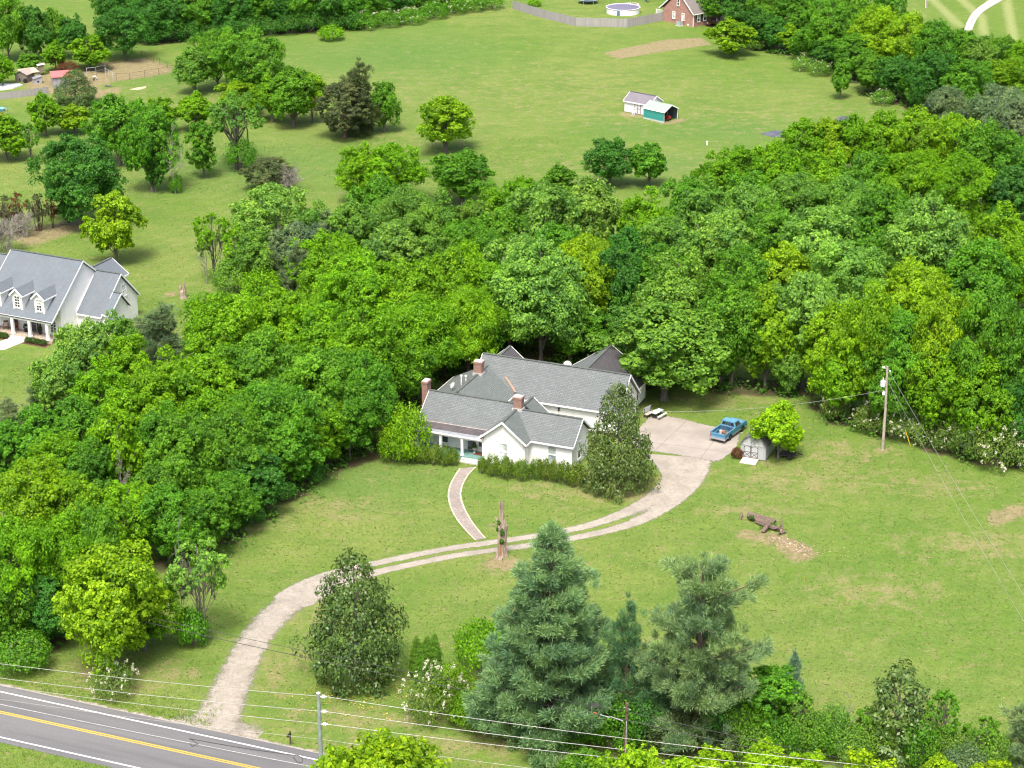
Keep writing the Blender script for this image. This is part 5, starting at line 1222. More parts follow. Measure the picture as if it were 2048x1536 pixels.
for xa, xb in ((-3.85, -.2), (-9.8, -6.5)): a, b_, c_, d_ = [nw(x, y, .012) for x, y in ((xa, -1.8), (xb, -1.8), (xb, -.5), (xa, -.5))]; mm.poly([a, b_, c_, d_])
mm.obj('mulch_bed', mul, kind='structure')
MB().poly([nw(x, y, .016) for x, y in ((-6.5, -1.25), (-3.9, -1.25), (-4.4, -4.6), (-8.5, -6.5), (-10.5, -4.5), (-7.0, -3.0))][::-1]).obj('walkway', plain('walk_pale', (.56, .52, .46), .85), kind='structure')

# ================================================ brick house at the top
BA = R_(42); BO = G(1385.9, 54.7)
bh = thing('brick_house', 'red brick house with steep brown-grey roof and white porch', 'house', (BO.x, BO.y, 0), BA)
gable_walls(bh, 'x', 4.4, 4.4, 4.4, 0, 5.6, 0, 2.75, 2.75, 6.9, BRH); gable_roof(bh, 'x', 4.4, 4.7, 5.4, -.25, 5.9, 2.75, 2.75, 7.2, SHBR)
gable_walls(bh, 'x', 4.9, 3.4, 3.4, 5.6, 11, 0, 2.7, 2.7, 6.2, BRH); gable_roof(bh, 'x', 4.9, 3.9, 3.9, 5.95, 11.4, 2.7, 2.7, 6.5, SHBR, f0=False)
for yy, zz, ww, hh in ((4.4, 4.6, .6, 1.3), (5.6, 1.75, .6, 1.4), (2.9, 1.75, .6, 1.4)): window(bh, (0, yy, zz), '-x', ww, hh, TRIM, GL if zz > 3 else GLC)
for x in (1.6, 3.5):
    window(bh, (x, 0, 1.7), '-y', .8, 1.4, TRIM, GLC, lower=GL)
    for s_ in (-1, 1): MB().box((x + s_ * .72 - .18, -.06, .95), (x + s_ * .72 + .18, -.003, 2.45)).obj('shutter', plain('shutter_black', (.02, .03, .03), .5), bh)
MB().box((-.02, -.07, .05), (.1, .05, 2.6)).obj('downpipe', GUT, bh); MB().box((-.03, 1.2, .12), (-.003, 1.7, .5)).obj('vent_block', plain('vent_white', (.7, .68, .66), .6), bh)
MB().box((5.7, -1.5, .1), (10.5, 1.4, .7)).obj('porch_floor', BRH, bh)
for x in (5.9, 8.0, 10.2): MB().box((x - .09, -1.45, .7), (x + .09, -1.27, 2.7)).obj('post', TRIM, bh)
rl = MB().beam((5.9, -1.36, 1.55), (10.2, -1.36, 1.55), .06, .07).beam((5.9, -1.36, .85), (10.2, -1.36, .85), .05, .05)
for k in range(28): rl.box((5.98 + k * .152, -1.385, .85), (6.02 + k * .152, -1.335, 1.55))
rl.obj('railing', TRIM, bh); MB().box((5.6, -1.6, 2.62), (10.6, 1.4, 2.8)).obj('porch_roof', SHBR, bh)
ac = thing('air_conditioner', 'grey outdoor air conditioner unit against the brick gable', 'air conditioner', G(1359, 51.5), BA)
MB().box((-.5, -.5, .08), (.5, .5, .95)).obj('housing', plain('ac_grey', (.45, .50, .52), .5, .3), ac); MB().lathe([(.4, .95), (.4, .99), (.05, 1.0)], n=18).obj('fan_grille', plain('ac_dark', (.12, .13, .14), .5), ac); MB().box((-.6, -.6, 0), (.6, .6, .08)).obj('base', CONC, ac)
# ================================================ white shed and green carport on the meadow
so, s1 = G(1248.6, 223.9), G(1287.0, 231.2); SA = ang(so, s1); SLn = (s1 - so).length
sh = thing('white_shed', 'long white board shed with grey roof, end against the green carport', 'shed', (so.x, so.y, 0), SA)
gable_walls(sh, 'x', 2.0, 2.0, 2.0, 0, SLn + 1.2, .12, 2.1, 2.1, 3.25, siding('shed_board', (.66, .65, .68), .3, True)); gable_roof(sh, 'x', 2.0, 2.2, 2.2, -.15, SLn + 1.4, 2.1, 2.1, 3.4, shingle('shed_roof', (.20, .18, .21), (.12, .11, .13)))
dk = plain('trim_dark', (.16, .17, .18), .7)
d_ = MB().beam((1.95 * SLn / 3.6, -.03, .2), (1.95 * SLn / 3.6, -.03, 1.95), .05, .09, (1, 0, 0)); xx = 1.95 * SLn / 3.6
for q in (.62, 1.24): d_.beam((xx + q, -.03, .2), (xx + q, -.03, 1.95), .05, .09, (1, 0, 0))
d_.beam((xx, -.03, 1.95), (xx + 1.24, -.03, 1.95), .05, .09).beam((xx, -.03, 1.05), (xx + 1.24, -.03, 1.05), .05, .06); d_.obj('door', dk, sh)
MB().box((0, .02, 0), (SLn + 1.1, 3.95, .12)).obj('skid', plain('skid', (.2, .15, .1), .9), sh)
la = thing('step_ladder', 'small white stepladder leaning on the white shed doors', 'ladder', G(1267.5, 230.5), SA)
for s_ in (-.22, .22): MB().beam((s_, -.25, 0), (s_ * .8, .28, 1.35), .07, .05).obj('rail', plain('ladder_white', (.75, .75, .75), .5), la)
for k in range(4): MB().box((-.2, -.17 + k * .13, .25 + k * .3), (.2, -.05 + k * .13, .29 + k * .3)).obj('rung', MC['ladder_white'], la)
c0, c1, c2 = G(1286.9, 236.8), G(1327.7, 246.1), G(1361.8, 239.6); CA = ang(c0, c1); CL = (c1 - c0).length
dv = Vector((math.cos(CA), math.sin(CA), 0)); CW = abs((c2 - c1).cross(dv).z)
cp = thing('carport', 'green metal carport with open end, joined to the white shed', 'carport', (c0.x, c0.y, 0), CA)
gm_ = siding('teal_metal', (.035, .27, .245), .22, var=.25, grime=(.12, .3, .28)); gr_ = siding('sage_metal', (.27, .36, .29), .3, True, var=.05, grime=(.3, .34, .28)); gb = siding('dark_metal', (.06, .085, .10), .3)
MB().box((0, -.02, .25), (CL, .03, 2.0)).obj('side_wall', gm_, cp); MB().box((0, -.05, 0), (CL, .02, .25)).obj('base_strip', plain('base_pale', (.45, .50, .48), .7), cp)
MB().box((0, CW - .03, .05), (CL, CW + .02, 2.0)).obj('back_wall', gb, cp)
gable_roof(cp, 'x', CW / 2, CW / 2 + .1, CW / 2 + .1, -.05, CL + .15, 2.0, 2.0, 2.95, gr_, th=.05, ridge=False)
for y in (.03, CW - .03):
    for x in (0.02, CL / 2, CL - .02): MB().box((x - .035, y - .03, 0), (x + .035, y + .05, 2.0)).obj('post', TRIM, cp)
mw = thing('riding_mower', 'red riding mower parked inside the green carport', 'mower', (cp.matrix_basis @ Vector((0, 0, 0))) if False else (c0 + dv * (CL - 1.1) + Vector((-dv.y, dv.x, 0)) * (CW * .45)), CA + .2)
red = plain('mower_red', (.30, .03, .03), .4); blk = plain('rubber', (.02, .02, .022), .8)
MB().extrude([(.25, -.28, .4), (1.0, -.25, .4), (1.0, -.25, .75), (.8, -.27, .88), (.25, -.28, .9)], (0, .54, 0)).obj('hood', red, mw); MB().box((-.7, -.4, .38), (.25, .4, .5)).box((-.7, -.4, .5), (-.2, .4, .7)).obj('body', red, mw); MB().box((-.5, -.22, .7), (-.1, .22, .8)).box((-.6, -.22, .75), (-.48, .22, 1.1)).obj('seat', blk, mw); MB().box((-.45, -.62, .12), (.4, .62, .3)).obj('mower_deck', red, mw)
MB().tube([(.25, 0, .85), (.05, 0, 1.08)], .025, 6).tube([(.05 + .16 * math.sin(a * .785) * .5, .17 * math.cos(a * .785), 1.08 + .1 * math.sin(a * .785)) for a in range(9)], .018, 5).obj('steering_wheel', blk, mw)
for x, y, r in ((.8, -.42, .2), (.8, .42, .2), (-.45, -.48, .3), (-.45, .48, .3)): xf(MB().lathe([(r * .5, -.1), (r, -.08), (r, .08), (r * .5, .1)], n=16), Matrix.Translation((x, y, r)) @ Matrix.Rotation(R_(90), 4, 'X')).obj('wheel', blk, mw)
# ------------------------------------------------------------------ vehicles, poles and small things
def wheel(par, x, y, r, w_=.22, hub=(.6, .6, .6), name='wheel'):
    M = Matrix.Translation((x, y, r)) @ Matrix.Rotation(R_(90), 4, 'X')
    o = xf(MB().lathe([(r * .62, -w_ / 2), (r * .94, -w_ / 2), (r, -w_ * .3), (r, w_ * .3), (r * .94, w_ / 2), (r * .62, w_ / 2)], n=20), M).obj('tyre' if name == 'wheel' else name, blk, par)
    s_ = -1 if y < 0 else 1
    xf(MB().lathe([(r * .62, -w_ * .3), (r * .6, w_ * .28), (r * .35, w_ * .42), (r * .12, w_ * .5)], n=16), Matrix.Translation((x, y, r)) @ Matrix.Rotation(R_(-90 * s_), 4, 'X')).obj('rim', plain('rim_pale', hub, .35, .5), o)
    return o
# blue pickup: x forward, origin at the middle of the rear axle line on the ground
pA = G(1420, 881); pB = G(1450, 889); mid_ = (pA + pB) / 2; TA = R_(57)
fwd = Vector((math.cos(TA), math.sin(TA), 0)); to_ = mid_ + fwd * 1.25
tk = thing('pickup_truck', 'old blue pickup with a chrome rear bumper parked on the concrete pad', 'truck', to_, TA)
bl = plain('truck_blue', (.035, .17, .30), .3, .1, var=.12, scale=1.5, spec=.6); blt = plain('truck_blue_faded', (.11, .27, .39), .45, .0, var=.15, scale=2); chrome = plain('chrome', (.66, .67, .70), .2, .9, var=.1); tgl = glass('truck_glass', (.02, .025, .03)); und = plain('underbody', (.03, .03, .032), .8)
W = .98
# lower sides with wheel arches
def side_prof(y):
    pts = [(-1.2, .52), (-.52, .52)]
    pts += [(.46 * math.cos(a), .40 + .42 * math.sin(a)) for a in [math.pi * (1 - k / 8) for k in range(9)] if True][0:9]
    pts = [(-1.2, .50)] + [(.46 * math.cos(math.pi * (1 - k / 8)), .42 + .42 * math.sin(math.pi * (1 - k / 8))) for k in range(9)] + [(.75, .42), (2.45, .42)] + [(3.05 + .46 * math.cos(math.pi * (1 - k / 8)), .42 + .42 * math.sin(math.pi * (1 - k / 8))) for k in range(9)] + [(3.95, .5), (4.02, .75), (3.98, 1.02), (2.55, 1.10), (1.15, 1.13), (-1.2, 1.13)]
    return [(x, y, z) for x, z in pts]
body = MB()
for y, d in ((-W, .10), (W - .10, .10)): body.extrude(side_prof(y), (0, d, 0))
body.box((-1.2, -W + .1, .5), (-1.12, W - .1, .58)); body.obj('body_side', bl, tk)
bed = MB().box((-1.12, -W + .1, .55), (1.12, W - .1, .66)).box((1.08, -W + .1, .66), (1.16, W - .1, 1.12)); bed.box((-.48, -W + .1, .66), (.48, -W + .32, .86)).box((-.48, W - .32, .66), (.48, W - .1, .86)); bd = bed.obj('bed', plain('bed_grey_blue', (.055, .12, .19), .6, var=.4), tk)
for y in (-W - .005, W - .115): MB().box((-1.2, y, 1.132), (1.12, y + .12, 1.165)).obj('bed_rail', blt, tk)
tg = MB().box((-1.245, -W + .10, .60), (-1.19, W - .10, 1.14)).obj('tailgate', blt, tk); MB().box((-1.262, -W + .16, .80), (-1.247, W - .16, .96)).obj('tailgate_band', bl, tg)
hd = MB(); hd.poly([(2.5, -W + .1, 1.10), (3.98, -W + .12, 1.03), (3.98, W - .12, 1.03), (2.5, W - .1, 1.10)]); hd.poly([(2.55, -W + .22, 1.115), (3.9, -W + .3, 1.055), (3.9, W - .3, 1.055), (2.55, W - .22, 1.115)]); hd.obj('hood', blt, tk)
fr_ = MB().box((3.96, -W + .08, .55), (4.03, W - .08, 1.02)).obj('front_panel', bl, tk); MB().box((4.03, -.62, .62), (4.05, .62, .92)).obj('grille', chrome, fr_)
for y in (-.82, .82): xf(MB().lathe([(.11, 0), (.11, .03), (.02, .05)], n=12), Matrix.Translation((4.03, y, .78)) @ Matrix.Rotation(R_(90), 4, 'Y')).obj('headlight', glass('lamp_clear', (.6, .6, .58)), tk)
MB().box((-1.45, -W - .02, .44), (-1.26, W + .02, .64)).obj('rear_bumper', chrome, tk); MB().box((4.06, -W - .02, .42), (4.2, W + .02, .60)).obj('front_bumper', chrome, tk)
for y in (-W + .02, W - .14): MB().box((-1.215, y, .66), (-1.203, y + .12, .98)).obj('tail_light', plain('lamp_red', (.30, .02, .015), .3), tk)
cab = MB(); c0_, c1_ = 1.16, 2.62
lo = [(c0_, -W + .03, 1.12), (c1_ + .1, -W + .03, 1.10), (c1_ + .1, W - .03, 1.10), (c0_, W - .03, 1.12)]; hi = [(c0_ + .10, -W + .2, 1.70), (c1_ - .42, -W + .2, 1.72), (c1_ - .42, W - .2, 1.72), (c0_ + .10, W - .2, 1.70)]
for i in range(4): j = (i + 1) % 4; cab.poly([lo[i], lo[j], hi[j], hi[i]])
cab.box((c0_, -W + .03, .45), (c1_ - .1, W - .03, 1.12), skip='t'); cb_ = cab.obj('cab', blt, tk)
MB().poly([(c0_ + .07, -W + .17, 1.703), (c1_ - .39, -W + .17, 1.722), (c1_ - .39, W - .17, 1.722), (c0_ + .07, W - .17, 1.703)]).box((c0_ + .12, -W + .24, 1.70), (c1_ - .46, W - .24, 1.755)).obj('cab_roof', blt, cb_)
def inpl(quad, a0, a1, b0, b1, off):
    A, B, Cc, D = [Vector(p) for p in quad]; n = (B - A).cross(D - A).normalized() * off
    f = lambda a, b: (A * (1 - a) + B * a) * (1 - b) + (D * (1 - a) + Cc * a) * b + n
    return [f(a0, b0), f(a1, b0), f(a1, b1), f(a0, b1)]
rearq = (lo[3], lo[0], hi[0], hi[3]); rw_ = MB()
for a in ((.08, .33), (.355, .485), (.515, .645), (.67, .92)): rw_.poly(inpl(rearq, a[0], a[1], .22, .88, .012))
rw_.obj('rear_window', tgl, cb_); MB().poly(inpl((lo[1], lo[2], hi[2], hi[1]), .06, .94, .12, .9, .012)).obj('windshield', tgl, cb_)
for q in ((lo[0], lo[1], hi[1], hi[0]), (lo[2], lo[3], hi[3], hi[2])): MB().poly(inpl(q, .14, .9, .12, .86, .012)).obj('side_window', tgl, cb_)
for s_ in (-1, 1):
    MB().box((1.28, s_ * (W + .004) - .004, .5), (2.42, s_ * (W + .004) + .004, 1.09)).obj('door', bl, cb_); MB().box((2.3, s_ * (W + .14) - .09, 1.14), (2.38, s_ * (W + .14) + .09, 1.34)).obj('mirror', chrome, cb_)
    MB().box((-1.18, s_ * (W + .006) - .004, .53), (-.5, s_ * (W + .006) + .004, .6)).box((.5, s_ * (W + .006) - .004, .46), (2.5, s_ * (W + .006) + .004, .55)).obj('trim_strip', plain('trim_tan', (.42, .40, .33), .5), tk)
MB().box((-1.1, -.8, .3), (3.9, .8, .56)).obj('chassis', und, tk)
for x in (0, 3.05):
    for y in (-.84, .84): wheel(tk, x, y, .37, .24)
def bedspot(x, y, z=.665): return to_ + fwd * x + Vector((-fwd.y, fwd.x, 0)) * y + Vector((0, 0, z))
t = thing('bucket', 'pale bucket standing among tools in the blue pickup bed', 'bucket', bedspot(-.15, .2)); MB().lathe([(.13, 0), (.17, .34), (.175, .36), (.15, .34), (.12, .03)], n=14).obj('pail', plain('bucket_pale', (.75, .66, .58), .5), t); MB().tube([(.17 * math.cos(a), .17 * math.sin(a) * .3, .34 + .12 * math.sin(a)) for a in [k * .39 for k in range(9)]], .012, 4).obj('handle', FLASH, t)
t = thing('gas_can', 'orange can beside the bucket in the pickup bed', 'can', bedspot(.05, -.05)); MB().box((-.14, -.1, 0), (.14, .1, .28)).tube([(.08, 0, .28), (.13, 0, .36), (.2, 0, .38)], .03, 6).obj('can', plain('can_orange', (.55, .2, .05), .5), t); MB().tube([(-.1, 0, .28), (-.1, 0, .34), (.05, 0, .34), (.05, 0, .28)], .018, 5).obj('handle', MC['can_orange'], t)
t = thing('toolbox', 'rust brown toolbox at the side of the pickup bed', 'toolbox', bedspot(-.2, -.45)); MB().box((-.35, -.18, 0), (.35, .18, .22)).obj('case', plain('tool_rust', (.14, .06, .045), .7), t); MB().box((-.36, -.19, .22), (.36, .19, .27)).obj('lid', plain('tool_lid', (.19, .09, .06), .6), t)

# grey barn shed with a gambrel roof
g0, g1 = G(1480.5, 915), G(1530.5, 923.2); GA = ang(g0, g1); GW = (g1 - g0).length; GD = 3.7
gs = thing('barn_shed', 'weathered grey barn shed with double doors and gambrel roof', 'shed', (g0.x, g0.y, 0), GA)
gw = siding('weathered_boards', (.40, .42, .43), .2, True, var=.35, grime=(.22, .22, .215)); grf = shingle('barn_shingle', (.15, .155, .175), (.07, .07, .08)); gdk = plain('barn_trim_dark', (.10, .10, .105), .8)
h1, h2, h3 = 1.72, 2.55, 3.02; m_ = GW / 2; xb = .52
prof = [(0, 0, .12), (GW, 0, .12), (GW, 0, h1), (GW - xb, 0, h2), (m_, 0, h3), (xb, 0, h2), (0, 0, h1)]
MB().extrude(prof, (0, GD, 0)).obj('wall', gw, gs)
rf = MB(); rp = [(-.14, h1 - .12), (xb - .03, h2 + .04), (m_, h3 + .06), (GW - xb + .03, h2 + .04), (GW + .14, h1 - .12)]
for (xa, za), (xb_, zb_) in zip(rp, rp[1:]):
    A, B, Cc, D = Vector((xa, -.12, za)), Vector((xb_, -.12, zb_)), Vector((xb_, GD + .12, zb_)), Vector((xa, GD + .12, za)); dn = Vector((0, 0, -.06)); rf.poly([A, B, Cc, D]); rf.poly([D + dn, Cc + dn, B + dn, A + dn])
    for p, q in ((A, B), (B, Cc), (Cc, D), (D, A)): rf.poly([q, p, p + dn, q + dn])
rfo = rf.obj('roof', grf, gs); rk = MB()
for (xa, za), (xb_, zb_) in zip(rp, rp[1:]): rk.beam((xa, -.14, za - .05), (xb_, -.14, zb_ - .05), .05, .12)
rk.obj('fascia', plain('barn_fascia', (.13, .13, .14), .8), rfo)
for k, x0 in enumerate((.38, 1.22 if GW > 2.6 else 1.1)):
    dr_ = MB().box((x0, -.045, .2), (x0 + .80, -.006, 1.66)).obj('door', siding('barn_door', (.45, .47, .48), .16, True, var=.3, grime=(.25, .25, .24)), gs); bt = MB()
    for a, b in (((x0, .24), (x0 + .8, .24)), ((x0, .88), (x0 + .8, .88)), ((x0 + .03, .2), (x0 + .03, 1.66)), ((x0 + .77, .2), (x0 + .77, 1.66)), ((x0 + .05, .28), (x0 + .75, .84)), ((x0 + .75, .28), (x0 + .05, .84)), ((x0, 1.40), (x0 + .4, 1.64)), ((x0 + .8, 1.40), (x0 + .4, 1.64))): bt.beam((a[0], -.056, a[1]), (b[0], -.056, b[1]), .02, .055, (0, 0, 1) if a[0] != b[0] else (1, 0, 0))
    bt.obj('door_brace', gdk, dr_)
MB().box((m_ - .32, -.03, 1.86), (m_ + .32, -.004, 2.3)).box((m_ + .36, -.04, 1.80), (m_ + .52, -.004, 2.32)).obj('loft_hatch', plain('hatch_pale', (.44, .46, .47), .8, var=.4), gs); MB().beam((0, -.03, 1.74), (GW, -.03, 1.74), .04, .1).obj('band_board', plain('band_pale', (.46, .48, .49), .8), gs)
MB().box((m_ - .2, -.03, 2.6), (m_ + .2, -.004, 2.86)).obj('vent', plain('vent_tan', (.45, .33, .24), .8), gs)
MB().box((.05, .05, 0), (GW - .05, GD - .05, .12)).obj('skid', MC['skid'], gs)
rm = thing('wooden_ramp', 'pale board ramp in front of the barn shed doors', 'ramp', (g0.x, g0.y, 0), GA); r_ = MB()
for k in range(6): r_.extrude([(.35 + k * .3, -.06, .17), (.63 + k * .3, -.06, .17), (.63 + k * .3, -1.45, .05), (.35 + k * .3, -1.45, .05)], (0, 0, -.05))
r_.obj('boards', plain('ramp_board', (.66, .56, .46), .85, var=.2), rm); MB().box((.4, -1.3, 0), (.5, -.1, .06)).box((1.9, -1.3, 0), (2.0, -.1, .06)).obj('bearer', MC['skid'], rm)
# black utility trailer behind the shed
tp_ = G(1571, 914); tl = thing('utility_trailer', 'black utility trailer with a white-rimmed wheel beside the barn shed', 'trailer', tp_, R_(-8)); tb = plain('trailer_black', (.025, .025, .03), .6)
MB().box((-1.1, -.65, .42), (1.1, .65, .5)).obj('deck', plain('trailer_deck', (.05, .042, .05), .8), tl); f_ = MB()
for y in (-.65, .65): f_.beam((-1.1, y, .85), (1.1, y, .85), .05, .05); [f_.beam((x, y, .45), (x, y, .85), .05, .05, (1, 0, 0)) for x in (-1.08, -.35, .35, 1.08)]
for x in (-1.08, 1.08): f_.beam((x, -.65, .85), (x, .65, .85), .05, .05)
f_.obj('side_rail', tb, tl); gt = MB()
for k in range(6): gt.beam((-1.12, -.6 + k * .24, .5), (-1.2, -.6 + k * .24, 1.25), .03, .03, (1, 0, 0))
gt.beam((-1.2, -.62, 1.25), (-1.2, .62, 1.25), .04, .04).obj('ramp_gate', tb, tl); MB().beam((1.1, .4, .42), (1.9, 0, .42), .06, .06).beam((1.1, -.4, .42), (1.9, 0, .42), .06, .06).obj('drawbar', tb, tl)
for y in (-.78, .78): wheel(tl, .45, y, .3, .18, (.75, .75, .75)); MB().box((.1, y - .12, .62), (.8, y + .12, .66)).obj('mudguard', tb, tl)
# picnic tables
tpale, tbench = plain('table_grey', (.50, .55, .58), .5), plain('bench_pale', (.66, .64, .60), .6)
def picnic(px, py, a, lab, tone):
    t = thing('picnic_table', lab, 'table', G(px, py), a); MB().box((-.85, -.38, .70), (.85, .38, .75)).obj('tabletop', tone, t)
    for y in (-.72, .72): MB().box((-.85, y - .14, .42), (.85, y + .14, .46)).obj('bench', tbench, t)
    for x in (-.6, .6): MB().beam((x, 0, .68), (x, 0, .40), .09, .07, (1, 0, 0)).beam((x, -.15, 0), (x, -.15, .7), .07, .07, (1, 0, 0)).beam((x, .15, 0), (x, .15, .7), .07, .07, (1, 0, 0)).beam((x, -.8, .39), (x, .8, .39), .08, .06).beam((x, -.72, 0), (x, -.72, .4), .05, .05, (1, 0, 0)).beam((x, .72, 0), (x, .72, .4), .05, .05, (1, 0, 0)).obj('frame', und, t)
    return t
picnic(1314, 834, R_(52), 'grey-topped picnic table with pale benches at the pad edge', tpale)
t = thing('garden_bench', 'pale wooden bench with a tall back by the rear wing wall', 'bench', G(1298.5, 833), R_(50)); MB().box((-.7, -.25, .42), (.7, .25, .47)).obj('seat', plain('bench_wood', (.45, .40, .36), .8), t); MB().beam((-.7, .3, .9), (.7, .3, .9), .05, .55).obj('backrest', plain('bench_back', (.40, .41, .43), .8), t)
for x in (-.62, .62): MB().box((x - .04, -.22, 0), (x + .04, -.14, .42)).box((x - .04, .24, 0), (x + .04, .32, 1.1)).obj('leg', und, t)

# ---- utility poles and wires
pw_ = plain('pole_wood', (.42, .36, .31), .9, var=.25, scale=1.2); pwg = plain('pole_treated', (.25, .30, .28), .85, var=.2, scale=1.5); pwd = plain('pole_dark', (.14, .085, .065), .9, var=.3); wire_m = plain('wire_grey', (.36, .36, .35), .5, .3); wire_d = plain('wire_dark', (.05, .05, .05), .7); porc = plain('porcelain', (.80, .79, .82), .25, var=.05); steel = plain('galvanised', (.62, .64, .66), .45, .4)
A_ = G(1765, 900)
ua = thing('utility_pole', 'pale utility pole with a white transformer at the yard edge', 'utility pole', A_)
MB().tube([(0, 0, -.3), (.0, 0, 5), (-.14, 0, 10.1)], [.17, .145, .11], 12).obj('pole', pw_, ua)
tr_ = MB().lathe([(.05, 0), (.27, .04), (.29, .1), (.29, .62), (.24, .70), (.06, .74)], (-.5, -.1, 7.72), 16).obj('transformer', plain('transformer_grey', (.70, .72, .74), .4), ua); MB().lathe([(.05, 0), (.09, .05), (.05, .1), (.08, .15), (.04, .3), (.03, .38)], (-.5, -.1, 8.44), 10).obj('bushing', porc, tr_); MB().beam((-.1, 0, 8.1), (-.35, -.06, 8.1), .08, .1).obj('bracket', steel, tr_)
MB().lathe([(.04, 0), (.16, .05), (.17, .3), (.10, .4), (.04, .55)], (-.36, -.1, 6.7), 12).obj('lightning_arrester', porc, ua)
MB().beam((-.12, 0, 9.85), (-.62, -.1, 9.9), .06, .06).beam((.0, 0, 9.7), (.22, -.05, 9.6), .05, .05).obj('insulator_arm', steel, ua)
for x, z in ((-.45, 9.93), (-.62, 9.93), (.2, 9.45)): MB().lathe([(.05, 0), (.08, .05), (.04, .09), (.07, .13), (.02, .2)], (x, -.08, z), 10).obj('insulator', porc, ua)
def cat(p, q, sag, n=14):
    p, q = Vector(p), Vector(q); return [p.lerp(q, k / n) - Vector((0, 0, 4 * sag * (k / n) * (1 - k / n))) for k in range(n + 1)]
def wire(p, q, sag, r, m, label, name='power_line', group=None):
    return tag(MB().tube(cat(p, q, sag), r, 5).obj(name, m), label, 'cable', group)
a_top = A_ + Vector((.05, 0, 9.6)); e1_, e2_ = G(2245, 1500, 9.5), G(2275, 1440, 8.2)
wire(a_top, e1_, .5, .016, wire_m, 'thin upper wire running from the yard pole to the lower right'); wire(A_ + Vector((0, 0, 8.4)), G(2190, 1480, 8.4), .5, .014, wire_m, 'thin lower wire running from the yard pole to the lower right')
wire(A_ + Vector((-.1, 0, 7.3)), fw(1.6, 11.6, 3.2), 1.0, .016, plain('service_grey', (.30, .32, .31), .6), 'braided service wire from the yard pole to the farmhouse', 'service_wire')
gy = thing('guy_wire', 'guy wire with a yellow guard sleeve beside the yard pole', 'cable', G(1822, 895)); dvv = A_ + Vector((0, 0, 8.8)) - G(1822, 895); MB().tube([(0, 0, 0), dvv], .012, 5).obj('wire', wire_m, gy); MB().tube([dvv * .02, dvv * .25], .05, 6).obj('guard', plain('guard_yellow', (.62, .45, .02), .5), gy)
# near roadside pole with three conductors
B_ = G(647, 1640); lo_, hi_ = 5, 20
for _ in range(40):
    h_ = (lo_ + hi_) / 2
    if P(B_ + Vector((0, 0, h_)))[1] > 1387: lo_ = h_
    else: hi_ = h_
HB = h_; ub = thing('utility_pole', 'grey-green roadside pole with three stacked white insulators', 'utility pole', B_)
MB().tube([(0, 0, -.3), (0, 0, HB * .5), (0, 0, HB)], [.2, .17, .14], 12).obj('pole', pwg, ub); MB().lathe([(.15, 0), (.16, .05), (.1, .1)], (0, 0, HB), 12).obj('cap', porc, ub)
levels = [HB - .28, HB - 1.62, HB - 2.75]
for z in levels:
    i_ = xf(MB().lathe([(.05, 0), (.06, .16), (.15, .18), (.15, .24), (.07, .27), (.15, .31), (.15, .37), (.06, .40), (.06, .5)], n=12), Matrix.Translation((.12, 0, z)) @ Matrix.Rotation(R_(90), 4, 'Y')).obj('insulator', porc, ub)
B3 = [B_ + Vector((.55, 0, z)) for z in levels]
Lp = [G(-420, y, z) for y, z in ((1268, HB - .3), (1296, HB - 1.6), (1306, HB - 2.7))]; Rp = [G(2420, y, z) for y, z in ((1590, HB - .3), (1600, HB - 2.1), (1606, HB - 2.7))]
for k, w_ in enumerate(('top', 'middle', 'lowest')):
    wire(Lp[k], B3[k], .5, .02, wire_m, w_ + ' conductor left of the near roadside pole', group='conductors on the near roadside pole'); wire(B3[k], Rp[k], .8, .02, wire_m, w_ + ' conductor right of the near roadside pole', group='conductors on the near roadside pole')
n1 = B_ + Vector((0, 0, HB - 4.1)); wire(G(-300, 1350, HB - 4.4), n1, .4, .013, wire_m, 'thin neutral wire below the conductors left of the near pole'); wire(n1, G(2400, 1680, HB - 4.4), .6, .013, wire_m, 'thin neutral wire below the conductors right of the near pole')
wire(G(-200, 1366, 5), G(1200, 1640, 5), .3, .016, plain('wire_pale', (.62, .62, .62), .5), 'pale telephone wire hanging over the near lane')
lp_ = [G(380, 1487, 5.2), G(384, 1493, 5.05), G(396, 1488, 5.1), G(385, 1480, 5.25)] + cat(G(378, 1477, 5.3), G(596, 1511, 5.3), .1, 10) + [G(606, 1517, 5.2), G(604, 1525, 5.1), G(594, 1524, 5.05), G(586, 1514, 5.15)]
tag(MB().tube(lp_, .035, 6).obj('looped_cable', wire_d), 'dark slack cable with a loop at each end over the road', 'cable')
# far roadside pole with telephone cable and coil frame
C_ = G(1250, 1545); uc = thing('utility_pole', 'short dark brown pole with a coiled cable among the pines', 'utility pole', C_); HC = 6.6
MB().tube([(0, 0, -.3), (0.03, 0, HC)], [.17, .13], 10).obj('pole', pwd, uc); MB().tube([(0, -.16, .4), (.02, -.15, HC - 1.6)], .03, 6).obj('conduit', plain('conduit_grey', (.5, .5, .5), .5), uc); MB().beam((-.25, 0, HC - .35), (.35, -.05, HC - .6), .05, .05).obj('bracket', steel, uc)
rq = (rB - rA).normalized(); t1, t2 = C_ + Vector((0, -.15, HC - .7)), C_ + Vector((0, -.15, HC - 1.5))
LL = [C_ - rq * 62 + Vector((0, 0, z)) for z in (6.6, 6.1)]; RR = [C_ + rq * 45 + Vector((0, 0, z)) for z in (6.0, 5.3)]
wire(LL[0], t1, .6, .022, wire_d, 'upper dark telephone cable left of the dark pole', 'telephone_cable'); wire(LL[1], t2, .6, .03, wire_d, 'lower dark telephone cable left of the dark pole', 'telephone_cable'); wire(t1, RR[0], .5, .022, wire_d, 'upper dark telephone cable right of the dark pole', 'telephone_cable'); wire(t2, RR[1], .5, .03, wire_d, 'lower dark telephone cable right of the dark pole', 'telephone_cable')
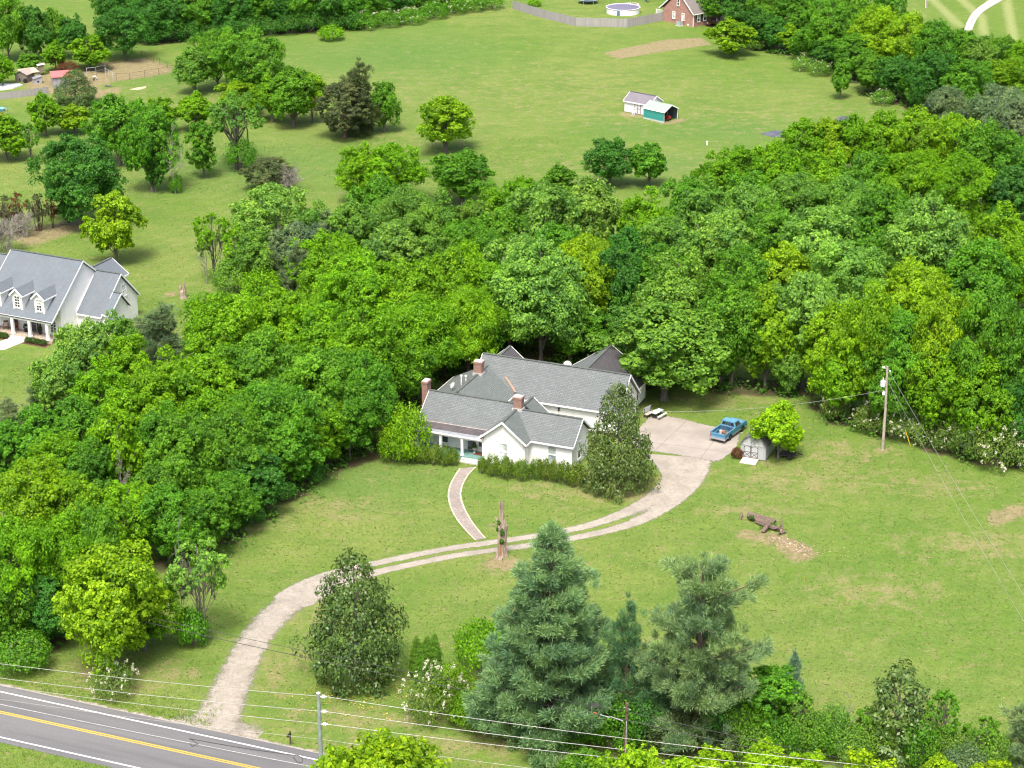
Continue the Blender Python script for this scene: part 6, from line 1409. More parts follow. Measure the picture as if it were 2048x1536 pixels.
co_ = thing('cable_coil', 'black coil frame of spare cable hung left of the dark pole', 'cable', t2 - rq * 2.7 + Vector((0, 0, .0))); co_.rotation_euler.z = math.atan2(rq.y, rq.x)
for k, z in enumerate((0, .85)): xf(MB().lathe([(.28, -.05), (.34, -.05), (.36, 0), (.34, .05), (.28, .05)], n=18), Matrix.Translation((0, 0, z)) @ Matrix.Rotation(R_(76), 4, 'X') @ Matrix.Scale(1.15, 4, (1, 0, 0)) @ Matrix.Scale(.45, 4, (0, 1, 0))).obj('coil', wire_d, co_)
MB().tube([(-.4, 0, 0), (-.4, 0, .85)], .03, 5).tube([(.4, 0, 0), (.4, 0, .85)], .03, 5).tube([(-.4, 0, .43), (.4, 0, .43)], .02, 5).obj('frame', wire_d, co_); MB().box((-.1, -.1, .08), (.12, -.02, .16)).obj('orange_tag', plain('tag_orange', (.75, .18, .05), .5), co_); MB().tube([(.4, 0, .02), (1.3, -.05, -.04), (1.35, -.05, .06), (2.4, -.03, -.12)], .045, 6).obj('splice_case', plain('splice', (.3, .31, .33), .5), co_)
# mailbox
mx_ = G(581, 1489); mlb = thing('mailbox', 'black mailbox on a dark post beside the drive entrance', 'mailbox', mx_, math.atan2(rq.y, rq.x)); MB().box((-.05, -.05, 0), (.05, .05, 1.35)).obj('post', pwd, mlb); MB().box((-.05, -.30, .86), (.03, .05, .92)).obj('arm', pwd, mlb)
pr_ = [(-.1 * math.cos(a), -.45, 1.07 + .1 * math.sin(a)) for a in [k * math.pi / 6 for k in range(7)]]; MB().extrude([(-.1, -.45, .93), (.1, -.45, .93)] + pr_[::-1], (0, .48, 0)).obj('box', plain('mailbox_black', (.02, .02, .022), .45), mlb); MB().box((.105, -.2, 1.05), (.12, -.12, 1.25)).obj('flag', MC['mailbox_black'], mlb)

# ---- the snag, the log heap, small stakes
sn = G(1003, 1114); sg_ = thing('tree_snag', 'tall dead broken trunk with ivy beside the drive', 'dead tree', sn); rs_ = random.Random(3); SB = barkmat('snag_bark', (.42, .33, .26)); SBR = barkmat('snag_heartwood', (.40, .20, .10))
def rough_tube(pts, rad, n, seed, am=.18, flute=0):
    rr = random.Random(seed); mb = MB(); rings = []
    ph = [rr.random() * 6.28 for _ in range(4)]
    for i, (p, r) in enumerate(zip(pts, rad)): rings.append([Vector(p) + Vector((math.cos(6.283 * k / n), math.sin(6.283 * k / n), 0)) * r * (1 + am * math.sin(3 * 6.283 * k / n + ph[0] + i * .2) + am * .7 * math.sin(5 * 6.283 * k / n + ph[1]) + rr.uniform(-am, am) * .5) for k in range(n)])
    top = rings[-1]; rings[-1] = [q + Vector((0, 0, rr.uniform(-.35, .45))) for q in top]
    for a, b in zip(rings, rings[1:]):
        for k in range(n): mb.poly([a[k], a[(k + 1) % n], b[(k + 1) % n], b[k]])
    mb.poly(rings[-1]); return mb
rough_tube([(-.12, 0, -.1), (-.08, 0, .4), (0, 0, 1.2), (.05, 0, 2.4), (.08, 0, 3.5), (.06, 0, 3.9), (.02, 0, 4.2), (.02, 0, 5.0), (-.02, 0, 5.8)], [.66, .48, .41, .39, .40, .36, .25, .22, .19], 18, 4, .24).obj('trunk', SB, sg_)
rough_tube([(-.2, -.24, -.1), (-.17, -.22, .5), (-.13, -.2, 1.6), (-.12, -.18, 2.7)], [.36, .27, .22, .17], 12, 9).obj('exposed_wood', SBR, sg_)
MB().tube([(-.1, -.1, 3.75), (-.7, -.15, 3.70), (-1.55, -.2, 3.5)], [.1, .07, .03], 6).tube([(-.1, -.1, 3.8), (-.45, -.1, 4.15), (-.6, -.1, 4.5)], [.14, .11, .07], 6).obj('branch', SB, sg_)
def leafblob(name, par, blobs, seed, col, size=.16, per=90):
    rg = np.random.default_rng(seed); ps, ns = [], []
    for (x, y, z), r in blobs: d = unit(rg.normal(size=(per, 3))); ps.append(np.array((x, y, z)) + d * np.array(r) * (.4 + .7 * rg.random((per, 1)))); ns.append(unit(d + np.array([0, -.3, .6])))
    ps, ns = np.vstack(ps), np.vstack(ns); me = leaf_mesh(name, ps, ns, size, .7, np.full(len(ps), .4), rg); me.materials.append(MC['leaf']); o = link(name, me, par); o.color = (*col, 1); return o
leafblob('ivy', sg_, [((-.25, -.3, 4.0), (.2, .2, .3)), ((0.05, -.36, 2.9), (.3, .15, .45)), ((.05, -.4, 1.9), (.28, .12, .3)), ((-.4, -.3, 3.3), (.15, .15, .3))], 5, (.06, .16, .012))
LGB = barkmat('log_bark', (.20, .145, .115)); LGE = plain('log_end', (.58, .42, .27), .85, var=.3, scale=6)
def log(a, b, r, lab, seed):
    a, b = Vector(a), Vector(b); t = thing('log', lab, 'log', a); d = b - a; n = 6
    q = Vector((0, 0, 1)).rotation_difference(d.normalized()).to_matrix().to_4x4()
    mb = rough_tube([(0, 0, d.length * k / n) for k in range(n + 1)], [r * (1 - .12 * k / n) for k in range(n + 1)], 12, seed, .1); xf(mb, q); mb.obj('bark', LGB, t)
    xf(MB().lathe([(r * .8, -.015), (r * .3, -.03)], n=12), q).obj('cut_end', LGE, t); return t
L = lambda x, y, z: G(x, y, 0) + Vector((0, 0, z))
log(L(1496, 1038, .5), L(1544, 1050, .36), .36, 'thickest bark-covered log of the heap on the lawn', 1); log(L(1512, 1046, .25), L(1552, 1062, .3), .28, 'reddish log along the front of the heap', 2); log(L(1536, 1062, .75), L(1526, 1066, .2), .24, 'grey log leaning forward from the heap', 3); log(L(1562, 1064, .2), L(1548, 1056, .2), .24, 'short log with a pale cut end at the right of the heap', 4); log(L(1570, 1066, .16), L(1558, 1070, .15), .17, 'small split log lying right of the heap', 5); log(L(1480, 1040, .12), L(1484, 1033, .4), .13, 'pale splinter standing left of the heap', 6); log(L(1566, 1062, .1), L(1562, 1052, .7), .1, 'pale split stake standing in the heap', 7)
kd = thing('log_ivy', 'green weeds growing over the log heap', 'weeds', G(1525, 1060)); kk = lambda x, y, z: tuple(L(x, y, z) - G(1525, 1060)); leafblob('weeds', kd, [(kk(1503, 1043, .5), (.35, .3, .3)), (kk(1546, 1058, .5), (.4, .3, .4)), (kk(1528, 1060, .3), (.5, .3, .2))], 6, (.06, .15, .015), .17, 70)
cp_ = thing('wood_chips', 'scatter of pale wood chips right of the log heap', 'wood chips', G(1570, 1085)); cp_['kind'] = 'stuff'
rc_ = random.Random(8); mbc = MB()
for _ in range(160):
    f = rc_.random(); p = L(1545 + 75 * f + rc_.gauss(0, 9), 1072 + 36 * f + rc_.gauss(0, 5), .02) - G(1570, 1085); s_ = rc_.uniform(.05, .16); mbc.box((p.x, p.y, p.z), (p.x + s_ * 2, p.y + s_ * .6, p.z + .04), rot=rc_.random() * 3)
mbc.obj('chips', plain('chip_pale', (.50, .38, .27), .9, var=.4), cp_)
so_ = plain('stake_orange', (.55, .30, .08), .6)
for (x, y), ph in (((1687, 1044), 'nearest the log heap'), ((1608, 1164), 'below the log heap'), ((1907, 1224), 'rightmost on the big lawn'), ((1523, 1288), 'nearest the pines'), ((1967, 1094), 'upper right on the big lawn')):
    t = thing('survey_stake', 'thin orange survey stake ' + ph, 'stake', G(x, y), 0, 'survey stakes on the big lawn'); MB().box((-.02, -.012, 0), (.02, .012, .6)).extrude([(-.02, -.012, 0), (.02, -.012, 0), (0, -.012, -.1)], (0, .024, 0)).obj('stake', so_, t); MB().poly([(.02, 0, .58), (.09, .02, .56), (.09, .03, .5), (.02, 0, .52)]).obj('ribbon', so_, t)
# fallen magnolia leaves and petals
fl_ = MB(); rl_ = random.Random(12)
for _ in range(330):
    cx, cy_ = ((712, 1385) if rl_.random() < .75 else (1300, 960)); p = G(cx + rl_.gauss(0, 75 if cx < 900 else 22), cy_ + rl_.gauss(0, 26 if cx < 900 else 12)); s_ = rl_.uniform(.07, .15); a = rl_.random() * 6.28
    fl_.poly([(p.x + s_ * math.cos(a + k * 1.57) * (1 if k % 2 else .5), p.y + s_ * math.sin(a + k * 1.57) * (1 if k % 2 else .5), .05 + .03 * (k % 2)) for k in range(4)])
tag(fl_.obj('fallen_leaves', plain('fallen_leaf', (.62, .42, .10), .8, var=.5, scale=.6), kind='stuff'), 'scattered yellow leaves fallen around the two magnolias', 'leaves')

# ---- the yard behind the plank fence
PG = siding('plank_grey', (.33, .31, .32), .16, True, var=.45, grime=(.2, .19, .19))
def plank_fence(name, pts, h, label):
    W_ = [G(*p) for p in pts]; t = thing(name, label, 'fence', W_[0]); rr = random.Random(len(pts) + int(h * 10))
    for a, b in zip(W_, W_[1:]):
        a, b = a - W_[0], b - W_[0]; d = (b - a); n = max(2, int(d.length / .155)); mb = MB(); u = d.normalized(); nn = Vector((-u.y, u.x, 0))
        for k in range(n): p = a + u * (k + .03) * d.length / n; q = a + u * (k + .93) * d.length / n; o = nn * rr.uniform(-.008, .008); hh = h + rr.uniform(-.05, .05); mb.extrude([p + o, q + o, q + o + Vector((0, 0, hh)), p + o + Vector((0, 0, hh))], nn * .022)
        mb.obj('plank_panel', PG, t); rl2 = MB()
        for z in (.35, h - .35): rl2.beam(a + nn * .07 + Vector((0, 0, z)), b + nn * .07 + Vector((0, 0, z)), .05, .09)
        rl2.obj('rail', PG, t)
        for k in range(int(d.length / 2.6) + 1): p = a + u * k * 2.6 + nn * .12; MB().box((p.x - .05, p.y - .05, 0), (p.x + .05, p.y + .05, h + .05)).obj('post', PG, t)
    return t
plank_fence('plank_fence', [(1025, 18), (1090, 37.5), (1152, 52.5), (1254, 55), (1333, 40)], 1.85, 'long weathered plank fence round the pool garden')
plank_fence('plank_fence', [(-30, 203), (46, 194), (98, 186.6)], 1.3, 'short weathered plank fence below the farmyard')
po = thing('swimming_pool', 'round white above-ground pool behind the plank fence', 'pool', G(1246, 25)); Rp_ = 3.65
MB().lathe([(Rp_, 0), (Rp_, 1.2), (Rp_ + .1, 1.2), (Rp_ + .1, 1.27), (Rp_ - .12, 1.27), (Rp_ - .12, .95)], n=48).obj('wall', plain('pool_white', (.78, .78, .80), .4, var=.06), po); MB().lathe([(Rp_ + .012, 1.1), (Rp_ + .014, 1.17)], n=48).obj('band', plain('pool_band', (.16, .15, .22), .5), po)
m, nt, b, o = mat('pool_cover'); p__ = coords(nt); nt.links.new(mixc(nt, ramp(nt, noise(nt, p__, .35, 3, .5), .56, .62), (.60, .59, .47), (.28, .29, .05)), b.inputs['Base Color']); b.inputs['Roughness'].default_value = .45; MB().lathe([(.01, .98), (Rp_ - .1, .98)], n=40).obj('cover', m, po)
MB().box((-1.5, -Rp_ - .35, 0), (-.9, -Rp_ - .03, 1.15)).obj('pump_box', plain('pump_blue', (.10, .17, .22), .6), po)
tm = thing('trampoline', 'round trampoline with dark safety net at the top edge', 'trampoline', G(1176, 6)); tbk = plain('net_dark', (.03, .045, .06), .9)
MB().lathe([(2.25, .82), (2.3, .85), (2.3, .92), (1.85, .93)], n=32).obj('rim', plain('rim_blue', (.30, .40, .50), .5), tm); MB().lathe([(.01, .9), (1.9, .9)], n=32).obj('mat', blk, tm); ne = MB().lathe([(2.05, .95), (2.05, 2.7)], n=32).obj('net', tbk, tm)
for k in range(6): a = k * 1.047; MB().tube([(2.2 * math.cos(a), 2.2 * math.sin(a), 0), (2.2 * math.cos(a), 2.2 * math.sin(a), 2.75)], .03, 6).obj('pole', steel, tm)
fp = thing('fire_pit', 'ring of pale stones round bare earth behind the pool', 'fire pit', G(1264, 9.5)); rr = random.Random(4)
for k in range(18): a = k * .349; s_ = rr.uniform(.16, .24); MB().lathe([(s_ * .8, 0), (s_, .1), (s_ * .7, .22), (s_ * .2, .26)], (1.45 * math.cos(a), 1.45 * math.sin(a), 0), 7).obj('stone', CONC, fp)
MB().lathe([(1.35, .004), (.05, .05)], n=20).obj('ash', plain('ash_brown', (.12, .085, .06), .95), fp)
sl = thing('play_slide', 'blue plastic slide at the top edge left of the brick house', 'slide', G(1290, 3), R_(-60)); bs_ = plain('slide_blue', (.08, .25, .55), .4); MB().extrude([(0, -.22, .1), (.3, -.22, .14), (1.6, -.22, 1.3), (1.6, -.22, 1.36), (.3, -.22, .2), (0, -.22, .16)], (0, .44, 0)).obj('chute', bs_, sl)
for y in (-.25, .22): MB().extrude([(0, y, .1), (1.6, y, 1.3), (1.6, y, 1.5), (0, y, .3)], (0, .03, 0)).obj('side', bs_, sl)
for y in (-.3, .3): MB().tube([(1.65, y, 0), (1.65, y, 2.3)], .05, 6).obj('post', pwd, sl)
dk_ = thing('deck_railing', 'white railing of the deck beside the brick house', 'railing', G(1312, 36), ang(G(1312, 36), G(1331, 39))); MB().beam((0, 0, 1.9), (2.4, 0, 1.9), .09, .08).obj('top_rail', TRIM, dk_); q_ = MB()
for k in range(17): q_.box((k * .145, -.02, 1.0), (k * .145 + .04, .02, 1.87))
q_.obj('baluster', TRIM, dk_)
for x in (.02, 2.36): MB().box((x - .06, -.06, 0), (x + .06, .06, 2.0)).obj('post', TRIM, dk_)
# ---- farmyard, far left
rs0 = G(106.8, 176.8); RS = thing('red_roof_shed', 'grey board shed with a faded red metal roof in the farmyard', 'shed', rs0, R_(18)); bw = siding('farm_board', (.30, .30, .32), .25, True, var=.4, grime=(.18, .18, .19)); rdm = siding('red_metal', (.52, .13, .13), .35, True, var=.12, grime=(.45, .2, .18))
MB().extrude([(0, 0, 0), (3.6, 0, 0), (3.6, 0, 2.1), (0, 0, 2.1)], (0, 3.4, 0)).extrude([(0, 0, 2.1), (0, 3.4, 2.1), (0, 1.9, 2.75)], (3.6, 0, 0)).obj('wall', bw, RS); MB().extrude([(-.25, -.3, 2.08), (-.25, 1.9, 2.8), (-.25, 1.9, 2.86), (-.25, -.3, 2.14)], (4.2, 0, 0)).extrude([(-.25, 1.9, 2.8), (-.25, 3.7, 2.1), (-.25, 3.7, 2.16), (-.25, 1.9, 2.86)], (4.2, 0, 0)).obj('roof', rdm, RS)
lt0 = G(47.5, 164); LT = thing('lean_to', 'open lean-to with a tan metal roof on posts in the farmyard', 'shelter', lt0, R_(35)); MB().extrude([(-.2, -.3, 1.55), (-.2, 2.2, 2.0), (-.2, 2.2, 2.05), (-.2, -.3, 1.6)], (3.4, 0, 0)).obj('roof', plain('tan_metal', (.48, .38, .30), .6), LT)
for x in (0, 3.0):
    for y, h in ((0, 1.58), (2.0, 1.94)): MB().box((x - .05, y - .05, 0), (x + .05, y + .05, h)).obj('post', plain('post_pale', (.5, .45, .38), .8), LT)
for (x, y), ph in (((43, 163.5), 'left under the tan lean-to'), ((51, 166), 'in front of the tan lean-to')): t = thing('old_tyre', 'dark old tyre ' + ph, 'tyre', G(x, y), R_(35)); wheel(t, 0, 0, .42, .25, (.12, .07, .06), 'tyre_ring')
dg0 = G(69, 168.5); DG = thing('dog_house', 'small grey hutch with a dark round opening in the farmyard', 'hutch', dg0, R_(28)); MB().extrude([(0, 0, 0), (1.5, 0, 0), (1.5, 0, 1.3), (0, 0, .95)], (0, 1.2, 0)).obj('wall', plain('hutch_grey', (.36, .36, .39), .8), DG); MB().extrude([(-.1, -.15, .96), (1.6, -.15, 1.36), (1.6, -.15, 1.42), (-.1, -.15, 1.02)], (0, 1.5, 0)).obj('roof', plain('hutch_roof', (.22, .23, .25), .8), DG); xf(MB().lathe([(.2, 0), (.2, .02), (.02, .025)], n=14), Matrix.Translation((.75, -.005, .4)) @ Matrix.Rotation(R_(90), 4, 'X')).obj('opening', blk, DG)
tw0 = G(83, 150); TWR = thing('hutch_tower', 'tall narrow hutch with a pale tin roof behind the lean-to', 'hutch', tw0, R_(20)); MB().box((-.5, -.4, .6), (.5, .4, 2.0)).obj('cabin', plain('tower_board', (.20, .17, .13), .85), TWR); MB().extrude([(-.75, -.6, 1.95), (.75, -.6, 2.1), (.75, -.6, 2.15), (-.75, -.6, 2.0)], (0, 1.3, 0)).obj('roof', plain('tin_pale', (.50, .52, .52), .5), TWR)
for x in (-.45, .45):
    for y in (-.35, .35): MB().box((x - .05, y - .05, 0), (x + .05, y + .05, .6)).obj('leg', pwd, TWR)
hb0 = G(31, 163); HB2 = thing('farm_hut', 'low hut with a tan sloping roof beside the lean-to', 'hut', hb0, R_(-22)); MB().extrude([(0, 0, 0), (2.6, 0, 0), (2.6, 0, 1.5), (1.3, 0, 2.1), (0, 0, 1.5)], (0, 2.4, 0)).obj('wall', plain('hut_wall', (.20, .17, .14), .85), HB2); MB().extrude([(-.2, -.2, 1.45), (1.3, -.2, 2.15), (1.3, -.2, 2.21), (-.2, -.2, 1.51)], (0, 2.8, 0)).extrude([(1.3, -.2, 2.15), (2.8, -.2, 1.45), (2.8, -.2, 1.51), (1.3, -.2, 2.21)], (0, 2.8, 0)).obj('roof', plain('hut_roof', (.36, .30, .26), .8), HB2)
ta = MB(); q = [G(-20, 184), G(25, 178), G(46, 171), G(38, 168.5), G(-20, 170)]; nq = len(q)
ta.poly([v_ + Vector((0, 0, .22)) for v_ in q]); [ta.poly([q[i] + Vector((0, 0, 0)), q[(i + 1) % nq], q[(i + 1) % nq] + Vector((0, 0, .22)), q[i] + Vector((0, 0, .22))]) for i in range(nq)]
tag(ta.obj('tarp', plain('tarp_white', (.74, .75, .78), .5, var=.15, scale=1)), 'white tarp spread over the ground behind the farmyard fence', 'tarp')
def wire_fence(pts, h, lab, rails=3, m=pwd, step=2.4, r=.035):
    W_ = [G(*p) for p in pts]; t = thing('wire_fence', lab, 'fence', W_[0]); wr = MB()
    for a, b in zip(W_, W_[1:]):
        a, b = a - W_[0], b - W_[0]; d = b - a; n = max(1, int(d.length / step))
        for k in range(n + 1): p = a + d * k / n; MB().tube([p, p + Vector((0, 0, h))], r, 6).obj('post', m, t)
        for z in range(rails): zz = h * (z + .9) / rails; wr.tube([a + Vector((0, 0, zz)), b + Vector((0, 0, zz))], .012 if z < rails - 1 else .03, 4)
    wr.obj('wire', m, t); return t
wire_fence([(233, 161), (260, 160), (290, 155), (318, 150), (350, 143)], 1.35, 'wire fence on wooden posts along the front of the pen', 4); wire_fence([(350, 143), (320, 130), (283, 115)], 1.3, 'wire fence along the right side of the pen', 3)
wire_fence([(174, 152), (192, 150), (211, 145)], 1.6, 'pale pipe fence at the back of the animal run', 2, steel, 1.6, .045); wire_fence([(211, 151), (226, 160)], 1.5, 'short pale pipe fence at the right of the animal run', 3, steel, 2.0, .045)
wire_fence([(6, 226), (16, 229), (23, 226)], 1.0, 'low grey wire fence at the left picture edge', 3, steel, 1.5)
for (x, y), cn, cc, ph in (((189, 157), 'white', (.72, .70, .66), 'at the back of the animal run'), ((193, 160), 'pale grey', (.5, .5, .5), 'in the middle of the animal run'), ((188, 162), 'dark brown', (.06, .04, .03), 'at the front of the animal run')):
    t = thing('hen', cn + ' hen ' + ph, 'hen', G(x, y), x); hm = plain('hen_' + cn.replace(' ', '_'), cc, .9)
    hb = MB(); ring = [(-.34, .50, .05), (-.26, .44, .10), (-.12, .34, .17), (.04, .32, .18), (.16, .38, .13), (.22, .50, .07), (.25, .60, .065), (.30, .62, .05), (.36, .60, .012)]
    rg = [[Vector((x_, r * math.cos(k * .785), z_ + r * math.sin(k * .785))) for k in range(8)] for x_, z_, r in ring]
    for a, b in zip(rg, rg[1:]):
        for k in range(8): hb.poly([a[k], a[(k + 1) % 8], b[(k + 1) % 8], b[k]], True)
    for y_ in (-.06, .06): hb.tube([(0, y_, .22), (.0, y_, .02), (.07, y_, .01)], .018, 5)
    hb.obj('hen_body', hm, t); MB().extrude([(.24, -.01, .65), (.33, -.01, .66), (.28, -.01, .72)], (0, .02, 0)).obj('comb', plain('comb_red', (.5, .05, .04), .7), t)
t = thing('brush_pile', 'small pile of grey sticks below the pen', 'sticks', G(216, 173)); mbx = MB(); rr = random.Random(6)
for k in range(14): a = rr.random() * 3; L_ = rr.uniform(.5, 1.2); mbx.tube([(-L_ * math.cos(a) + rr.uniform(-.5, .5), -L_ * math.sin(a) * .5, .06 + k * .012), (L_ * math.cos(a), L_ * math.sin(a) * .5, .1 + k * .02)], .04, 5)
mbx.obj('sticks', barkmat('stick_grey', (.24, .2, .18)), t)
MB().poly([G(x, y, .012) for x, y in ((258, 179), (274, 175), (293, 172.5), (291, 176), (276, 180))][::-1]).obj('sand_patch', plain('sand_pale', (.50, .43, .27), .9), kind='structure')
pb = thing('play_pool', 'blue plastic tub at the left picture edge', 'tub', G(2, 222)); MB().lathe([(.5, 0), (.75, .5), (.8, .55), (.7, .5), (.45, .1)], n=18).obj('shell', plain('tub_blue', (.12, .42, .68), .4), pb); ob = thing('orange_toy', 'orange plastic crate at the left picture edge', 'crate', G(1, 231)); MB().box((-.4, -.3, 0), (.4, .3, .08)).box((-.4, -.3, .08), (-.34, .3, .5)).box((.34, -.3, .08), (.4, .3, .5)).box((-.34, -.3, .08), (.34, -.24, .5)).box((-.34, .24, .08), (.34, .3, .5)).obj('crate', plain('toy_orange', (.6, .22, .05), .6), ob); ob.name = 'plastic_crate'
# ---- meadow odds and ends
cvm = plain('cover_grey_blue', (.115, .12, .145), .5, var=.25, scale=.8)
MB().poly([G(x, y, .03) for x, y in ((1519, 267), (1550, 260.5), (1568, 262), (1590, 268), (1600, 275), (1545, 274))][::-1]).obj('pond_cover', cvm, kind='structure'); MB().poly([G(x, y, .03) for x, y in ((1668, 240), (1678, 233), (1700, 231), (1700, 244), (1672, 246))][::-1]).obj('pond_corner', cvm, kind='structure')
t = thing('white_pipe', 'short white pipe standing on the meadow', 'pipe', G(1414, 290)); MB().tube([(0, 0, 0), (0, 0, .55)], .13, 10).obj('riser', TRIM, t); MB().lathe([(.17, .55), (.18, .62), (.1, .7)], n=12).obj('cap', TRIM, t)
st_ = thing('carved_stump', 'broken pale stump with two prongs on the neighbour lawn', 'stump', G(366, 596)); rough_tube([(0, 0, -.05), (0, 0, .4), (.03, 0, .9)], [.6, .45, .42], 12, 21).obj('trunk', SB, st_); rough_tube([(.28, 0, .8), (.3, 0, 1.5), (.3, 0, 1.9)], [.25, .2, .15], 9, 22).obj('prong', SB, st_); rough_tube([(-.28, 0, .8), (-.3, 0, 1.4), (-.3, 0, 1.75)], [.2, .18, .12], 9, 23).obj('prong', SB, st_)
fpol = thing('utility_pole', 'far pale pole by the mown stripes at the top edge', 'utility pole', G(1853, 16)); MB().tube([(0, 0, 0), (0, 0, 11)], [.2, .14], 10).obj('pole', pw_, fpol); MB().beam((-.9, 0, 10.4), (.9, 0, 10.4), .09, .11).obj('crossarm', pw_, fpol); MB().tube([(-.28, -.1, 0), (-.28, -.1, 9.5)], .05, 6).obj('conduit', TRIM, fpol)
t = thing('kids_tricycle', 'small red and white toy vehicle by the brick house porch', 'toy', G(1417, 51)); MB().box((-.5, -.22, .22), (.4, .22, .42)).extrude([(.1, -.2, .42), (.4, -.2, .42), (.4, -.2, .65), (.3, -.2, .7)], (0, .4, 0)).obj('body', plain('toy_red', (.5, .06, .08), .5), t); MB().box((-.4, -.18, .42), (-.1, .18, .7)).obj('seat', TRIM, t)
for x in (-.35, .3):
    for y in (-.25, .25): wheel(t, x, y, .17, .1, (.7, .7, .7))
t.name = 'toy_car'
# ---- low growth under the woods: one uncountable mass
rg = np.random.default_rng(77); ps, ns, ts = [], [], []
for x, y, r in WOOD:
    for k in range(7):
        a = rg.random() * 6.28; q = r * (.2 + .6 * rg.random()); cx, cy_ = x + q * math.cos(a), y + q * math.sin(a); hh = .5 + 1.3 * rg.random(); d = unit(rg.normal(size=(34, 3))); d[:, 2] = np.abs(d[:, 2])
        ps.append(np.array((cx, cy_, .1)) + d * np.array((hh * 1.1, hh * 1.1, hh)) * (.5 + .6 * rg.random((34, 1)))); ns.append(unit(d + np.array((0, 0, .6)) + rg.normal(size=(34, 3)) * .4)); ts.append(np.full(34, .3 + .3 * rg.random()))
me = leaf_mesh('undergrowth', np.vstack(ps), np.vstack(ns), .36, .6, np.concatenate(ts), rg); me.materials.append(MC['leaf']); ug = link('undergrowth', me, kind='stuff'); ug.color = (.08, .19, .025, 1); tag(ug, 'low leafy undergrowth covering the floor of the woods', 'undergrowth')
# ---- rough grass on the near verge and round the wood edges
ps = []
for _ in range(9000): s_, o_ = rg.uniform(-60, 60), -wid - .9 - rg.random() * 9; ps.append(road_pt(s_, o_, .12))
for _ in range(4500): s_, o_ = rg.uniform(-50, 60), 1.6 + rg.random()**2 * 3.5; ps.append(road_pt(s_, o_, .06)) if not (20 < s_ + 0 < 34) else None
ps = np.array(ps); n_ = len(ps); ix = np.repeat(np.arange(n_), 4); ax = unit(rg.normal(size=(n_ * 4, 3)) * .5 + np.array((0, 0, 1))); me = leaf_mesh('rough_grass', ps[ix] + rg.normal(size=(n_ * 4, 3)) * np.array((.2, .2, .03)), rg.normal(size=(n_ * 4, 3)), .27, .14, np.full(n_ * 4, .5), rg, axis=ax); me.materials.append(MC['leaf']); vg = link('verge_grass', me, kind='stuff'); vg.color = (.17, .27, .035, 1); tag(vg, 'rough long grass along both verges of the road', 'grass')


# ---- mown grass of the lawns: blades one can see the grain of, nobody could count
m, nt, b, o = mat('grass_blade'); t_ = attr(nt, 'tint')
cg = mixc(nt, ramp(nt, t_, .0, .6), (.100, .178, .026), (.165, .222, .044)); cg = mixc(nt, ramp(nt, t_, .62, .95), cg, (.36, .30, .16))
nt.links.new(cg, b.inputs['Base Color']); b.inputs['Roughness'].default_value = .8; trn = N(nt, 'ShaderNodeBsdfTranslucent'); nt.links.new(cg, trn.inputs[0]); mx = N(nt, 'ShaderNodeMixShader'); mx.inputs[0].default_value = .3
nt.links.new(b.outputs[0], mx.inputs[1]); nt.links.new(trn.outputs[0], mx.inputs[2]); nt.links.new(mx.outputs[0], o.inputs[0])
rg = np.random.default_rng(2024)
def vnoise(x, y, sc, seed):
    r = np.random.default_rng(seed).random((64, 64)); x, y = x / sc, y / sc; i, j = np.floor(x).astype(int), np.floor(y).astype(int); u, v = x - i, y - j; u, v = u * u * (3 - 2 * u), v * v * (3 - 2 * v); q = lambda a, c: r[a % 64, c % 64]
    return (q(i, j) * (1 - u) + q(i + 1, j) * u) * (1 - v) + (q(i, j + 1) * (1 - u) + q(i + 1, j + 1) * u) * v
ga, gb_ = [], []
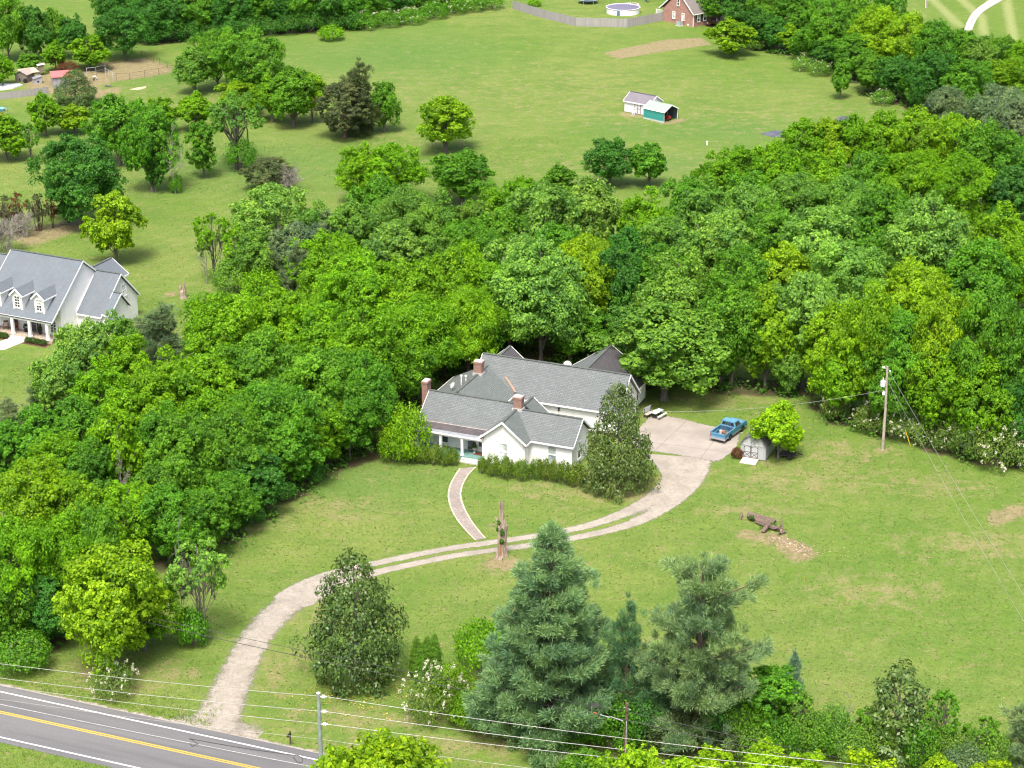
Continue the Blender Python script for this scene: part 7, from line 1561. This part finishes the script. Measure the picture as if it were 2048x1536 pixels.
for x0, x1, y0, y1, dens in ((-62, 66, 150, 262, 15), (-90, 10, 255, 345, 5)):
    n = int((x1 - x0) * (y1 - y0) * dens); X, Y = rg.uniform(x0, x1, n), rg.uniform(y0, y1, n); zc = Y * cT + CAM_H * sT; keep = (np.abs(X / zc) < .255)
    for poly in (DL + DR[::-1], [(1258, 868), (1300, 828), (1345, 829), (1490, 862), (1480, 890), (1440, 926), (1290, 905)], PL + PR[::-1], [(335, 1452), (430, 1405), (545, 1445), (515, 1485)]): keep &= ~inpoly(X, Y, gp(poly))
    lx = (X - H_O.x) * math.cos(-HA) - (Y - H_O.y) * math.sin(-HA); ly = (X - H_O.x) * math.sin(-HA) + (Y - H_O.y) * math.cos(-HA); keep &= ~((lx > -20) & (lx < 1.5) & (ly > -2.2) & (ly < 23))
    lx = (X - NO.x) * math.cos(-NA) - (Y - NO.y) * math.sin(-NA); ly = (X - NO.x) * math.sin(-NA) + (Y - NO.y) * math.cos(-NA); keep &= ~((lx > -21) & (lx < 5.6) & (ly > -7) & (ly < 16))
    keep &= ((X - rA.x) * rn.x + (Y - rA.y) * rn.y) > 1.5
    for wx, wy, wr in WOOD: keep &= np.hypot(X - wx, Y - wy) > wr * .75
    patch = vnoise(X, Y, 1.1, 1) * .5 + vnoise(X, Y, 3.3, 2) * .3 + vnoise(X, Y, 9, 3) * .2; keep &= rg.random(n) < .45 + .9 * (patch - .3)
    ga.append(np.stack([X, Y], 1)[keep]); gb_.append(patch[keep])
ga, gb_ = np.vstack(ga), np.concatenate(gb_); n = len(ga); pos = np.concatenate([ga, np.full((n, 1), .035)], 1)
ax = unit(rg.normal(size=(n, 3)) * np.array((1, 1, .12)) + np.array((0, 0, .2))); dry_ = vnoise(ga[:, 0], ga[:, 1], 2.1, 5) * .5 + vnoise(ga[:, 0], ga[:, 1], .8, 6) * .5
tt = .42 + (dry_ - .5) * .9 + (gb_ - .5) * .5; me = leaf_mesh('lawn_grass', pos, unit(rg.normal(size=(n, 3)) + np.array((0, 0, .9))), .2, .45, tt, rg, jit=.16, axis=ax); me.materials.append(m)
lg = link('lawn_grass', me, kind='stuff'); tag(lg, 'short mown grass with straw flecks covering the lawns', 'grass')
build_ground()
